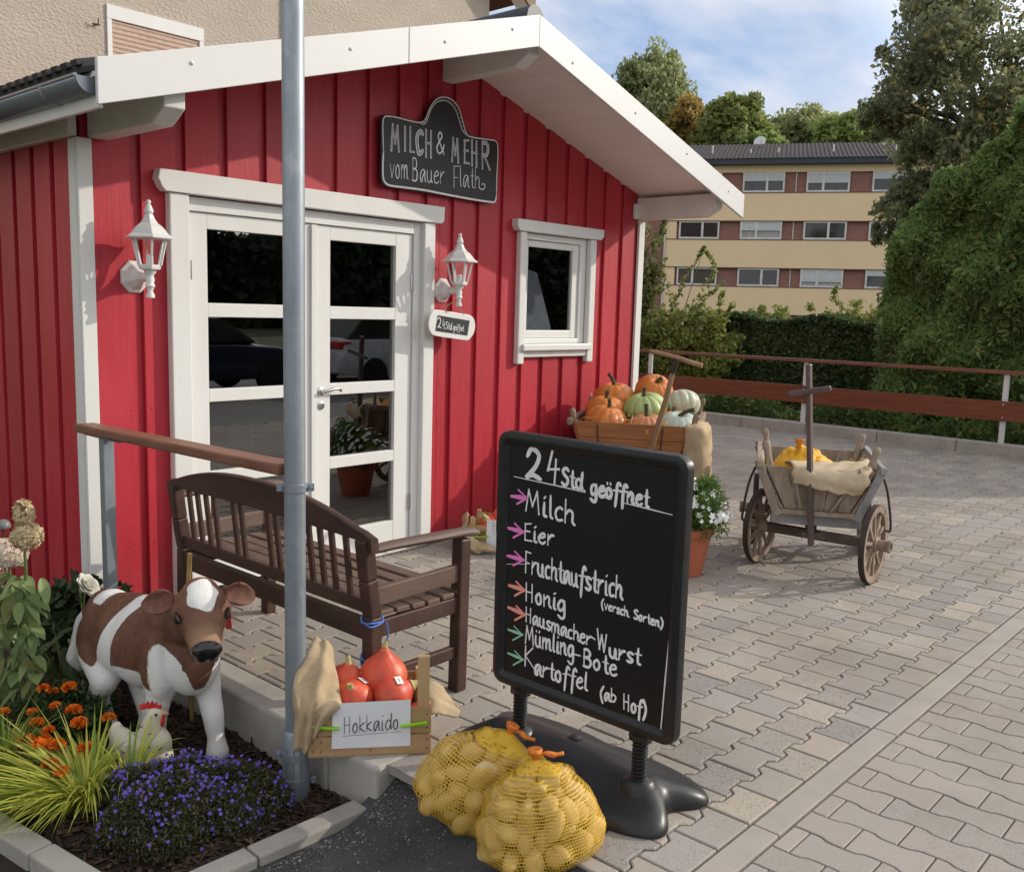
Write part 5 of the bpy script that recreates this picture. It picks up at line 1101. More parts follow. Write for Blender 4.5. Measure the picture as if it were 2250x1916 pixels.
for s in (-1, 1):
    mb = MB()
    for f0, f1 in ((0, .32), (.33, .65), (.66, .96)):
        z0, z1 = Z0+(Z1-Z0)*f0, Z0+(Z1-Z0)*f1; mb.prism([kq(-.355-.03*f0, s*(H0+(H1-H0)*f0), z0), kq(.40+.03*f0, s*(H0+(H1-H0)*f0), z0), kq(.40+.03*f1, s*(H0+(H1-H0)*f1), z1), kq(-.355-.03*f1, s*(H0+(H1-H0)*f1), z1)], EY*s*.02)
    mb.build('side_boards', OCHRE, pc, bevel=.004)
    MB().beam(kq(-.40, s*(H1+.04), Z1-.01), kq(.46, s*(H1+.04), Z1+.0), .045, .05).build('side_frame', WHEELW, pc, bevel=.006)
    stake(pc, kq(-.33, s*.33, .45), kq(-.34, s*.46, .90), WHEELW); stake(pc, kq(.36, s*.33, .45), kq(.38, s*.46, .96), WHEELW)
MB().prism([kq(.40, -H0, Z0), kq(.40, H0, Z0), kq(.43, H1, Z1), kq(.43, -H1, Z1)], EX*.02).build('rear_panel', OCHRE, pc, bevel=.004)
MB().prism([kq(-.36, -H0, Z0), kq(-.36, H0, Z0), kq(.4, H0, Z0), kq(.4, -H0, Z0)], (0, 0, -.02)).build('floor', OCHRE, pc)
mb = MB()
for s in (-.215, .24): mb.beam(kq(-.388, s*.96, .53), kq(-.408, s*1.05, .795), .006, .028, up=tuple(EX))
builds(mb, 'iron_strap', IRON, pc, bevel=.002)
hp_ = lambda x, y, X: PX(1220+x/4.41, 740+y/4.41, X)
MB().tube([hp_(900, 1180, 5.555), hp_(935, 1060, 5.55), hp_(1070, 620, 5.52), hp_(1140, 340, 5.50)], [.023, .021, .019, .018], 12).build('drawbar', mat('worn_handle_wood', (.34, .22, .125), (.25, .15, .085), sc=10, st=(1, 1, .3), rough=.55, bump=.001, bsc=50), pc, smooth=60)
MB().tube([hp_(1138, 350, 5.50), hp_(1180, 195, 5.49)], [.021, .022], 12).build('ferrule', IRON, pc, smooth=60)
MB().tube(cat([hp_(925, 140, 5.455), hp_(1060, 172, 5.465), hp_(1180, 205, 5.485), hp_(1300, 245, 5.50), hp_(1425, 280, 5.52)], 3), [.013]*3+[.014]*3+[.016]*3+[.016]*3+[.0165], 12).build('crossbar', MATS['worn_handle_wood'], pc, smooth=60)
for lb, k, a, b, z, rx, rz, rb_, dp_, stl, tl, slen, bd in (
    ('large orange pumpkin with tall curved stalk at the back left of the cart', 'orange', .17, .22, .93, .175, .14, 11, .05, 'dark', (.05, -.1, 0), .10, (-.05, .02)),
    ('flat orange pumpkin wedged in the left middle of the cart', 'orange', -.05, .25, .865, .16, .115, 12, .05, 'dark', (0, -.1, 1), .07, (-.012, .0)),
    ('orange pumpkin with two tone stalk in the front left corner of the cart', 'orange', -.225, .215, .80, .165, .125, 12, .05, 'dark', (0, -.18, 2), .075, (.012, .01)),
    ('orange pumpkin topping the pile at the back middle of the cart', 'orange', .22, -.085, 1.0, .155, .135, 11, .06, 'dark', (.5, -.45, 0), .05, (.02, -.02)),
    ('pale green ribbed pumpkin in the middle of the cart', 'green', -.03, -.05, .90, .17, .115, 13, .09, 'dark', (.0, -.25, 0), .07, (.01, -.01)),
    ('light orange fluted pumpkin at the front middle of the cart', 'light', -.255, -.095, .775, .155, .105, 15, .09, 'dark', (0, -.1, 0), .095, (.0, .005)),
    ('pinkish green striped pumpkin at the back right of the cart', 'pinkish', .15, -.30, .915, .155, .115, 13, .08, 'pale', (-.5, .3, 0), .03, (.01, -.01)),
    ('orange pumpkin half hidden behind the cart handle', 'orange', -.1, -.27, .80, .12, .10, 11, .06, 'dark', (0, 0, 0), .04, (.01, .0)),
    ('grey green flat pumpkin in the front right corner of the cart', 'grey', -.21, -.325, .785, .165, .115, 13, .05, 'dark', (.25, -.1, -.5), .06, (.085, -.05)),
    ('dark striped gourd at the back right end of the cart', 'green', .3, -.28, .86, .12, .10, 13, .07, 'pale', (-.4, .2, 0), .04, (.01, -.02))):
    pumpkin('pumpkin', lb, k, tuple(kq(a, b, z)), rx, rz, rb_, dp_, stl, tl, slen, bd, .015)
drape('burlap_cloth', 'tan burlap sack hanging over the right corner of the pumpkin cart', [[kq(-.395, -.385, .815), kq(-.425, -.388, .80), kq(-.42, -.38, .60), kq(-.415, -.385, .40)], [kq(-.36, -.44, .835), kq(-.445, -.45, .80), kq(-.44, -.445, .56), kq(-.435, -.45, .36)], [kq(-.20, -.46, .835), kq(-.40, -.52, .80), kq(-.42, -.525, .54), kq(-.43, -.54, .27)], [kq(-.05, -.48, .83), kq(-.24, -.555, .79), kq(-.29, -.565, .60), kq(-.33, -.58, .40)], [kq(.02, -.47, .83), kq(-.02, -.53, .78), kq(-.04, -.55, .62), kq(-.06, -.56, .48)]], .006, .006, seed=21)
straw('straw', 'loose straw poking up between the pumpkins of the cart', [kq(-.39, .05, .83), kq(-.37, .3, .82), kq(-.3, .1, .86), kq(-.35, -.2, .83)], 26, .03, .14)
# ================================================================ POTATO SACKS
POT = mat('potato_skin', (.64, .50, .27), (.54, .40, .195), sc=14, rough=.6, bump=.0015, bsc=60, c3=(.34, .225, .10), f3=(.58, .78), sc3=22, fine=.15, fsc=160)
def netmat():
    m, t, o = nodes('yellow_potato_net'); tc_ = nd(t, 'ShaderNodeTexCoord').outputs['Object']; s_ = nd(t, 'ShaderNodeSeparateXYZ', {0: tc_})
    M_ = lambda op, a, b=0.0, c=0.0: nd(t, 'ShaderNodeMath', {0: a, 1: b, 2: c}, operation=op).outputs[0]
    nz = M_('MULTIPLY', noise(t, tc_, 22, 3), .016); an = M_('ARCTAN2', s_.outputs[1], s_.outputs[0])
    wz = M_('FRACT', M_('DIVIDE', M_('ADD', s_.outputs[2], nz), .0098)); l1 = M_('LESS_THAN', M_('ABSOLUTE', M_('SUBTRACT', wz, .5)), .125)
    du = M_('ADD', M_('MULTIPLY', an, 17.0), M_('MULTIPLY', s_.outputs[2], 30.0)); l2 = M_('LESS_THAN', M_('ABSOLUTE', M_('SUBTRACT', M_('FRACT', du), .5)), .095)
    dv = M_('SUBTRACT', M_('MULTIPLY', an, 17.0), M_('MULTIPLY', s_.outputs[2], 30.0)); l3 = M_('LESS_THAN', M_('ABSOLUTE', M_('SUBTRACT', M_('FRACT', dv), .5)), .055)
    fr = M_('GREATER_THAN', s_.outputs[2], .288); de = M_('MULTIPLY', M_('GREATER_THAN', noise(t, tc_, 150, 2), .42), M_('GREATER_THAN', s_.outputs[2], .27))
    a = M_('MAXIMUM', M_('MAXIMUM', l1, l2), M_('MAXIMUM', l3, M_('MAXIMUM', fr, de)))
    c = mixc(t, noise(t, tc_, 40, 3), (.70, .43, .03), (.84, .56, .06))
    p = nd(t, 'ShaderNodeBsdfPrincipled', {'Base Color': c, 'Roughness': .5}); tl = nd(t, 'ShaderNodeBsdfTranslucent', {'Color': c}); q = nd(t, 'ShaderNodeMixShader', {0: .3, 1: p.outputs[0], 2: tl.outputs[0]})
    x = nd(t, 'ShaderNodeMixShader', {0: a, 1: nd(t, 'ShaderNodeBsdfTransparent').outputs[0], 2: q.outputs[0]}); t.links.new(x.outputs[0], o.inputs[0]); return m
NET = netmat()
PVAR = []
for k in range(9):
    r_ = random.Random(k); a, b = r_.uniform(0, 6), r_.uniform(0, 6)
    mb = MB().ell((0, 0, 0), V(.040*r_.uniform(.85, 1.3), .029*r_.uniform(.85, 1.1), .027*r_.uniform(.85, 1.08)), 16, 11, fn=lambda d: V(*(1+.10*math.sin(3*d[0]+a)+.08*math.sin(4*d[1]+b)+.06*math.sin(5*d[2]+a+b),)*3)); me = bpy.data.meshes.new('potato'); me.from_pydata(mb.v, [], mb.f); me.materials.append(POT); me.polygons.foreach_set('use_smooth', [True]*len(me.polygons)); PVAR.append(me)
def sack(label, plabel, grp, loc, rot, wx, wy, hz_, seed, prof, n=72):
    r_ = random.Random(seed); Mx = Matrix.Translation(loc) @ Matrix.Rotation(rot[2], 4, 'Z') @ Matrix.Rotation(rot[1], 4, 'Y') @ Matrix.Rotation(rot[0], 4, 'X')
    pr = lambda z: np.interp(z/hz_, *zip(*prof)); pts = []
    tries = 0
    while len(pts) < n and tries < 40000:
        tries += 1; z = r_.uniform(.028, hz_*.84); g = r_.uniform(0, 6.283); k = pr(z); f = r_.uniform(.55, 1); p = V((wx*k-.030)*math.cos(g)*f, (wy*k-.030)*math.sin(g)*f, z)
        if all(np.linalg.norm((p-q)*V(1, 1, 1)) > .052 for q in pts): pts.append(p)
    env = MB(); rows = []
    for z in np.linspace(.0, hz_, 26):
        k = pr(z); rows.append([(wx*k*math.cos(a), wy*k*math.sin(a), z) for a in np.linspace(0, 2*math.pi, 37)[:-1]])
    env.grid(rows, closed=True); env.add(rows[0], [tuple(range(35, -1, -1))]); env.add(rows[-1], [tuple(range(36))])
    t = E('potato_net', label, 'potato sack', tuple(loc)); t.rotation_euler = (Mx.to_euler()); LOC[t.name] = V(0, 0, 0)
    for i, p in enumerate(pts):
        o = bpy.data.objects.new('potato', PVAR[i % 9]); col.objects.link(o); tag(o, plabel, 'potato', grp)
        q = Matrix.Rotation(r_.uniform(0, 6.3), 4, 'Z') @ Matrix.Rotation(r_.uniform(0, 6.3), 4, 'Y') @ Matrix.Rotation(r_.uniform(0, 6.3), 4, 'X'); s_ = r_.uniform(.88, 1.22)
        o.matrix_world = Mx @ Matrix.Translation(p) @ q @ Matrix.Scale(s_, 4)
        Q = np.array(q)[:3, :3]; env.ell(p, V(.041, .030, .028)*s_*1.22, 14, 9, Q)
    sk = remesh(env, .0085, 3, .5, None, 'net', [NET]); sk.parent = t
    mb = MB(); zt = hz_*.985; mb.lathe([(.013, -.02), (.008, .0), (.012, .012), (.021, .024), (.024, .034), (.014, .036), (.004, .03)], 14, (0, 0, zt)); mb.lathe([(.010, 0), (.012, .005), (.010, .01)], 12, (0, 0, zt-.006))
    mb.tube(cat([(0, 0, zt+.012), (.028, -.006, zt+.020), (.055, -.012, zt+.014), (.085, -.014, zt+.016)], 4), [.006]*5+[.009]*4+[.006]*4, 7); mb.build('tied_neck', mat('orange_net_neck', (.75, .24, .03), (.5, .12, .02), sc=60, rough=.6, bump=.003, bsc=90), t, smooth=180)
sack('yellow net sack of potatoes tied at the top, behind its neighbour', 'potato inside the rear yellow net sack', 'potatoes in the rear net', (2.085, -2.62, -.04), (0.05, .40, -.66), .225, .15, .315, 3, [(0, .80), (.12, 1.0), (.35, 1.0), (.6, .88), (.8, .62), (.92, .28), (1, .08)], 110)
sack('yellow net sack of potatoes lying nearest the camera at the sign base', 'potato inside the front yellow net sack', 'potatoes in the front net', (2.075, -2.94, -.02), (0.0, -.10, -.66), .195, .145, .30, 9, [(0, .86), (.1, 1.02), (.35, .98), (.6, .84), (.8, .58), (.92, .26), (1, .08)], 110)
# ================================================================ PLANTS OF THE BED
def blades(name, label, c, n, ln, r0, spread, m, upb=.9, wd=.0045, lean=(0, 0), seed=0, cat_='grass clump', group=None):
    r_ = random.Random(seed); vs = []; c = V(*c); A = []
    for i in range(n):
        g = r_.uniform(0, 2*math.pi); l = ln*r_.uniform(.35, 1.18); rr = r0*math.sqrt(r_.random()); b = c+V(rr*math.cos(g), rr*math.sin(g), 0)
        d = V(math.cos(g)+lean[0], math.sin(g)+lean[1], 0); out_ = spread*r_.uniform(.35, 1.15); drop = r_.uniform(.2, 1.4); sw = unit(V(-d[1], d[0], 0)+V(0, 0, r_.uniform(-.5, .5))); K = 7; P = []
        for k in range(K+1):
            f = k/K; P.append(b+d*(out_*l*f**1.5)+V(0, 0, l*upb*(f-.62*drop*f**2.3)))
        w_ = wd*r_.uniform(.7, 1.25)
        ws = [w_*(.7+.6*math.sin(math.pi*min(1, .15+f/K*.75)))*(1-(f/K)**3) for f in range(K+1)]
        for k in range(K): A.append([P[k]-sw*ws[k], P[k]+sw*ws[k], P[k+1]+sw*ws[k+1], P[k+1]-sw*ws[k+1]])
        # keep each blade one island
    me_v, me_f = [], []
    o = MB(); K = 7
    for i in range(0, len(A), K):
        rows = [[A[i][0], A[i][1]]]+[[A[i+k][3], A[i+k][2]] for k in range(K)]; o.grid(rows)
    return tag(o.build(name, m, smooth=180), label, cat_, group)
YG = leafmat('golden_blades', (.46, .48, .06), (.62, .62, .16), (.20, .30, .045), .35, .45, 3, f3=.22)
YG2 = leafmat('green_gold_blades', (.20, .30, .05), (.46, .46, .12), (.12, .2, .03), .35, .45, 3, f3=.2)
gb = lambda x, y: tuple(PZ(x*SD, y*SD, -.17))
GG = 'yellow ornamental grass clumps in the planting bed'
blades('ornamental_grass', 'largest yellow ornamental grass clump arching over the kerb at the near left', (1.33, -1.44, -.17), 560, .40, .07, .80, YG, .72, .0040, (-.55, .25), 1, group=GG)
blades('ornamental_grass', 'green yellow ornamental grass clump left of the marigolds', (1.21, -1.06, -.17), 260, .38, .06, .5, YG2, .95, .004, (-.1, .1), 2, group=GG)
blades('ornamental_grass', 'sparse upright yellow grass clump in front of the rooster', (1.47, -1.52, -.17), 80, .36, .035, .45, YG, .95, .0042, (.15, -.1), 5, group=GG)
blades('ornamental_grass', 'thin dark green grass tuft behind the marigolds', gb(130, 1400), 110, .34, .05, .5, leafmat('dark_blades', (.05, .085, .02), (.10, .14, .035), None, .3, .5, 3), .95, .0028, (0, 0), 8, group=GG)
def bush(name, label, parts, size, m, cat_='shrub', group=None, stems=None, aspect=.55, bias=(0, 0, .2), nb=(0, 0, .6), base=None, leafname='foliage', stemm=STEM, shoots=None):
    base = base if base is not None else tuple(np.asarray(parts[0][0])*V(1, 1, 0)+V(0, 0, parts[0][0][2]-parts[0][1][2]))
    t = E(name, label, cat_, base, group)
    P = np.concatenate([clumps(*q) for q in parts]+[shoot(*q) for q in (shoots or [])]); npmesh(leafname, leafquads(P, size, bias, aspect, .45, nb), m, t)
    if stems:
        mb = MB()
        for p, q, r in stems: mb.tube(cat([p, (V(*p)+V(*q))/2+V(rnd.uniform(-.02, .02), rnd.uniform(-.02, .02), 0)*np.linalg.norm(V(*q)-V(*p)), q], 3), np.linspace(r, r*.4, 7), 6)
        mb.build('stems', stemm, t, smooth=180)
    return t
def blossoms(par, pts, nrms, r0, m, petals=5, name='flower', keep=100):
    """five petalled flowers: the nearest hundred as parts, the rest as one"""
    mb = MB()
    for k in range(petals):
        g = 2*math.pi*k/petals; e = V(math.cos(g), math.sin(g), 0); h = V(-math.sin(g), math.cos(g), 0); b = len(mb.v)
        mb.v += [tuple(q) for q in (e*.12-h*.1, e*.65-h*.42+V(0, 0, .12), e*1.08-h*.12+V(0, 0, .05), e*1.08+h*.12+V(0, 0, .05), e*.65+h*.42+V(0, 0, .12), e*.12+h*.1)]; mb.f.append(tuple(range(b, b+6))); mb.m.append(0)
    b = len(mb.v); mb.v += [(.16*math.cos(a), .16*math.sin(a), .05) for a in np.linspace(0, 6.283, 7)[:-1]]; mb.f.append(tuple(range(b, b+6))); mb.m.append(0)
    vis = sorted(range(len(pts)), key=lambda i: np.linalg.norm(np.asarray(pts[i])-CAM)-.5*float(unit(nrms[i])@unit(CAM-np.asarray(pts[i]))))
    me = bpy.data.meshes.new(name); me.from_pydata(mb.v, [], mb.f); me.materials.append(m); rest = MB()
    for n, i in enumerate(vis):
        z = Vector(unit(nrms[i])); q = z.to_track_quat('Z', 'Y').to_matrix() @ Matrix.Rotation(rnd.random()*6.3, 3, 'Z'); s_ = r0*rnd.uniform(.6, 1.3)
        if n < keep: o = link(name, me, par); o.matrix_basis = Matrix.Translation(Vector(np.asarray(pts[i])-LOC.get(par.name, V(0, 0, 0)))) @ q.to_4x4() @ Matrix.Scale(s_, 4)
        else: Q = np.array(q); rest.add([np.asarray(pts[i])+Q@(np.array(v)*s_) for v in mb.v], mb.f)
    if rest.v: rest.build('small_flowers', m, par)['kind'] = 'stuff'
# lobelia: a dark mound sprinkled with violet blue flowers
LC = PZ(372*SD, 1632*SD, -.13)
def mound(name, label, cat_, c, rad, n, size, m, hz_=.1, yaw=.7):
    pass
n = 30000; u = rg.random(n)**.5; g = rg.random(n)*2*math.pi; lump = 1+.12*np.sin(3*g+1)+.07*np.sin(7*g)
ax1, ax2 = V(.75, -.66, 0), V(.66, .75, 0)
def lob(u, g, zf): 
    L_ = (1+.12*np.sin(3*g+1)+.07*np.sin(7*g)); return LC+np.outer(.315*u*L_*np.cos(g), ax1)+np.outer(.245*u*L_*np.sin(g), ax2)+np.outer((-.06+.185*np.sqrt(np.clip(1-u**2.4, 0, 1))*(1+.25*np.sin(5*g)*u))*zf+.045*(rg.random(len(u))-.45), V(0, 0, 1))
t = E('lobelia', 'dark green mound of lobelia covered in small violet blue flowers', 'flower plant', tuple(LC+V(0, 0, -.06)))
P = lob(u, g, .35+.65*rg.random(n)**.45)
npmesh('foliage', leafquads(P, .017, (0, 0, .5), .3, .5), leafmat('lobelia_leaf', (.035, .045, .022), (.10, .105, .042), (.22, .17, .095), .3, .6, 9, f3=.16), t)
n = 1050; u = np.clip(rg.random(n)**.5, 0, 1.0); g = rg.random(n)*2*math.pi; dn = np.sin(2.2*g+.4)+1.2*np.sin(5*u*3+g); keep = rg.random(n) < .62+.22*dn; u, g = u[keep], g[keep]
cf = lob(u, g, 1.0)+V(0, 0, .012)
blossoms(t, list(cf), [V(-.5, -.75, .65)+runit(1)[0]*.55 for c in cf], .0058, leafmat('lobelia_petal', (.12, .08, .46), (.20, .13, .60), (.27, .2, .58), .25, .6, 6))
# marigolds
MG = leafmat('marigold_leaf', (.04, .07, .025), (.08, .125, .04), None, .3, .55, 8); OR = leafmat('marigold_petal', (.80, .20, .015), (.92, .36, .03), (.62, .09, .012), .3, .6, 30, f3=.25)
mc = PZ(118*SD, 1500*SD, -.17)+V(.02, .02, 0)
t = bush('marigold', 'marigold plants with orange pompon flowers beside the rooster', [((mc[0], mc[1], -.07), (.20, .20, .10), 60, .05, 9000)], .026, MG, 'flower plant', None, None, .34, (0, 0, .3), base=tuple(mc))
for sx_, sy_, dd in ((65, 1440, .0), (88, 1393, .02), (108, 1398, 0), (112, 1428, .0), (75, 1462, 0), (150, 1437, .02), (160, 1463, 0), (225, 1452, 0), (8, 1440, 0), (140, 1400-10, .03), (98, 1477, 0), (88, 1498, -.02), (115, 1508, -.03), (158, 1465, -.01), (106, 1545, -.05), (122, 1562, -.06), (98, 1548, -.05), (80, 1505, 0), (220, 1470-18, .01), (175, 1515, -.04), (52, 1500, -.02)):
    r = .027*rnd.uniform(.65, 1.2); ctr = PX(sx_*SD, sy_*SD, mc[0]+rnd.uniform(-.1, .06)); ctr = PZ(sx_*SD, sy_*SD, max(-.10, min(.10, .02+dd+.0003*(1470-sy_)))); d = runit(46); d[:, 2] = np.abs(d[:, 2])*1.1-.15; d /= np.linalg.norm(d, axis=1, keepdims=True)
    A = []
    for q in d:
        e = unit(np.cross(q, runit(1)[0])); h = np.cross(q, e); p0 = ctr+q*r*.25*V(1, 1, .7); p1 = ctr+q*r*V(1, 1, .72)
        A.append([p0, p1-e*r*.42, p1+h*r*.12+q*r*.15, p1+e*r*.42])
    npmesh('flower_head', np.array(A), OR, t)
# hydrangea at the left edge
HL = leafmat('hydrangea_leaf', (.10, .17, .055), (.33, .42, .18), (.22, .24, .08), .4, .45, 5)
h0 = PX(20*SD, 1330*SD, 1.42); hy = E('hydrangea', 'panicle hydrangea with pale pink flower heads at the left edge', 'shrub', (float(h0[0]), float(h0[1]), -.17))
def bigleaf(mb, p, d, ln, wd, droop=.3):
    d = unit(d); sd = unit(np.cross(d, (0, 0, 1))); up = np.cross(sd, d); rows = []
    for i in range(8):
        f = i/7; w_ = wd*math.sin(math.pi*(f*.92+.06))**.8*(1-f*.25); c = p+d*ln*f-V(0, 0, droop*ln*f*f); rows.append([c-sd*w_+up*w_*.28, c-sd*w_*.5+up*w_*.06, c, c+sd*w_*.5+up*w_*.06, c+sd*w_+up*w_*.28])
    mb.grid(rows)
mb = MB(); ms = MB(); hyz = lambda x, y: PX(x*SD, y*SD, 1.42)
for pts in ([(18, 1420), (22, 1300), (20, 1180), (18, 1130)], [(30, 1420), (42, 1280), (52, 1170), (50, 1110)], [(5, 1420), (-5, 1300), (-8, 1200)]): ms.tube(cat([hyz(*p) for p in pts], 4), .006, 6)
ms.build('stems', STEM, hy, smooth=180)
for x, y, dx, dz, ln, wd in ((45, 1165, .5, -.2, .10, .035), (20, 1160, -.5, -.1, .10, .035), (50, 1190, .7, -.5, .12, .042), (25, 1195, .2, -.9, .14, .05), (40, 1230, .6, -.5, .14, .048), (10, 1220, -.6, -.5, .13, .05), (30, 1255, .3, -.8, .15, .052), (45, 1275, .8, -.3, .12, .042), (12, 1275, -.5, -.6, .14, .05), (28, 1310, .5, -.7, .15, .05), (8, 1330, -.3, -.8, .15, .05), (40, 1330, .6, -.6, .13, .045), (0, 1180, -.6, -.3, .11, .04), (35, 1140, .7, .1, .07, .026), (55, 1215, .8, -.2, .09, .03), (18, 1240, .0, -.9, .14, .05), (25, 1345, .3, -.6, .13, .045), (2, 1360, .2, -.7, .14, .05)):
    bigleaf(mb, hyz(x, y), V(.73, -.68, 0)*dx+V(-.5, -.75, 0)*.45+V(0, 0, dz), ln*.78, wd*.72)
for i in range(90):
    x, y = rnd.uniform(-10, 62), rnd.uniform(1160, 1400); p = hyz(x, y)+V(.3, -.3, 0)*rnd.uniform(-.12, .14); bigleaf(mb, p, V(.73, -.68, 0)*rnd.uniform(-1, 1)+V(-.5, -.75, 0)*rnd.uniform(.1, .7)+V(0, 0, rnd.uniform(-.9, .1)), rnd.uniform(.06, .10), rnd.uniform(.02, .033))
mb.build('leaves', HL, hy, smooth=180)
def head(c, rad, n, m):
    d = runit(n); P = np.asarray(c)+d*np.asarray(rad)*(.75+.28*rg.random((n, 1))); A = []
    for p, q in zip(P, d):
        q = unit(q+runit(1)[0]*.4); a = unit(np.cross(q, (0, .3, 1))); b = np.cross(q, a); r = .011*rnd.uniform(.7, 1.2)
        for k in range(4): g = math.pi/2*k+rnd.random(); e = a*math.cos(g)+b*math.sin(g); h = np.cross(q, e); A.append([p, p+e*r*.7+h*r*.5, p+e*r*1.15+q*r*.2, p+e*r*.7-h*r*.5])
    npmesh('flower_head', np.array(A), m, hy)
PKP = leafmat('pale_pink_petal', (.80, .62, .58), (.86, .80, .70), (.74, .70, .50), .4, .7, 12, f3=.2); CRP = leafmat('tan_petal', (.62, .52, .34), (.74, .62, .42), (.56, .46, .26), .4, .7, 12, f3=.2)
head(hyz(18, 1118), (.075, .075, .06), 560, PKP); head(hyz(54, 1085), (.06, .06, .055), 380, CRP); head(hyz(48, 1040), (.04, .04, .06), 200, CRP); head(hyz(-12, 1150), (.05, .05, .05), 200, PKP)
# white rose with its leaves
r0 = PX(170*SD, 1195*SD, 1.72); rs = E('white_rose', 'white rose bloom on a thin stem behind the calf', 'rose', (float(r0[0]), float(r0[1]), -.17))
def rose(c, R, par):
    A = []
    for ring, (k, rr, op) in enumerate(((5, .35, .25), (6, .62, .6), (7, .9, 1.0), (7, 1.0, 1.25))):
        for i in range(k):
            g = 2*math.pi*i/k+ring*.7; e = V(math.cos(g), math.sin(g), 0); h = V(-math.sin(g), math.cos(g), 0); w_ = R*(.30+.38*rr); z1 = R*(.9-.45*op)
            mbp.grid([[c+e*R*rr*.2*u2-h*0+V(0, 0, 0) for u2 in (1, 1, 1)], [c+e*R*rr*.75-h*w_*.8+V(0, 0, z1*.5), c+e*R*rr*.85+V(0, 0, z1*.45), c+e*R*rr*.75+h*w_*.8+V(0, 0, z1*.5)], [c+e*R*rr*1.05-h*w_*.75+V(0, 0, z1*1.0), c+e*R*rr*1.2+V(0, 0, z1*.95), c+e*R*rr*1.05+h*w_*.75+V(0, 0, z1*1.0)], [c+e*R*(rr*1.2)-h*w_*.3+V(0, 0, z1*1.08), c+e*R*rr*1.36+V(0, 0, z1*.95), c+e*R*rr*1.2+h*w_*.3+V(0, 0, z1*1.08)]])
mbp = MB(); rose(V(0, 0, 0), .048, rs); M2 = np.array(Matrix.Rotation(.9, 3, V(.75, .5, 0)/np.linalg.norm(V(.75, .5, 0)))); rc_ = PX(174*SD, 1187*SD, 1.72); mbp.v = [tuple(rc_+M2@np.asarray(q)) for q in mbp.v]
mbp.build('bloom', leafmat('white_petal', (.80, .78, .68), (.84, .83, .78), None, .4, .6, 9), rs, smooth=180, solid=.001, sub=1)
ms = MB().tube(cat([PX(172*SD, 1195*SD, 1.73), PX(168*SD, 1235*SD, 1.74), PX(172*SD, 1300*SD, 1.76), PX(175*SD, 1360*SD, 1.78)], 4), .004, 6).tube(cat([PX(166*SD, 1240*SD, 1.73), PX(162*SD, 1205*SD, 1.72), PX(160*SD, 1192*SD, 1.72)], 3), .0025, 5); ms.build('stem', STEM, rs, smooth=180)
MB().ell(PX(163*SD, 1195*SD, 1.72), V(.008, .008, .014), 10, 8).build('bud', mat('rose_bud', (.35, .36, .2), (.3, .22, .12), rough=.6), rs, smooth=180)
RL = leafmat('rose_leaf', (.035, .065, .025), (.085, .13, .05), None, .25, .4, 6); mb = MB()
for x, y, dx, dz, ln in ((165, 1262, .3, -.1, .06), (172, 1255, .7, .1, .06), (150, 1272, -.7, -.1, .075), (128, 1285, -.6, -.3, .075), (140, 1292, .5, -.4, .07), (115, 1300, -.8, -.1, .08), (100, 1310, -.7, -.4, .07), (130, 1310, .2, -.8, .08), (160, 1290, .5, -.4, .07), (150, 1318, -.2, -.8, .07), (110, 1330, -.5, -.7, .08), (135, 1345, .4, -.6, .08), (95, 1345, -.4, -.7, .07), (160, 1345, .4, -.5, .06)):
    bigleaf(mb, PX(x*SD, y*SD, 1.68), V(.73, -.68, 0)*dx+V(-.5, -.7, 0)*.4+V(0, 0, dz), ln, ln*.36, .25)
mb.build('leaves', RL, rs, smooth=180)
gc_ = PZ(75*SD, 1330*SD, -.17)
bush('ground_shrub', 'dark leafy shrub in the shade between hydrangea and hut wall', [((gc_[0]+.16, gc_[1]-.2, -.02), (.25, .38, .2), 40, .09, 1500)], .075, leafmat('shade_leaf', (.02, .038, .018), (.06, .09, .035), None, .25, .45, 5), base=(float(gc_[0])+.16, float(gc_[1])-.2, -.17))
gl = PX(6*SD, 1062*SD, 1.45); t = E('garden_light', 'small grey domed garden light at the left edge above the hydrangea', 'garden light', (float(gl[0]), float(gl[1]), -.17))
MB().lathe([(.03, -.012), (.032, -.006), (.026, .012), (.012, .022), (0, .025)], 16, gl).build('shade', mat('grey_lamp_metal', (.16, .17, .17), rough=.4), t, smooth=50); MB().tube([gl, (gl[0], gl[1], -.2)], .004, 6).build('stake', IRON, t)
# ---------------------------------------------------------------- flower pot
TC = mat('terracotta_plastic', (.42, .125, .065), (.36, .10, .05), sc=6, rough=.5)
pt = E('flower_pot', 'terracotta coloured pot of white flowers standing behind the pavement sign', 'flower pot', (5.02, -1.60, 0))
MB().lathe([(.115, 0), (.12, .004), (.168, .262), (.172, .265), (.186, .268), (.19, .31), (.178, .312), (.172, .29), (0, .285)], 36, (5.02, -1.60, 0)).build('pot', TC, pt, smooth=40)
WF = E('white_flowers', 'bushy green plant with small white flowers growing in the pot', 'flower plant', (5.02, -1.60, .28))
npmesh('foliage', leafquads(np.concatenate([clumps((5.02, -1.60, .38), (.24, .24, .15), 90, .07, 6500), clumps((5.0, -1.72, .52), (.14, .14, .12), 30, .06, 1600)]), .030, (0, 0, .5), .28, .4), leafmat('pot_leaf', (.06, .13, .025), (.17, .27, .06), None, .35, .5, 8), WF)
d = runit(150); d[:, 2] = np.abs(d[:, 2])*.9+.02
blossoms(WF, [V(5.02, -1.60, .37)+q*V(.27, .27, .24)*rnd.uniform(.85, 1.08) for q in d], [unit(q+V(-.4, -.5, .3)) for q in d], .019, mat('white_petals', (.78, .79, .77), (.72, .73, .72), rough=.7))
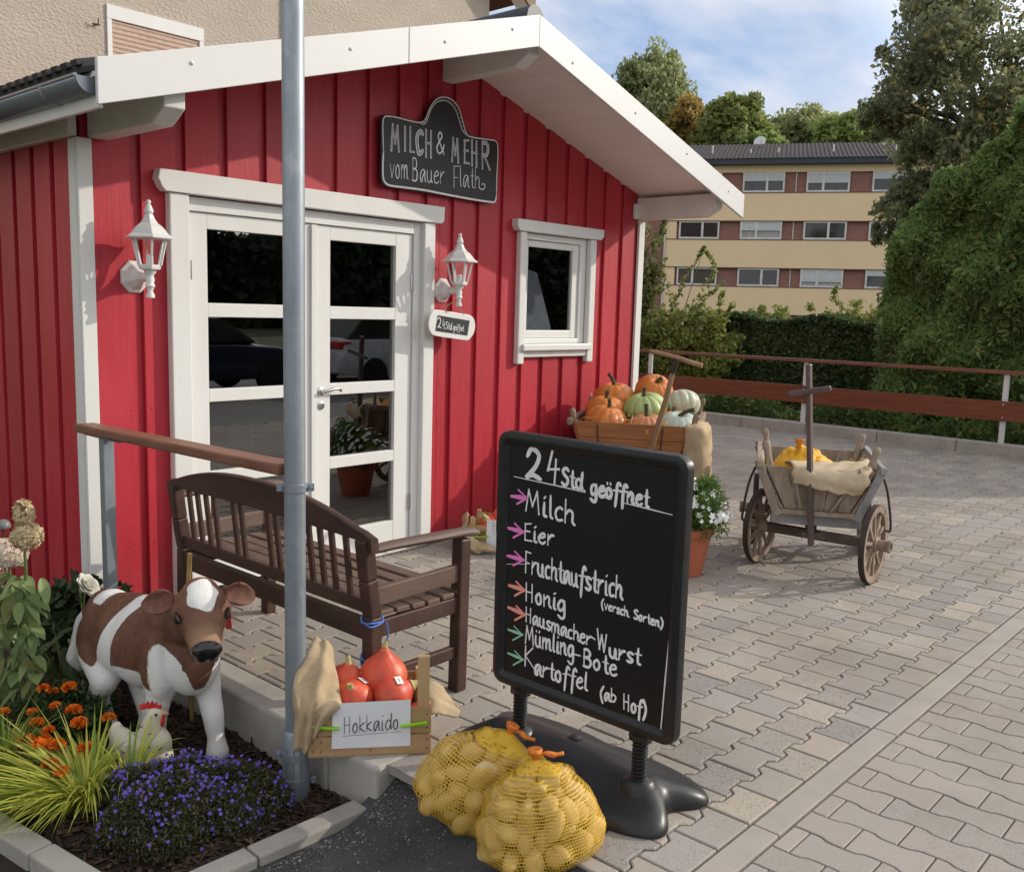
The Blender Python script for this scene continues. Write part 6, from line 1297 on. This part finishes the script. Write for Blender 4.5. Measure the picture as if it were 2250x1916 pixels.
# ================================================================ RAILING, HEDGES, TREES, HOUSES
FW = OILED('rail_board_wood', (.19, .058, .026), (.125, .034, .017), (6, .35, 6)); FWT = OILED('rail_top_wood', (.20, .085, .05), (.13, .052, .03), (6, .35, 6))
LIGHTP = mat('pale_post_paint', (.60, .60, .60), (.54, .54, .54), rough=.45)
fe = E('terrace_railing', 'wooden railing on pale posts along the raised kerb of the terrace', 'railing', (12.57, 1.2, .15), 'terrace railing')
for y in (-6.6, -4.02, -1.44, 1.14, 3.74, 6.3): MB().box(12.56, 12.60, y-.032, y+.032, .10, 1.0).build('post', LIGHTP, fe, bevel=.004)
for a, b in ((-7, -4.2), (-4.196, .70), (.704, 4.5), (4.504, 8.5)): MB().box(12.52, 12.64, a, b, 1.0, 1.045).build('top_rail', FWT, fe, bevel=.006)
for a, b in ((-7, -3.0), (-2.996, 1.14), (1.144, 4.3)): MB().beam((12.535, a, .553), (12.535, b, .545), .028, .245).build('board', FW, fe, bevel=.006)
mb = MB()
for y in (-4.02, -1.44, 1.14, 3.74):
    for z in (.47, .63): mb.lathe([(.012, 0), (.010, .004), (0, .006)], 10, (12.52, y, z), ax=(-1, 0, 0))
builds(mb, 'bolt', SIL, fe)
def tree(name, label, base, h, crown, size, m, tr=.15, group=None, cat_='tree', limbs=5, aspect=.6, bias=(0, 0, -.1), nb=(0, 0, .6)):
    b = V(*base); t = E(name, label, cat_, tuple(b), group); top = np.asarray(crown[0][0], float)
    mb = MB().tube(cat([b-V(0, 0, .4), b+V(.05, .02, h*.3), b+(top-b)*.6, top+V(0, 0, crown[0][1][2]*.4)], 4), np.linspace(tr, tr*.25, 13), 9)
    for k, q in enumerate(crown):
        for j in range(limbs if k == 0 else 2):
            c = np.asarray(q[0])+V(rnd.uniform(-.7, .7), rnd.uniform(-.7, .7), rnd.uniform(-.4, .6))*np.asarray(q[1]); s0 = b+(top-b)*rnd.uniform(.45, .85); mb.tube(cat([s0, (s0+c)/2+V(0, 0, .06*h*rnd.random()), c], 4), np.linspace(tr*.4, tr*.08, 9), 6)
    mb.build('trunk', BARK, t, smooth=180)
    P = np.concatenate([clumps(*q) for q in crown]); npmesh('crown', leafquads(P, size, bias, aspect, .45, nb), m, t); return t
at = lambda x, y, d: CAM+ray(x*SD, y*SD)/np.linalg.norm(ray(x*SD, y*SD)[:2])*d          # point at ground distance d in that direction
def gx(x, d): p = at(x, 650, d); return (float(p[0]), float(p[1]), 0.0)
# thuja: a tall dense evergreen mass behind the railing
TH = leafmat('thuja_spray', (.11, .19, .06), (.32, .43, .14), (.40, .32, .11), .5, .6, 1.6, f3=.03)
th = E('conifer_hedge', 'tall dense thuja hedge behind the railing at the right edge', 'hedge', (15.2, -2.2, 0))
n = 230000; ys = -4.9+5.75*rg.random(n); top = np.interp(ys, [-4.9, -1.6, -.85, -.3, .2, .5, .75, .95], [4.6, 4.65, 4.4, 4.0, 3.5, 3.1, 2.6, 1.9])+.12*np.sin(5*ys)+.12*np.sin(13*ys+1); zz_ = .15+(top-.15)*rg.random(n)**.8
dep = 1.0*np.sqrt(np.clip(1-(zz_/(top+.15))**2.6, .02, 1)); side = np.where(rg.random(n) < .8, -1, 1); lump = .18*np.sin(3.1*ys+2*zz_)+.14*np.sin(5.3*zz_-2.3*ys+1)+.10*np.sin(9*ys+6*zz_)
endf = np.clip((.95-ys)/.45, 0, 1)**.5
xx = 15.0+side*(dep+lump)*endf*(1-.28*rg.random(n)**2.2)
P = np.stack([xx, ys+.18*rg.normal(size=n)*(.4), zz_], 1)
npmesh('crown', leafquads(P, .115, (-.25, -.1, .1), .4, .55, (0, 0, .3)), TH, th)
mb = MB()
for y in (-3.4, -1.9, -.7, .35): mb.tube([(14.7, y, -.1), (14.75, y+.05, 1.2), (14.9, y+.1, 2.6)], [.1, .08, .05], 8)
for i in range(0): y = rnd.uniform(-2.5, .6); z = rnd.uniform(2.0, 4.2); mb.tube([(14.8, y, z-.5), (14.0-rnd.random()*.3, y+rnd.uniform(-.3, .3), z)], [.012, .004], 5)
mb.build('trunk', BARK, th, smooth=180)
def shoot(pts, n, sp):
    C_ = np.array(cat(pts, 12)); k = rg.integers(0, len(C_), n); f = 1-.6*k[:, None]/len(C_); return C_[k]+runit(n)*sp*f*rg.random((n, 1))
# bright leafy shrubs and the dark hedge
LB = leafmat('bright_shrub_leaf', (.16, .21, .05), (.38, .42, .12), (.42, .34, .10), .45, .5, 1.3, f3=.1)
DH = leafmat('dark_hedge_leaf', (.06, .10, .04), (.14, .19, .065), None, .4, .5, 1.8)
G1 = 'leafy shrubs behind the railing'
pX = lambda x, y, X: PX(x*SD, y*SD, X)
bush('leafy_shrub', 'bright yellow green shrub behind the railing beside the hut corner', [((14.2, 4.75, .85), (.75, 1.25, .85), 150, .2, 19000), ((14.3, 3.9, 1.05), (.5, .75, .7), 80, .16, 7500)], .085, LB, group=G1, base=(14.2, 4.6, 0), shoots=[([(14.2, 4.3+.5*i-.8, .9), (14.15, 4.2+.5*i-.8+rnd.uniform(-.2, .2), 1.5), (14.1, 4.2+.5*i-.9+rnd.uniform(-.3, .3), 1.75+rnd.uniform(0, .55))], 150, .14) for i in range(5)]+[([(14.2, 3.6, .9), (14.1, 3.45, 1.6), (14.1, 3.4, 2.0)], 160, .13), ([(14.1, 4.6, 1.2), tuple(pX(1440, 560, 14.1)), tuple(pX(1425, 500, 14.1))], 170, .11)], stems=[((14.2, 4.7, 0), (14.1, 4.9, 1.6), .02), ((14.2, 4.4, 0), (14.2, 4.0, 1.9), .02), ((14.1, 4.6, .3), pX(1425, 500, 14.1), .012)])
sp = MB()
bush('leafy_shrub', 'thin climbing shrub with loose shoots beside the right hut corner', [((13.6, 4.85, 1.9), (.25, .32, 1.25), 46, .16, 3800), ((13.7, 4.55, 2.4), (.3, .3, .5), 16, .12, 700)], .085, leafmat('climber_leaf', (.09, .13, .045), (.26, .29, .09), (.34, .26, .08), .45, .45, 2, f3=.12), group=G1, base=(13.6, 4.85, 0), shoots=[([(13.6, 4.8, 1.2), tuple(pX(1350, 640, 13.7)), tuple(pX(1388, 560, 13.7)), tuple(pX(1426, 500, 13.7))], 200, .12), ([(13.6, 4.8, 1.0), tuple(pX(1360, 670, 13.7)), tuple(pX(1415, 610, 13.7)), tuple(pX(1466, 572, 13.7))], 120, .09), ([(13.6, 4.9, 1.6), tuple(pX(1335, 480, 13.7)), tuple(pX(1345, 440, 13.7))], 200, .14)], stems=[((13.6, 4.85, 0), (13.6, 4.9, 2.6), .02)])
bush('leafy_shrub', 'green shrub with upright shoots standing above the dark hedge', [((15.6, 1.55, 1.45), (.3, .75, .42), 50, .15, 4200), (tuple(pX(1560, 640, 15.6)), (.3, .4, .2), 16, .12, 1000)], .08, LB, group=G1, base=(15.6, 1.55, 0), shoots=[([(15.6, 1.5, 1.5), tuple(pX(1690, 610, 15.6)), tuple(pX(1693, 580, 15.6))], 130, .09), ([(15.6, 2.1, 1.5), tuple(pX(1640, 622, 15.6))], 110, .12), ([(15.6, .9, 1.5), tuple(pX(1735, 615, 15.6))], 110, .12)], stems=[((15.6, 1.5, 0), pX(1693, 585, 15.6), .012)])
hd = E('clipped_hedge', 'dark green clipped hedge between the bright shrub and the conifer', 'hedge', (15.2, 2.2, 0))
n = 42000; ys = .3+3.6*rg.random(n); tz = 1.62+.06*np.sin(4*ys); f = rg.random(n) < .72
P = np.stack([np.where(f, 14.75+.12*rg.random(n)+.08*np.sin(6*ys), 14.75+.9*rg.random(n)), ys, np.where(f, tz*rg.random(n)**.9, tz-.1*rg.random(n))], 1)
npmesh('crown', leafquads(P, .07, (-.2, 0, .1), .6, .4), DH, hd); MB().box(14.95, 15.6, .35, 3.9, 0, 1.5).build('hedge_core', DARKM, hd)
n = 11000; P = np.stack([12.75+.75*rg.random(n), -3.2+8.4*rg.random(n), .03+.34*rg.random(n)**1.6], 1); P[:, 2] *= .5+.75*np.abs(np.sin(1.7*P[:, 1]+.5))
tag(npmesh('undergrowth', leafquads(P, .11, (-.2, 0, .5), .45, .5), leafmat('undergrowth_leaf', (.07, .12, .035), (.20, .29, .08), (.3, .31, .1), .4, .5, 1.5, f3=.08)), 'low green weeds and grasses growing below the railing', 'undergrowth', kind='stuff')
# large dark tree at the upper right
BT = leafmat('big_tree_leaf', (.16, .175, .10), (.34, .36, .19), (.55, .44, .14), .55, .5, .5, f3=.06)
c0 = at(2075, 175, 24); CC = [(tuple(c0), (3.0, 3.0, 3.1), 70, .55, 11000)]
for x, y, d, r, k, nl in ((1820, 215, 23.5, .75, 16, 3000), (1795, 250, 23.3, .5, 10, 1600), (1850, 120, 24, .85, 18, 3600), (1905, 30, 24, .9, 18, 3800), (1880, 330, 23.5, 1.0, 20, 5600), (1950, 400, 23, 1.0, 20, 5600), (1830, 420, 23, .62, 12, 2600), (1800, 470, 23, .38, 8, 900), (1775, 232, 23, .35, 6, 700), (2060, 420, 23, 1.3, 20, 6000), (1990, 240, 22.5, 1.2, 22, 6500), (1960, 90, 23, 1.2, 22, 6000)):
    CC.append((tuple(at(x, y, d)), (r, r, r*.75), int(k*1.3), r*.33, int(nl*.62)))
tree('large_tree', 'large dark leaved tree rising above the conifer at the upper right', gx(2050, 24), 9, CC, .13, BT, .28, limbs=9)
# trees far behind the apartment block
BG = 'trees behind the apartment block'
def far(lb, x, y, wpx, hpx, d, m, name='background_tree', n=9000, size=.4, bias=(0, 0, -.1), nc=60, extra=()):
    k = d/1902.; c = at(x, y, d); r = wpx*k/2; h = hpx*k/2
    cr_ = [(tuple(c), (r, r, h), nc, r*.32, n)]+[(tuple(at(a, b, d)), (rr*k, rr*k, rr*k*.8), 14, rr*k*.4, nn) for a, b, rr, nn in extra]
    return tree(name, lb, gx(x, d), c[2], cr_, size, m, .25, BG, bias=bias, limbs=4)
BI = leafmat('birch_leaf', (.22, .26, .12), (.42, .45, .21), None, .5, .5, .2); OL = leafmat('olive_leaf', (.16, .21, .07), (.34, .4, .13), (.5, .38, .1), .5, .5, .25, f3=.1); AU = leafmat('autumn_leaf', (.38, .28, .09), (.5, .4, .13), (.55, .28, .08), .5, .5, .3); GR = leafmat('fresh_leaf', (.2, .28, .08), (.42, .5, .16), None, .5, .5, .25)
far('tall drooping birch crown beside the hut gable', 1320, 230, 150, 250, 76, BI, n=20000, size=.34, bias=(0, 0, -1.2), nc=130, extra=((1305, 160, 42, 2600), (1345, 165, 45, 2600), (1270, 230, 45, 2200)))
far('rust and yellow autumn tree between the birch and the green tree', 1388, 285, 90, 160, 72, AU, n=8500, extra=((1400, 235, 26, 1000),))
far('round green tree rising behind the apartment roof left of the dish', 1488, 275, 130, 140, 70, OL, n=12000, extra=((1460, 262, 34, 1500), (1520, 270, 30, 1500)))
far('pale grey green tree behind the middle of the apartment roof', 1620, 280, 150, 90, 78, BI, n=10000, extra=((1585, 268, 30, 1300), (1640, 262, 36, 1500)))
far('light green tree behind the right part of the apartment roof', 1715, 285, 110, 90, 74, GR, n=8000, extra=((1700, 265, 30, 1200),))
far('soft green tree half hidden by the large dark tree', 1810, 285, 150, 90, 76, GR, n=8000)
far('small yellow green treetop just above the roof ridge', 1555, 295, 60, 50, 68, GR, n=3000)
# ---------------------------------------------------------------- apartment block
YEL = mat('yellow_render', (.84, .65, .41), (.81, .62, .39), sc=.4, rough=.9); BRK = mat('brown_brick', (.20, .075, .06), (.16, .058, .047), sc=3, rough=.9)
def brick():
    m, t, o = nodes('red_brown_brick'); v = nd(t, 'ShaderNodeTexCoord').outputs['Object']; b = nd(t, 'ShaderNodeTexBrick', {'Vector': nd(t, 'ShaderNodeMapping', {'Vector': v, 'Rotation': (math.pi/2, 0, 0)}).outputs[0], 'Color1': rgba((.30, .125, .10)), 'Color2': rgba((.25, .10, .085)), 'Mortar': rgba((.28, .2, .17)), 'Scale': 1.0, 'Mortar Size': .01, 'Brick Width': .25, 'Row Height': .083})
    p = nd(t, 'ShaderNodeBsdfPrincipled', {'Base Color': b.outputs['Color'], 'Roughness': .9}); t.links.new(p.outputs[0], o.inputs[0]); return m
BRK = brick()
P0 = V(48.946, 18.18, 0)
ap = E('apartment_block', 'three storey yellow apartment block with brick panels beyond the hedge', 'apartment block', tuple(P0), rot=(0, 0, math.atan2(-.8956, .4449)))
# local frame: +x runs right along the facade, -y faces the terrace
def abx(x0, x1, y0, y1, z0, z1, mb=None): return (mb or MB()).box(x0, x1, y0, y1, z0, z1)
abx(-12, 26, .12, 12, -1, 9.72).build('core_wall', BRK, ap)
mb = MB()
for z0, z1 in ((-1, .72), (1.76, 3.24), (4.27, 5.77), (6.79, 8.27), (9.35, 9.72)): mb.box(-7.75, 26, -.06, .12, z0, z1)
builds(mb, 'yellow_band', YEL, ap); mb = MB()
for z in (1.74, 4.25, 6.77, 8.275, 5.775, 3.245): mb.box(-7.75, 26, -.085, -.055, z-.025, z+.02)
builds(mb, 'band_edge', mat('brown_edge', (.16, .10, .07), rough=.8), ap)
abx(-7.75, -7.1, -.055, .11, -1, 9.72).build('yellow_pier', YEL, ap)
MB().tube([(-7.72, -.14, 0), (-7.72, -.14, 9.7)], .05, 10).build('downpipe', LIGHTP, ap, smooth=60)
for x in (-.86, 5.8): MB().tube([(x, .08, 0), (x, .08, 9.4)], .035, 8).build('downpipe', LIGHTP, ap, smooth=60)
abx(-12.2, 26.2, -.55, .1, 9.72, 10.0).build('eave_fascia', mat('dark_fascia', (.045, .055, .075), rough=.6), ap)
mb = MB().prism([(-12.3, -.6, 10.0), (-12.3, 6.0, 11.85), (-12.3, 12.7, 10.0)], (38.6, 0, 0)); ATL = mat('apartment_roof_tiles', (.060, .047, .047), (.036, .029, .03), sc=9, rough=.9, bump=.03, bsc=8, fine=.25, fsc=12)
mb.build('roof', ATL, ap); mb = MB()
for k in range(170): mb.beam((-12.2+.225*k, -.62, 10.01), (-12.2+.225*k, 6.0, 11.86), .09, .035)
mb.build('tile_rows', ATL, ap)
APF = mat('pvc_white', (.72, .72, .70), rough=.4); SHT = mat('grey_white_shutter', (.62, .64, .66), (.56, .58, .60), sc=6, rough=.6); CUR = mat('net_curtain', (.42, .41, .42), (.30, .29, .30), sc=8, st=(4, 1, .2), rough=.9); AG = mat('dark_reflecting_pane', (.02, .022, .024), (.035, .04, .04), sc=2, rough=.06, spec=.7)
SHUT = {(0, 1): .48, (0, 2): .62, (1, 1): .55, (2, 2): .78, (0, 3): .4, (2, 3): .3, (0, 0): .3, (1, 4): .5, (0, 4): .7, (2, 4): .2, (1, 5): .6}
for r, (z0, z1) in enumerate(((8.28, 9.34), (5.79, 6.77), (3.25, 4.25), (.74, 1.74))):
    for k in range(0, 9):
        x0 = -6.97+3.32*k if k else -6.97; x1 = x0+2.2
        mb = MB().box(x0, x0+.09, -.05, .1, z0, z1).box(x1-.09, x1, -.05, .1, z0, z1).box(x0+.09, x1-.09, -.05, .1, z0, z0+.11).box(x0+.09, x1-.09, -.05, .1, z1-.09, z1)
        xm = x0+(1.28 if (k+r) % 2 else .86); mb.box(xm-.06, xm+.06, -.045, .1, z0+.11, z1-.09); wn_ = mb.build('window', APF, ap)
        hs = SHUT.get((r, k), 0)
        MB().box(x0+.09, xm-.06, .04, .06, z0+.11, z1-.09).build('pane', AG if (k*3+r) % 4 else CUR, wn_); MB().box(xm+.06, x1-.09, .04, .06, z0+.11, z1-.09).build('pane', CUR if (k+2*r) % 3 == 0 else AG, wn_)
        if hs:
            mb = MB(); zt = z1-.09; n_ = int((z1-z0-.2)*hs/.06)
            for i in range(n_): mb.box(x0+.09, x1-.09, -.03+.004, .0, zt-.06*(i+1)+.006, zt-.06*i)
            mb.build('shutter', SHT, wn_)
mb = MB()
for x, h in ((-5.5, .55), (-1.9, .35), (1.0, .5), (4.2, .5), (-3.4, .3)): mb.tube([(x, 1.8, 10.6), (x, 1.8, 10.62+h*.9)], .045, 8)
builds(mb, 'vent_pipe', LIGHTP, ap, smooth=60)
dsh = MB().lathe([(0, 0), (.14, .015), (.27, .06), (.36, .12)], 24, (-3.05, 6.6, 12.05), ax=(-.2, -.75, .35)).build('satellite_dish', LIGHTP, ap, smooth=60, solid=.02); MB().tube([(-3.05, 6.7, 11.4), (-3.05, 6.7, 12.15)], .03, 6).tube([(-3.05, 6.6, 11.8), (-2.95, 6.1, 12.2)], .015, 6).build('dish_mast', LIGHTP, dsh)
# ---------------------------------------------------------------- neighbouring house
HY = 6.2; RGH = mat('rough_cast_render', (.475, .41, .345), (.43, .365, .305), sc=1.2, rough=.95, bump=.022, bsc=26, st=(.8, 1, 1.3), fine=.1, fsc=60)
hs_ = E('neighbour_house', 'beige roughcast house behind the hut with a closed roller shutter', 'house', (5, HY, 0))
MB().prism([(-6, HY, -.3), (11.25, HY, -.3), (11.25, HY, 6.75), (2.6, HY, 13.5), (-6, HY, 6.75)], (0, 9, 0)).build('wall', RGH, hs_)
HRT = mat('house_roof_tiles', (.13, .05, .035), (.09, .035, .027), sc=6, rough=.85)
mb = MB(); sl2 = .78
mb.prism([(2.6, HY-.38, 13.78), (11.9, HY-.38, 13.78-9.3*sl2), (11.9, HY-.38, 13.98-9.3*sl2), (2.6, HY-.38, 13.98)], (0, 10, 0)).prism([(2.6, HY-.38, 13.78), (-7, HY-.38, 13.78-9.6*sl2), (-7, HY-.38, 13.98-9.6*sl2), (2.6, HY-.38, 13.98)], (0, 10, 0)); rf_ = mb.build('roof', HRT, hs_)
MB().prism([(2.6, HY-.42, 13.52), (11.88, HY-.42, 13.52-9.28*sl2), (11.88, HY-.42, 13.77-9.28*sl2), (2.6, HY-.42, 13.77)], (0, .04, 0)).build('verge_board', mat('brown_verge_board', (.26, .18, .11), (.2, .13, .08), sc=4, rough=.7), rf_)
MB().prism([(2.6, HY-.37, 13.70), (11.88, HY-.37, 13.70-9.28*sl2), (11.88, HY-.37, 13.74-9.28*sl2), (2.6, HY-.37, 13.74)], (0, .37, 0)).build('verge_soffit', SOFF, rf_)
wl, wr, wt_, wb = 5.085, 6.27, 4.86, 3.4
mb = MB().box(wl, wl+.055, HY-.02, HY+.02, wb, wt_-.15).box(wr-.055, wr, HY-.02, HY+.02, wb, wt_-.15).box(wl, wr, HY-.022, HY+.02, wt_-.15, wt_); ww = mb.build('window', WHITE, hs_, bevel=.004)
mb = MB(); n_ = 26
for i in range(n_): z = wt_-.15-.052*i; mb.prism([(wl+.055, HY+.004, z-.05), (wl+.055, HY-.006, z-.03), (wl+.055, HY-.006, z-.015), (wl+.055, HY+.004, z)], (wr-wl-.11, 0, 0))
mb.build('shutter', mat('pink_beige_shutter', (.50, .33, .25), (.46, .30, .23), sc=4, rough=.6), ww)
mb = MB()
for x in (wl-.12, wr+.10): mb.tube([(x, HY, wt_-.25), (x, HY-.06, wt_-.25), (x, HY-.07, wt_-.19)], .008, 6).tube([(x-.05, HY-.03, wt_-.255), (x+.03, HY-.03, wt_-.25)], .01, 6)
builds(mb, 'shutter_hook', mat('rusty_hook', (.2, .07, .03), rough=.8), hs_)
MB().tube([PY(1690/2.7133, -60, HY-.02), PY(1690/2.7133, 110, HY-.02)], .016, 8).build('cable_pipe', mat('beige_pipe', (.40, .33, .26), rough=.8), hs_)
# woodland across the street, seen only as a dark reflection in the panes
mb = None
n = 60000; P = np.stack([8+90*rg.random(n), -52+6*rg.random(n), 12*rg.random(n)], 1); P[:, 2] *= .72+.28*np.sin(.3*P[:, 0]+1)
tag(npmesh('woodland', leafquads(P, .8, (0, 0, .1), .7, .4), leafmat('woodland_leaf', (.03, .045, .018), (.07, .09, .03), None, .15, .6, .2)), 'low dark woodland across the street', 'woodland', kind='stuff')
# ---------------------------------------------------------------- two parked cars across the road, mirrored in the door panes
def car(label, loc, rz, paint, prof, roof, L_=4.4, W_=1.8):
    t = E('parked_car', label, 'car', loc, 'cars parked across the road', (0, 0, rz)); LOC[t.name] = V(0, 0, 0); rows = []
    for x, zl, zh, wk in prof:
        rows.append([(x, s*W_/2*wk*k, zl+(zh-zl)*f) for s, k, f in ((-1, .9, 0), (-1, 1, .25), (-1, 1, .6), (-1, .93, .95), (-1, .7, 1), (1, .7, 1), (1, .93, .95), (1, 1, .6), (1, 1, .25), (1, .9, 0))])
    mb = MB().grid(rows, closed=True); mb.add(rows[0], [tuple(range(10))]); mb.add(rows[-1], [tuple(range(9, -1, -1))]); bd = mb.build('body', paint, t, smooth=40, bevel=.03)
    (xa, xb, xc, xd, zb, zt) = roof; w0, w1 = W_*.44, W_*.36
    MB().prism([(xa, -w0, zb), (xb, -w1, zt), (xc, -w1, zt), (xd, -w0, zb)], (0, 2*w0, 0)).build('window_band', MATS['dark_reflecting_pane'], t, bevel=.05)
    MB().prism([(xb-.05, -w1-.06, zt-.03), (xc+.05, -w1-.06, zt-.03), (xc-.05, -w1-.06, zt+.05), (xb+.1, -w1-.06, zt+.05)], (0, 2*w1+.2, 0)).build('roof', paint, t, bevel=.03)
    for x in (-L_*.31, L_*.31):
        for s in (-1, 1):
            wl = MB().lathe([(.19, -.1), (.32, -.1), (.33, -.06), (.33, .06), (.32, .1), (.19, .1)], 24, (x, s*W_*.45, .33), ax=(0, s, 0)).build('wheel', BLACKPL, t, smooth=40); MB().lathe([(0, .07), (.06, .1), (.17, .06), (.2, .09), (.2, 0)], 14, (x, s*W_*.45, .33), ax=(0, s, 0)).build('rim', SIL, wl, smooth=40)
    for s in (-1, 1):
        MB().box(-L_/2-.01, -L_/2+.3, s*W_*.37-.2, s*W_*.37+.17, .82, .98).build('tail_light', RC, t, bevel=.03); MB().box(L_/2-.3, L_/2+.0, s*W_*.36-.2, s*W_*.36+.16, .62, .76).build('headlight', GLASS2, t, bevel=.03)
GLASS2 = mat('lamp_cover', (.7, .72, .75), rough=.1)
suv = [(-2.2, .35, .75, .9), (-2.12, .3, 1.05, .97), (-1.2, .28, 1.06, 1), (.6, .28, 1.04, 1), (1.5, .28, .98, .99), (2.05, .3, .86, .95), (2.2, .36, .66, .85)]
car('white parked car mirrored in the right leaf of the door', (13.9, -11.3, -.1), 0, mat('white_car_paint', (.72, .73, .75), rough=.25, coat=.5), suv, (-2.0, -1.6, .25, 1.05, 1.03, 1.58))
car('dark parked car mirrored in the left leaf of the door', (8.9, -11.5, -.1), 0, mat('dark_car_paint', (.02, .025, .045), rough=.2, coat=.5), [(a, b, c*.93, d) for a, b, c, d in suv], (-1.7, -1.1, .2, 1.1, .95, 1.42))
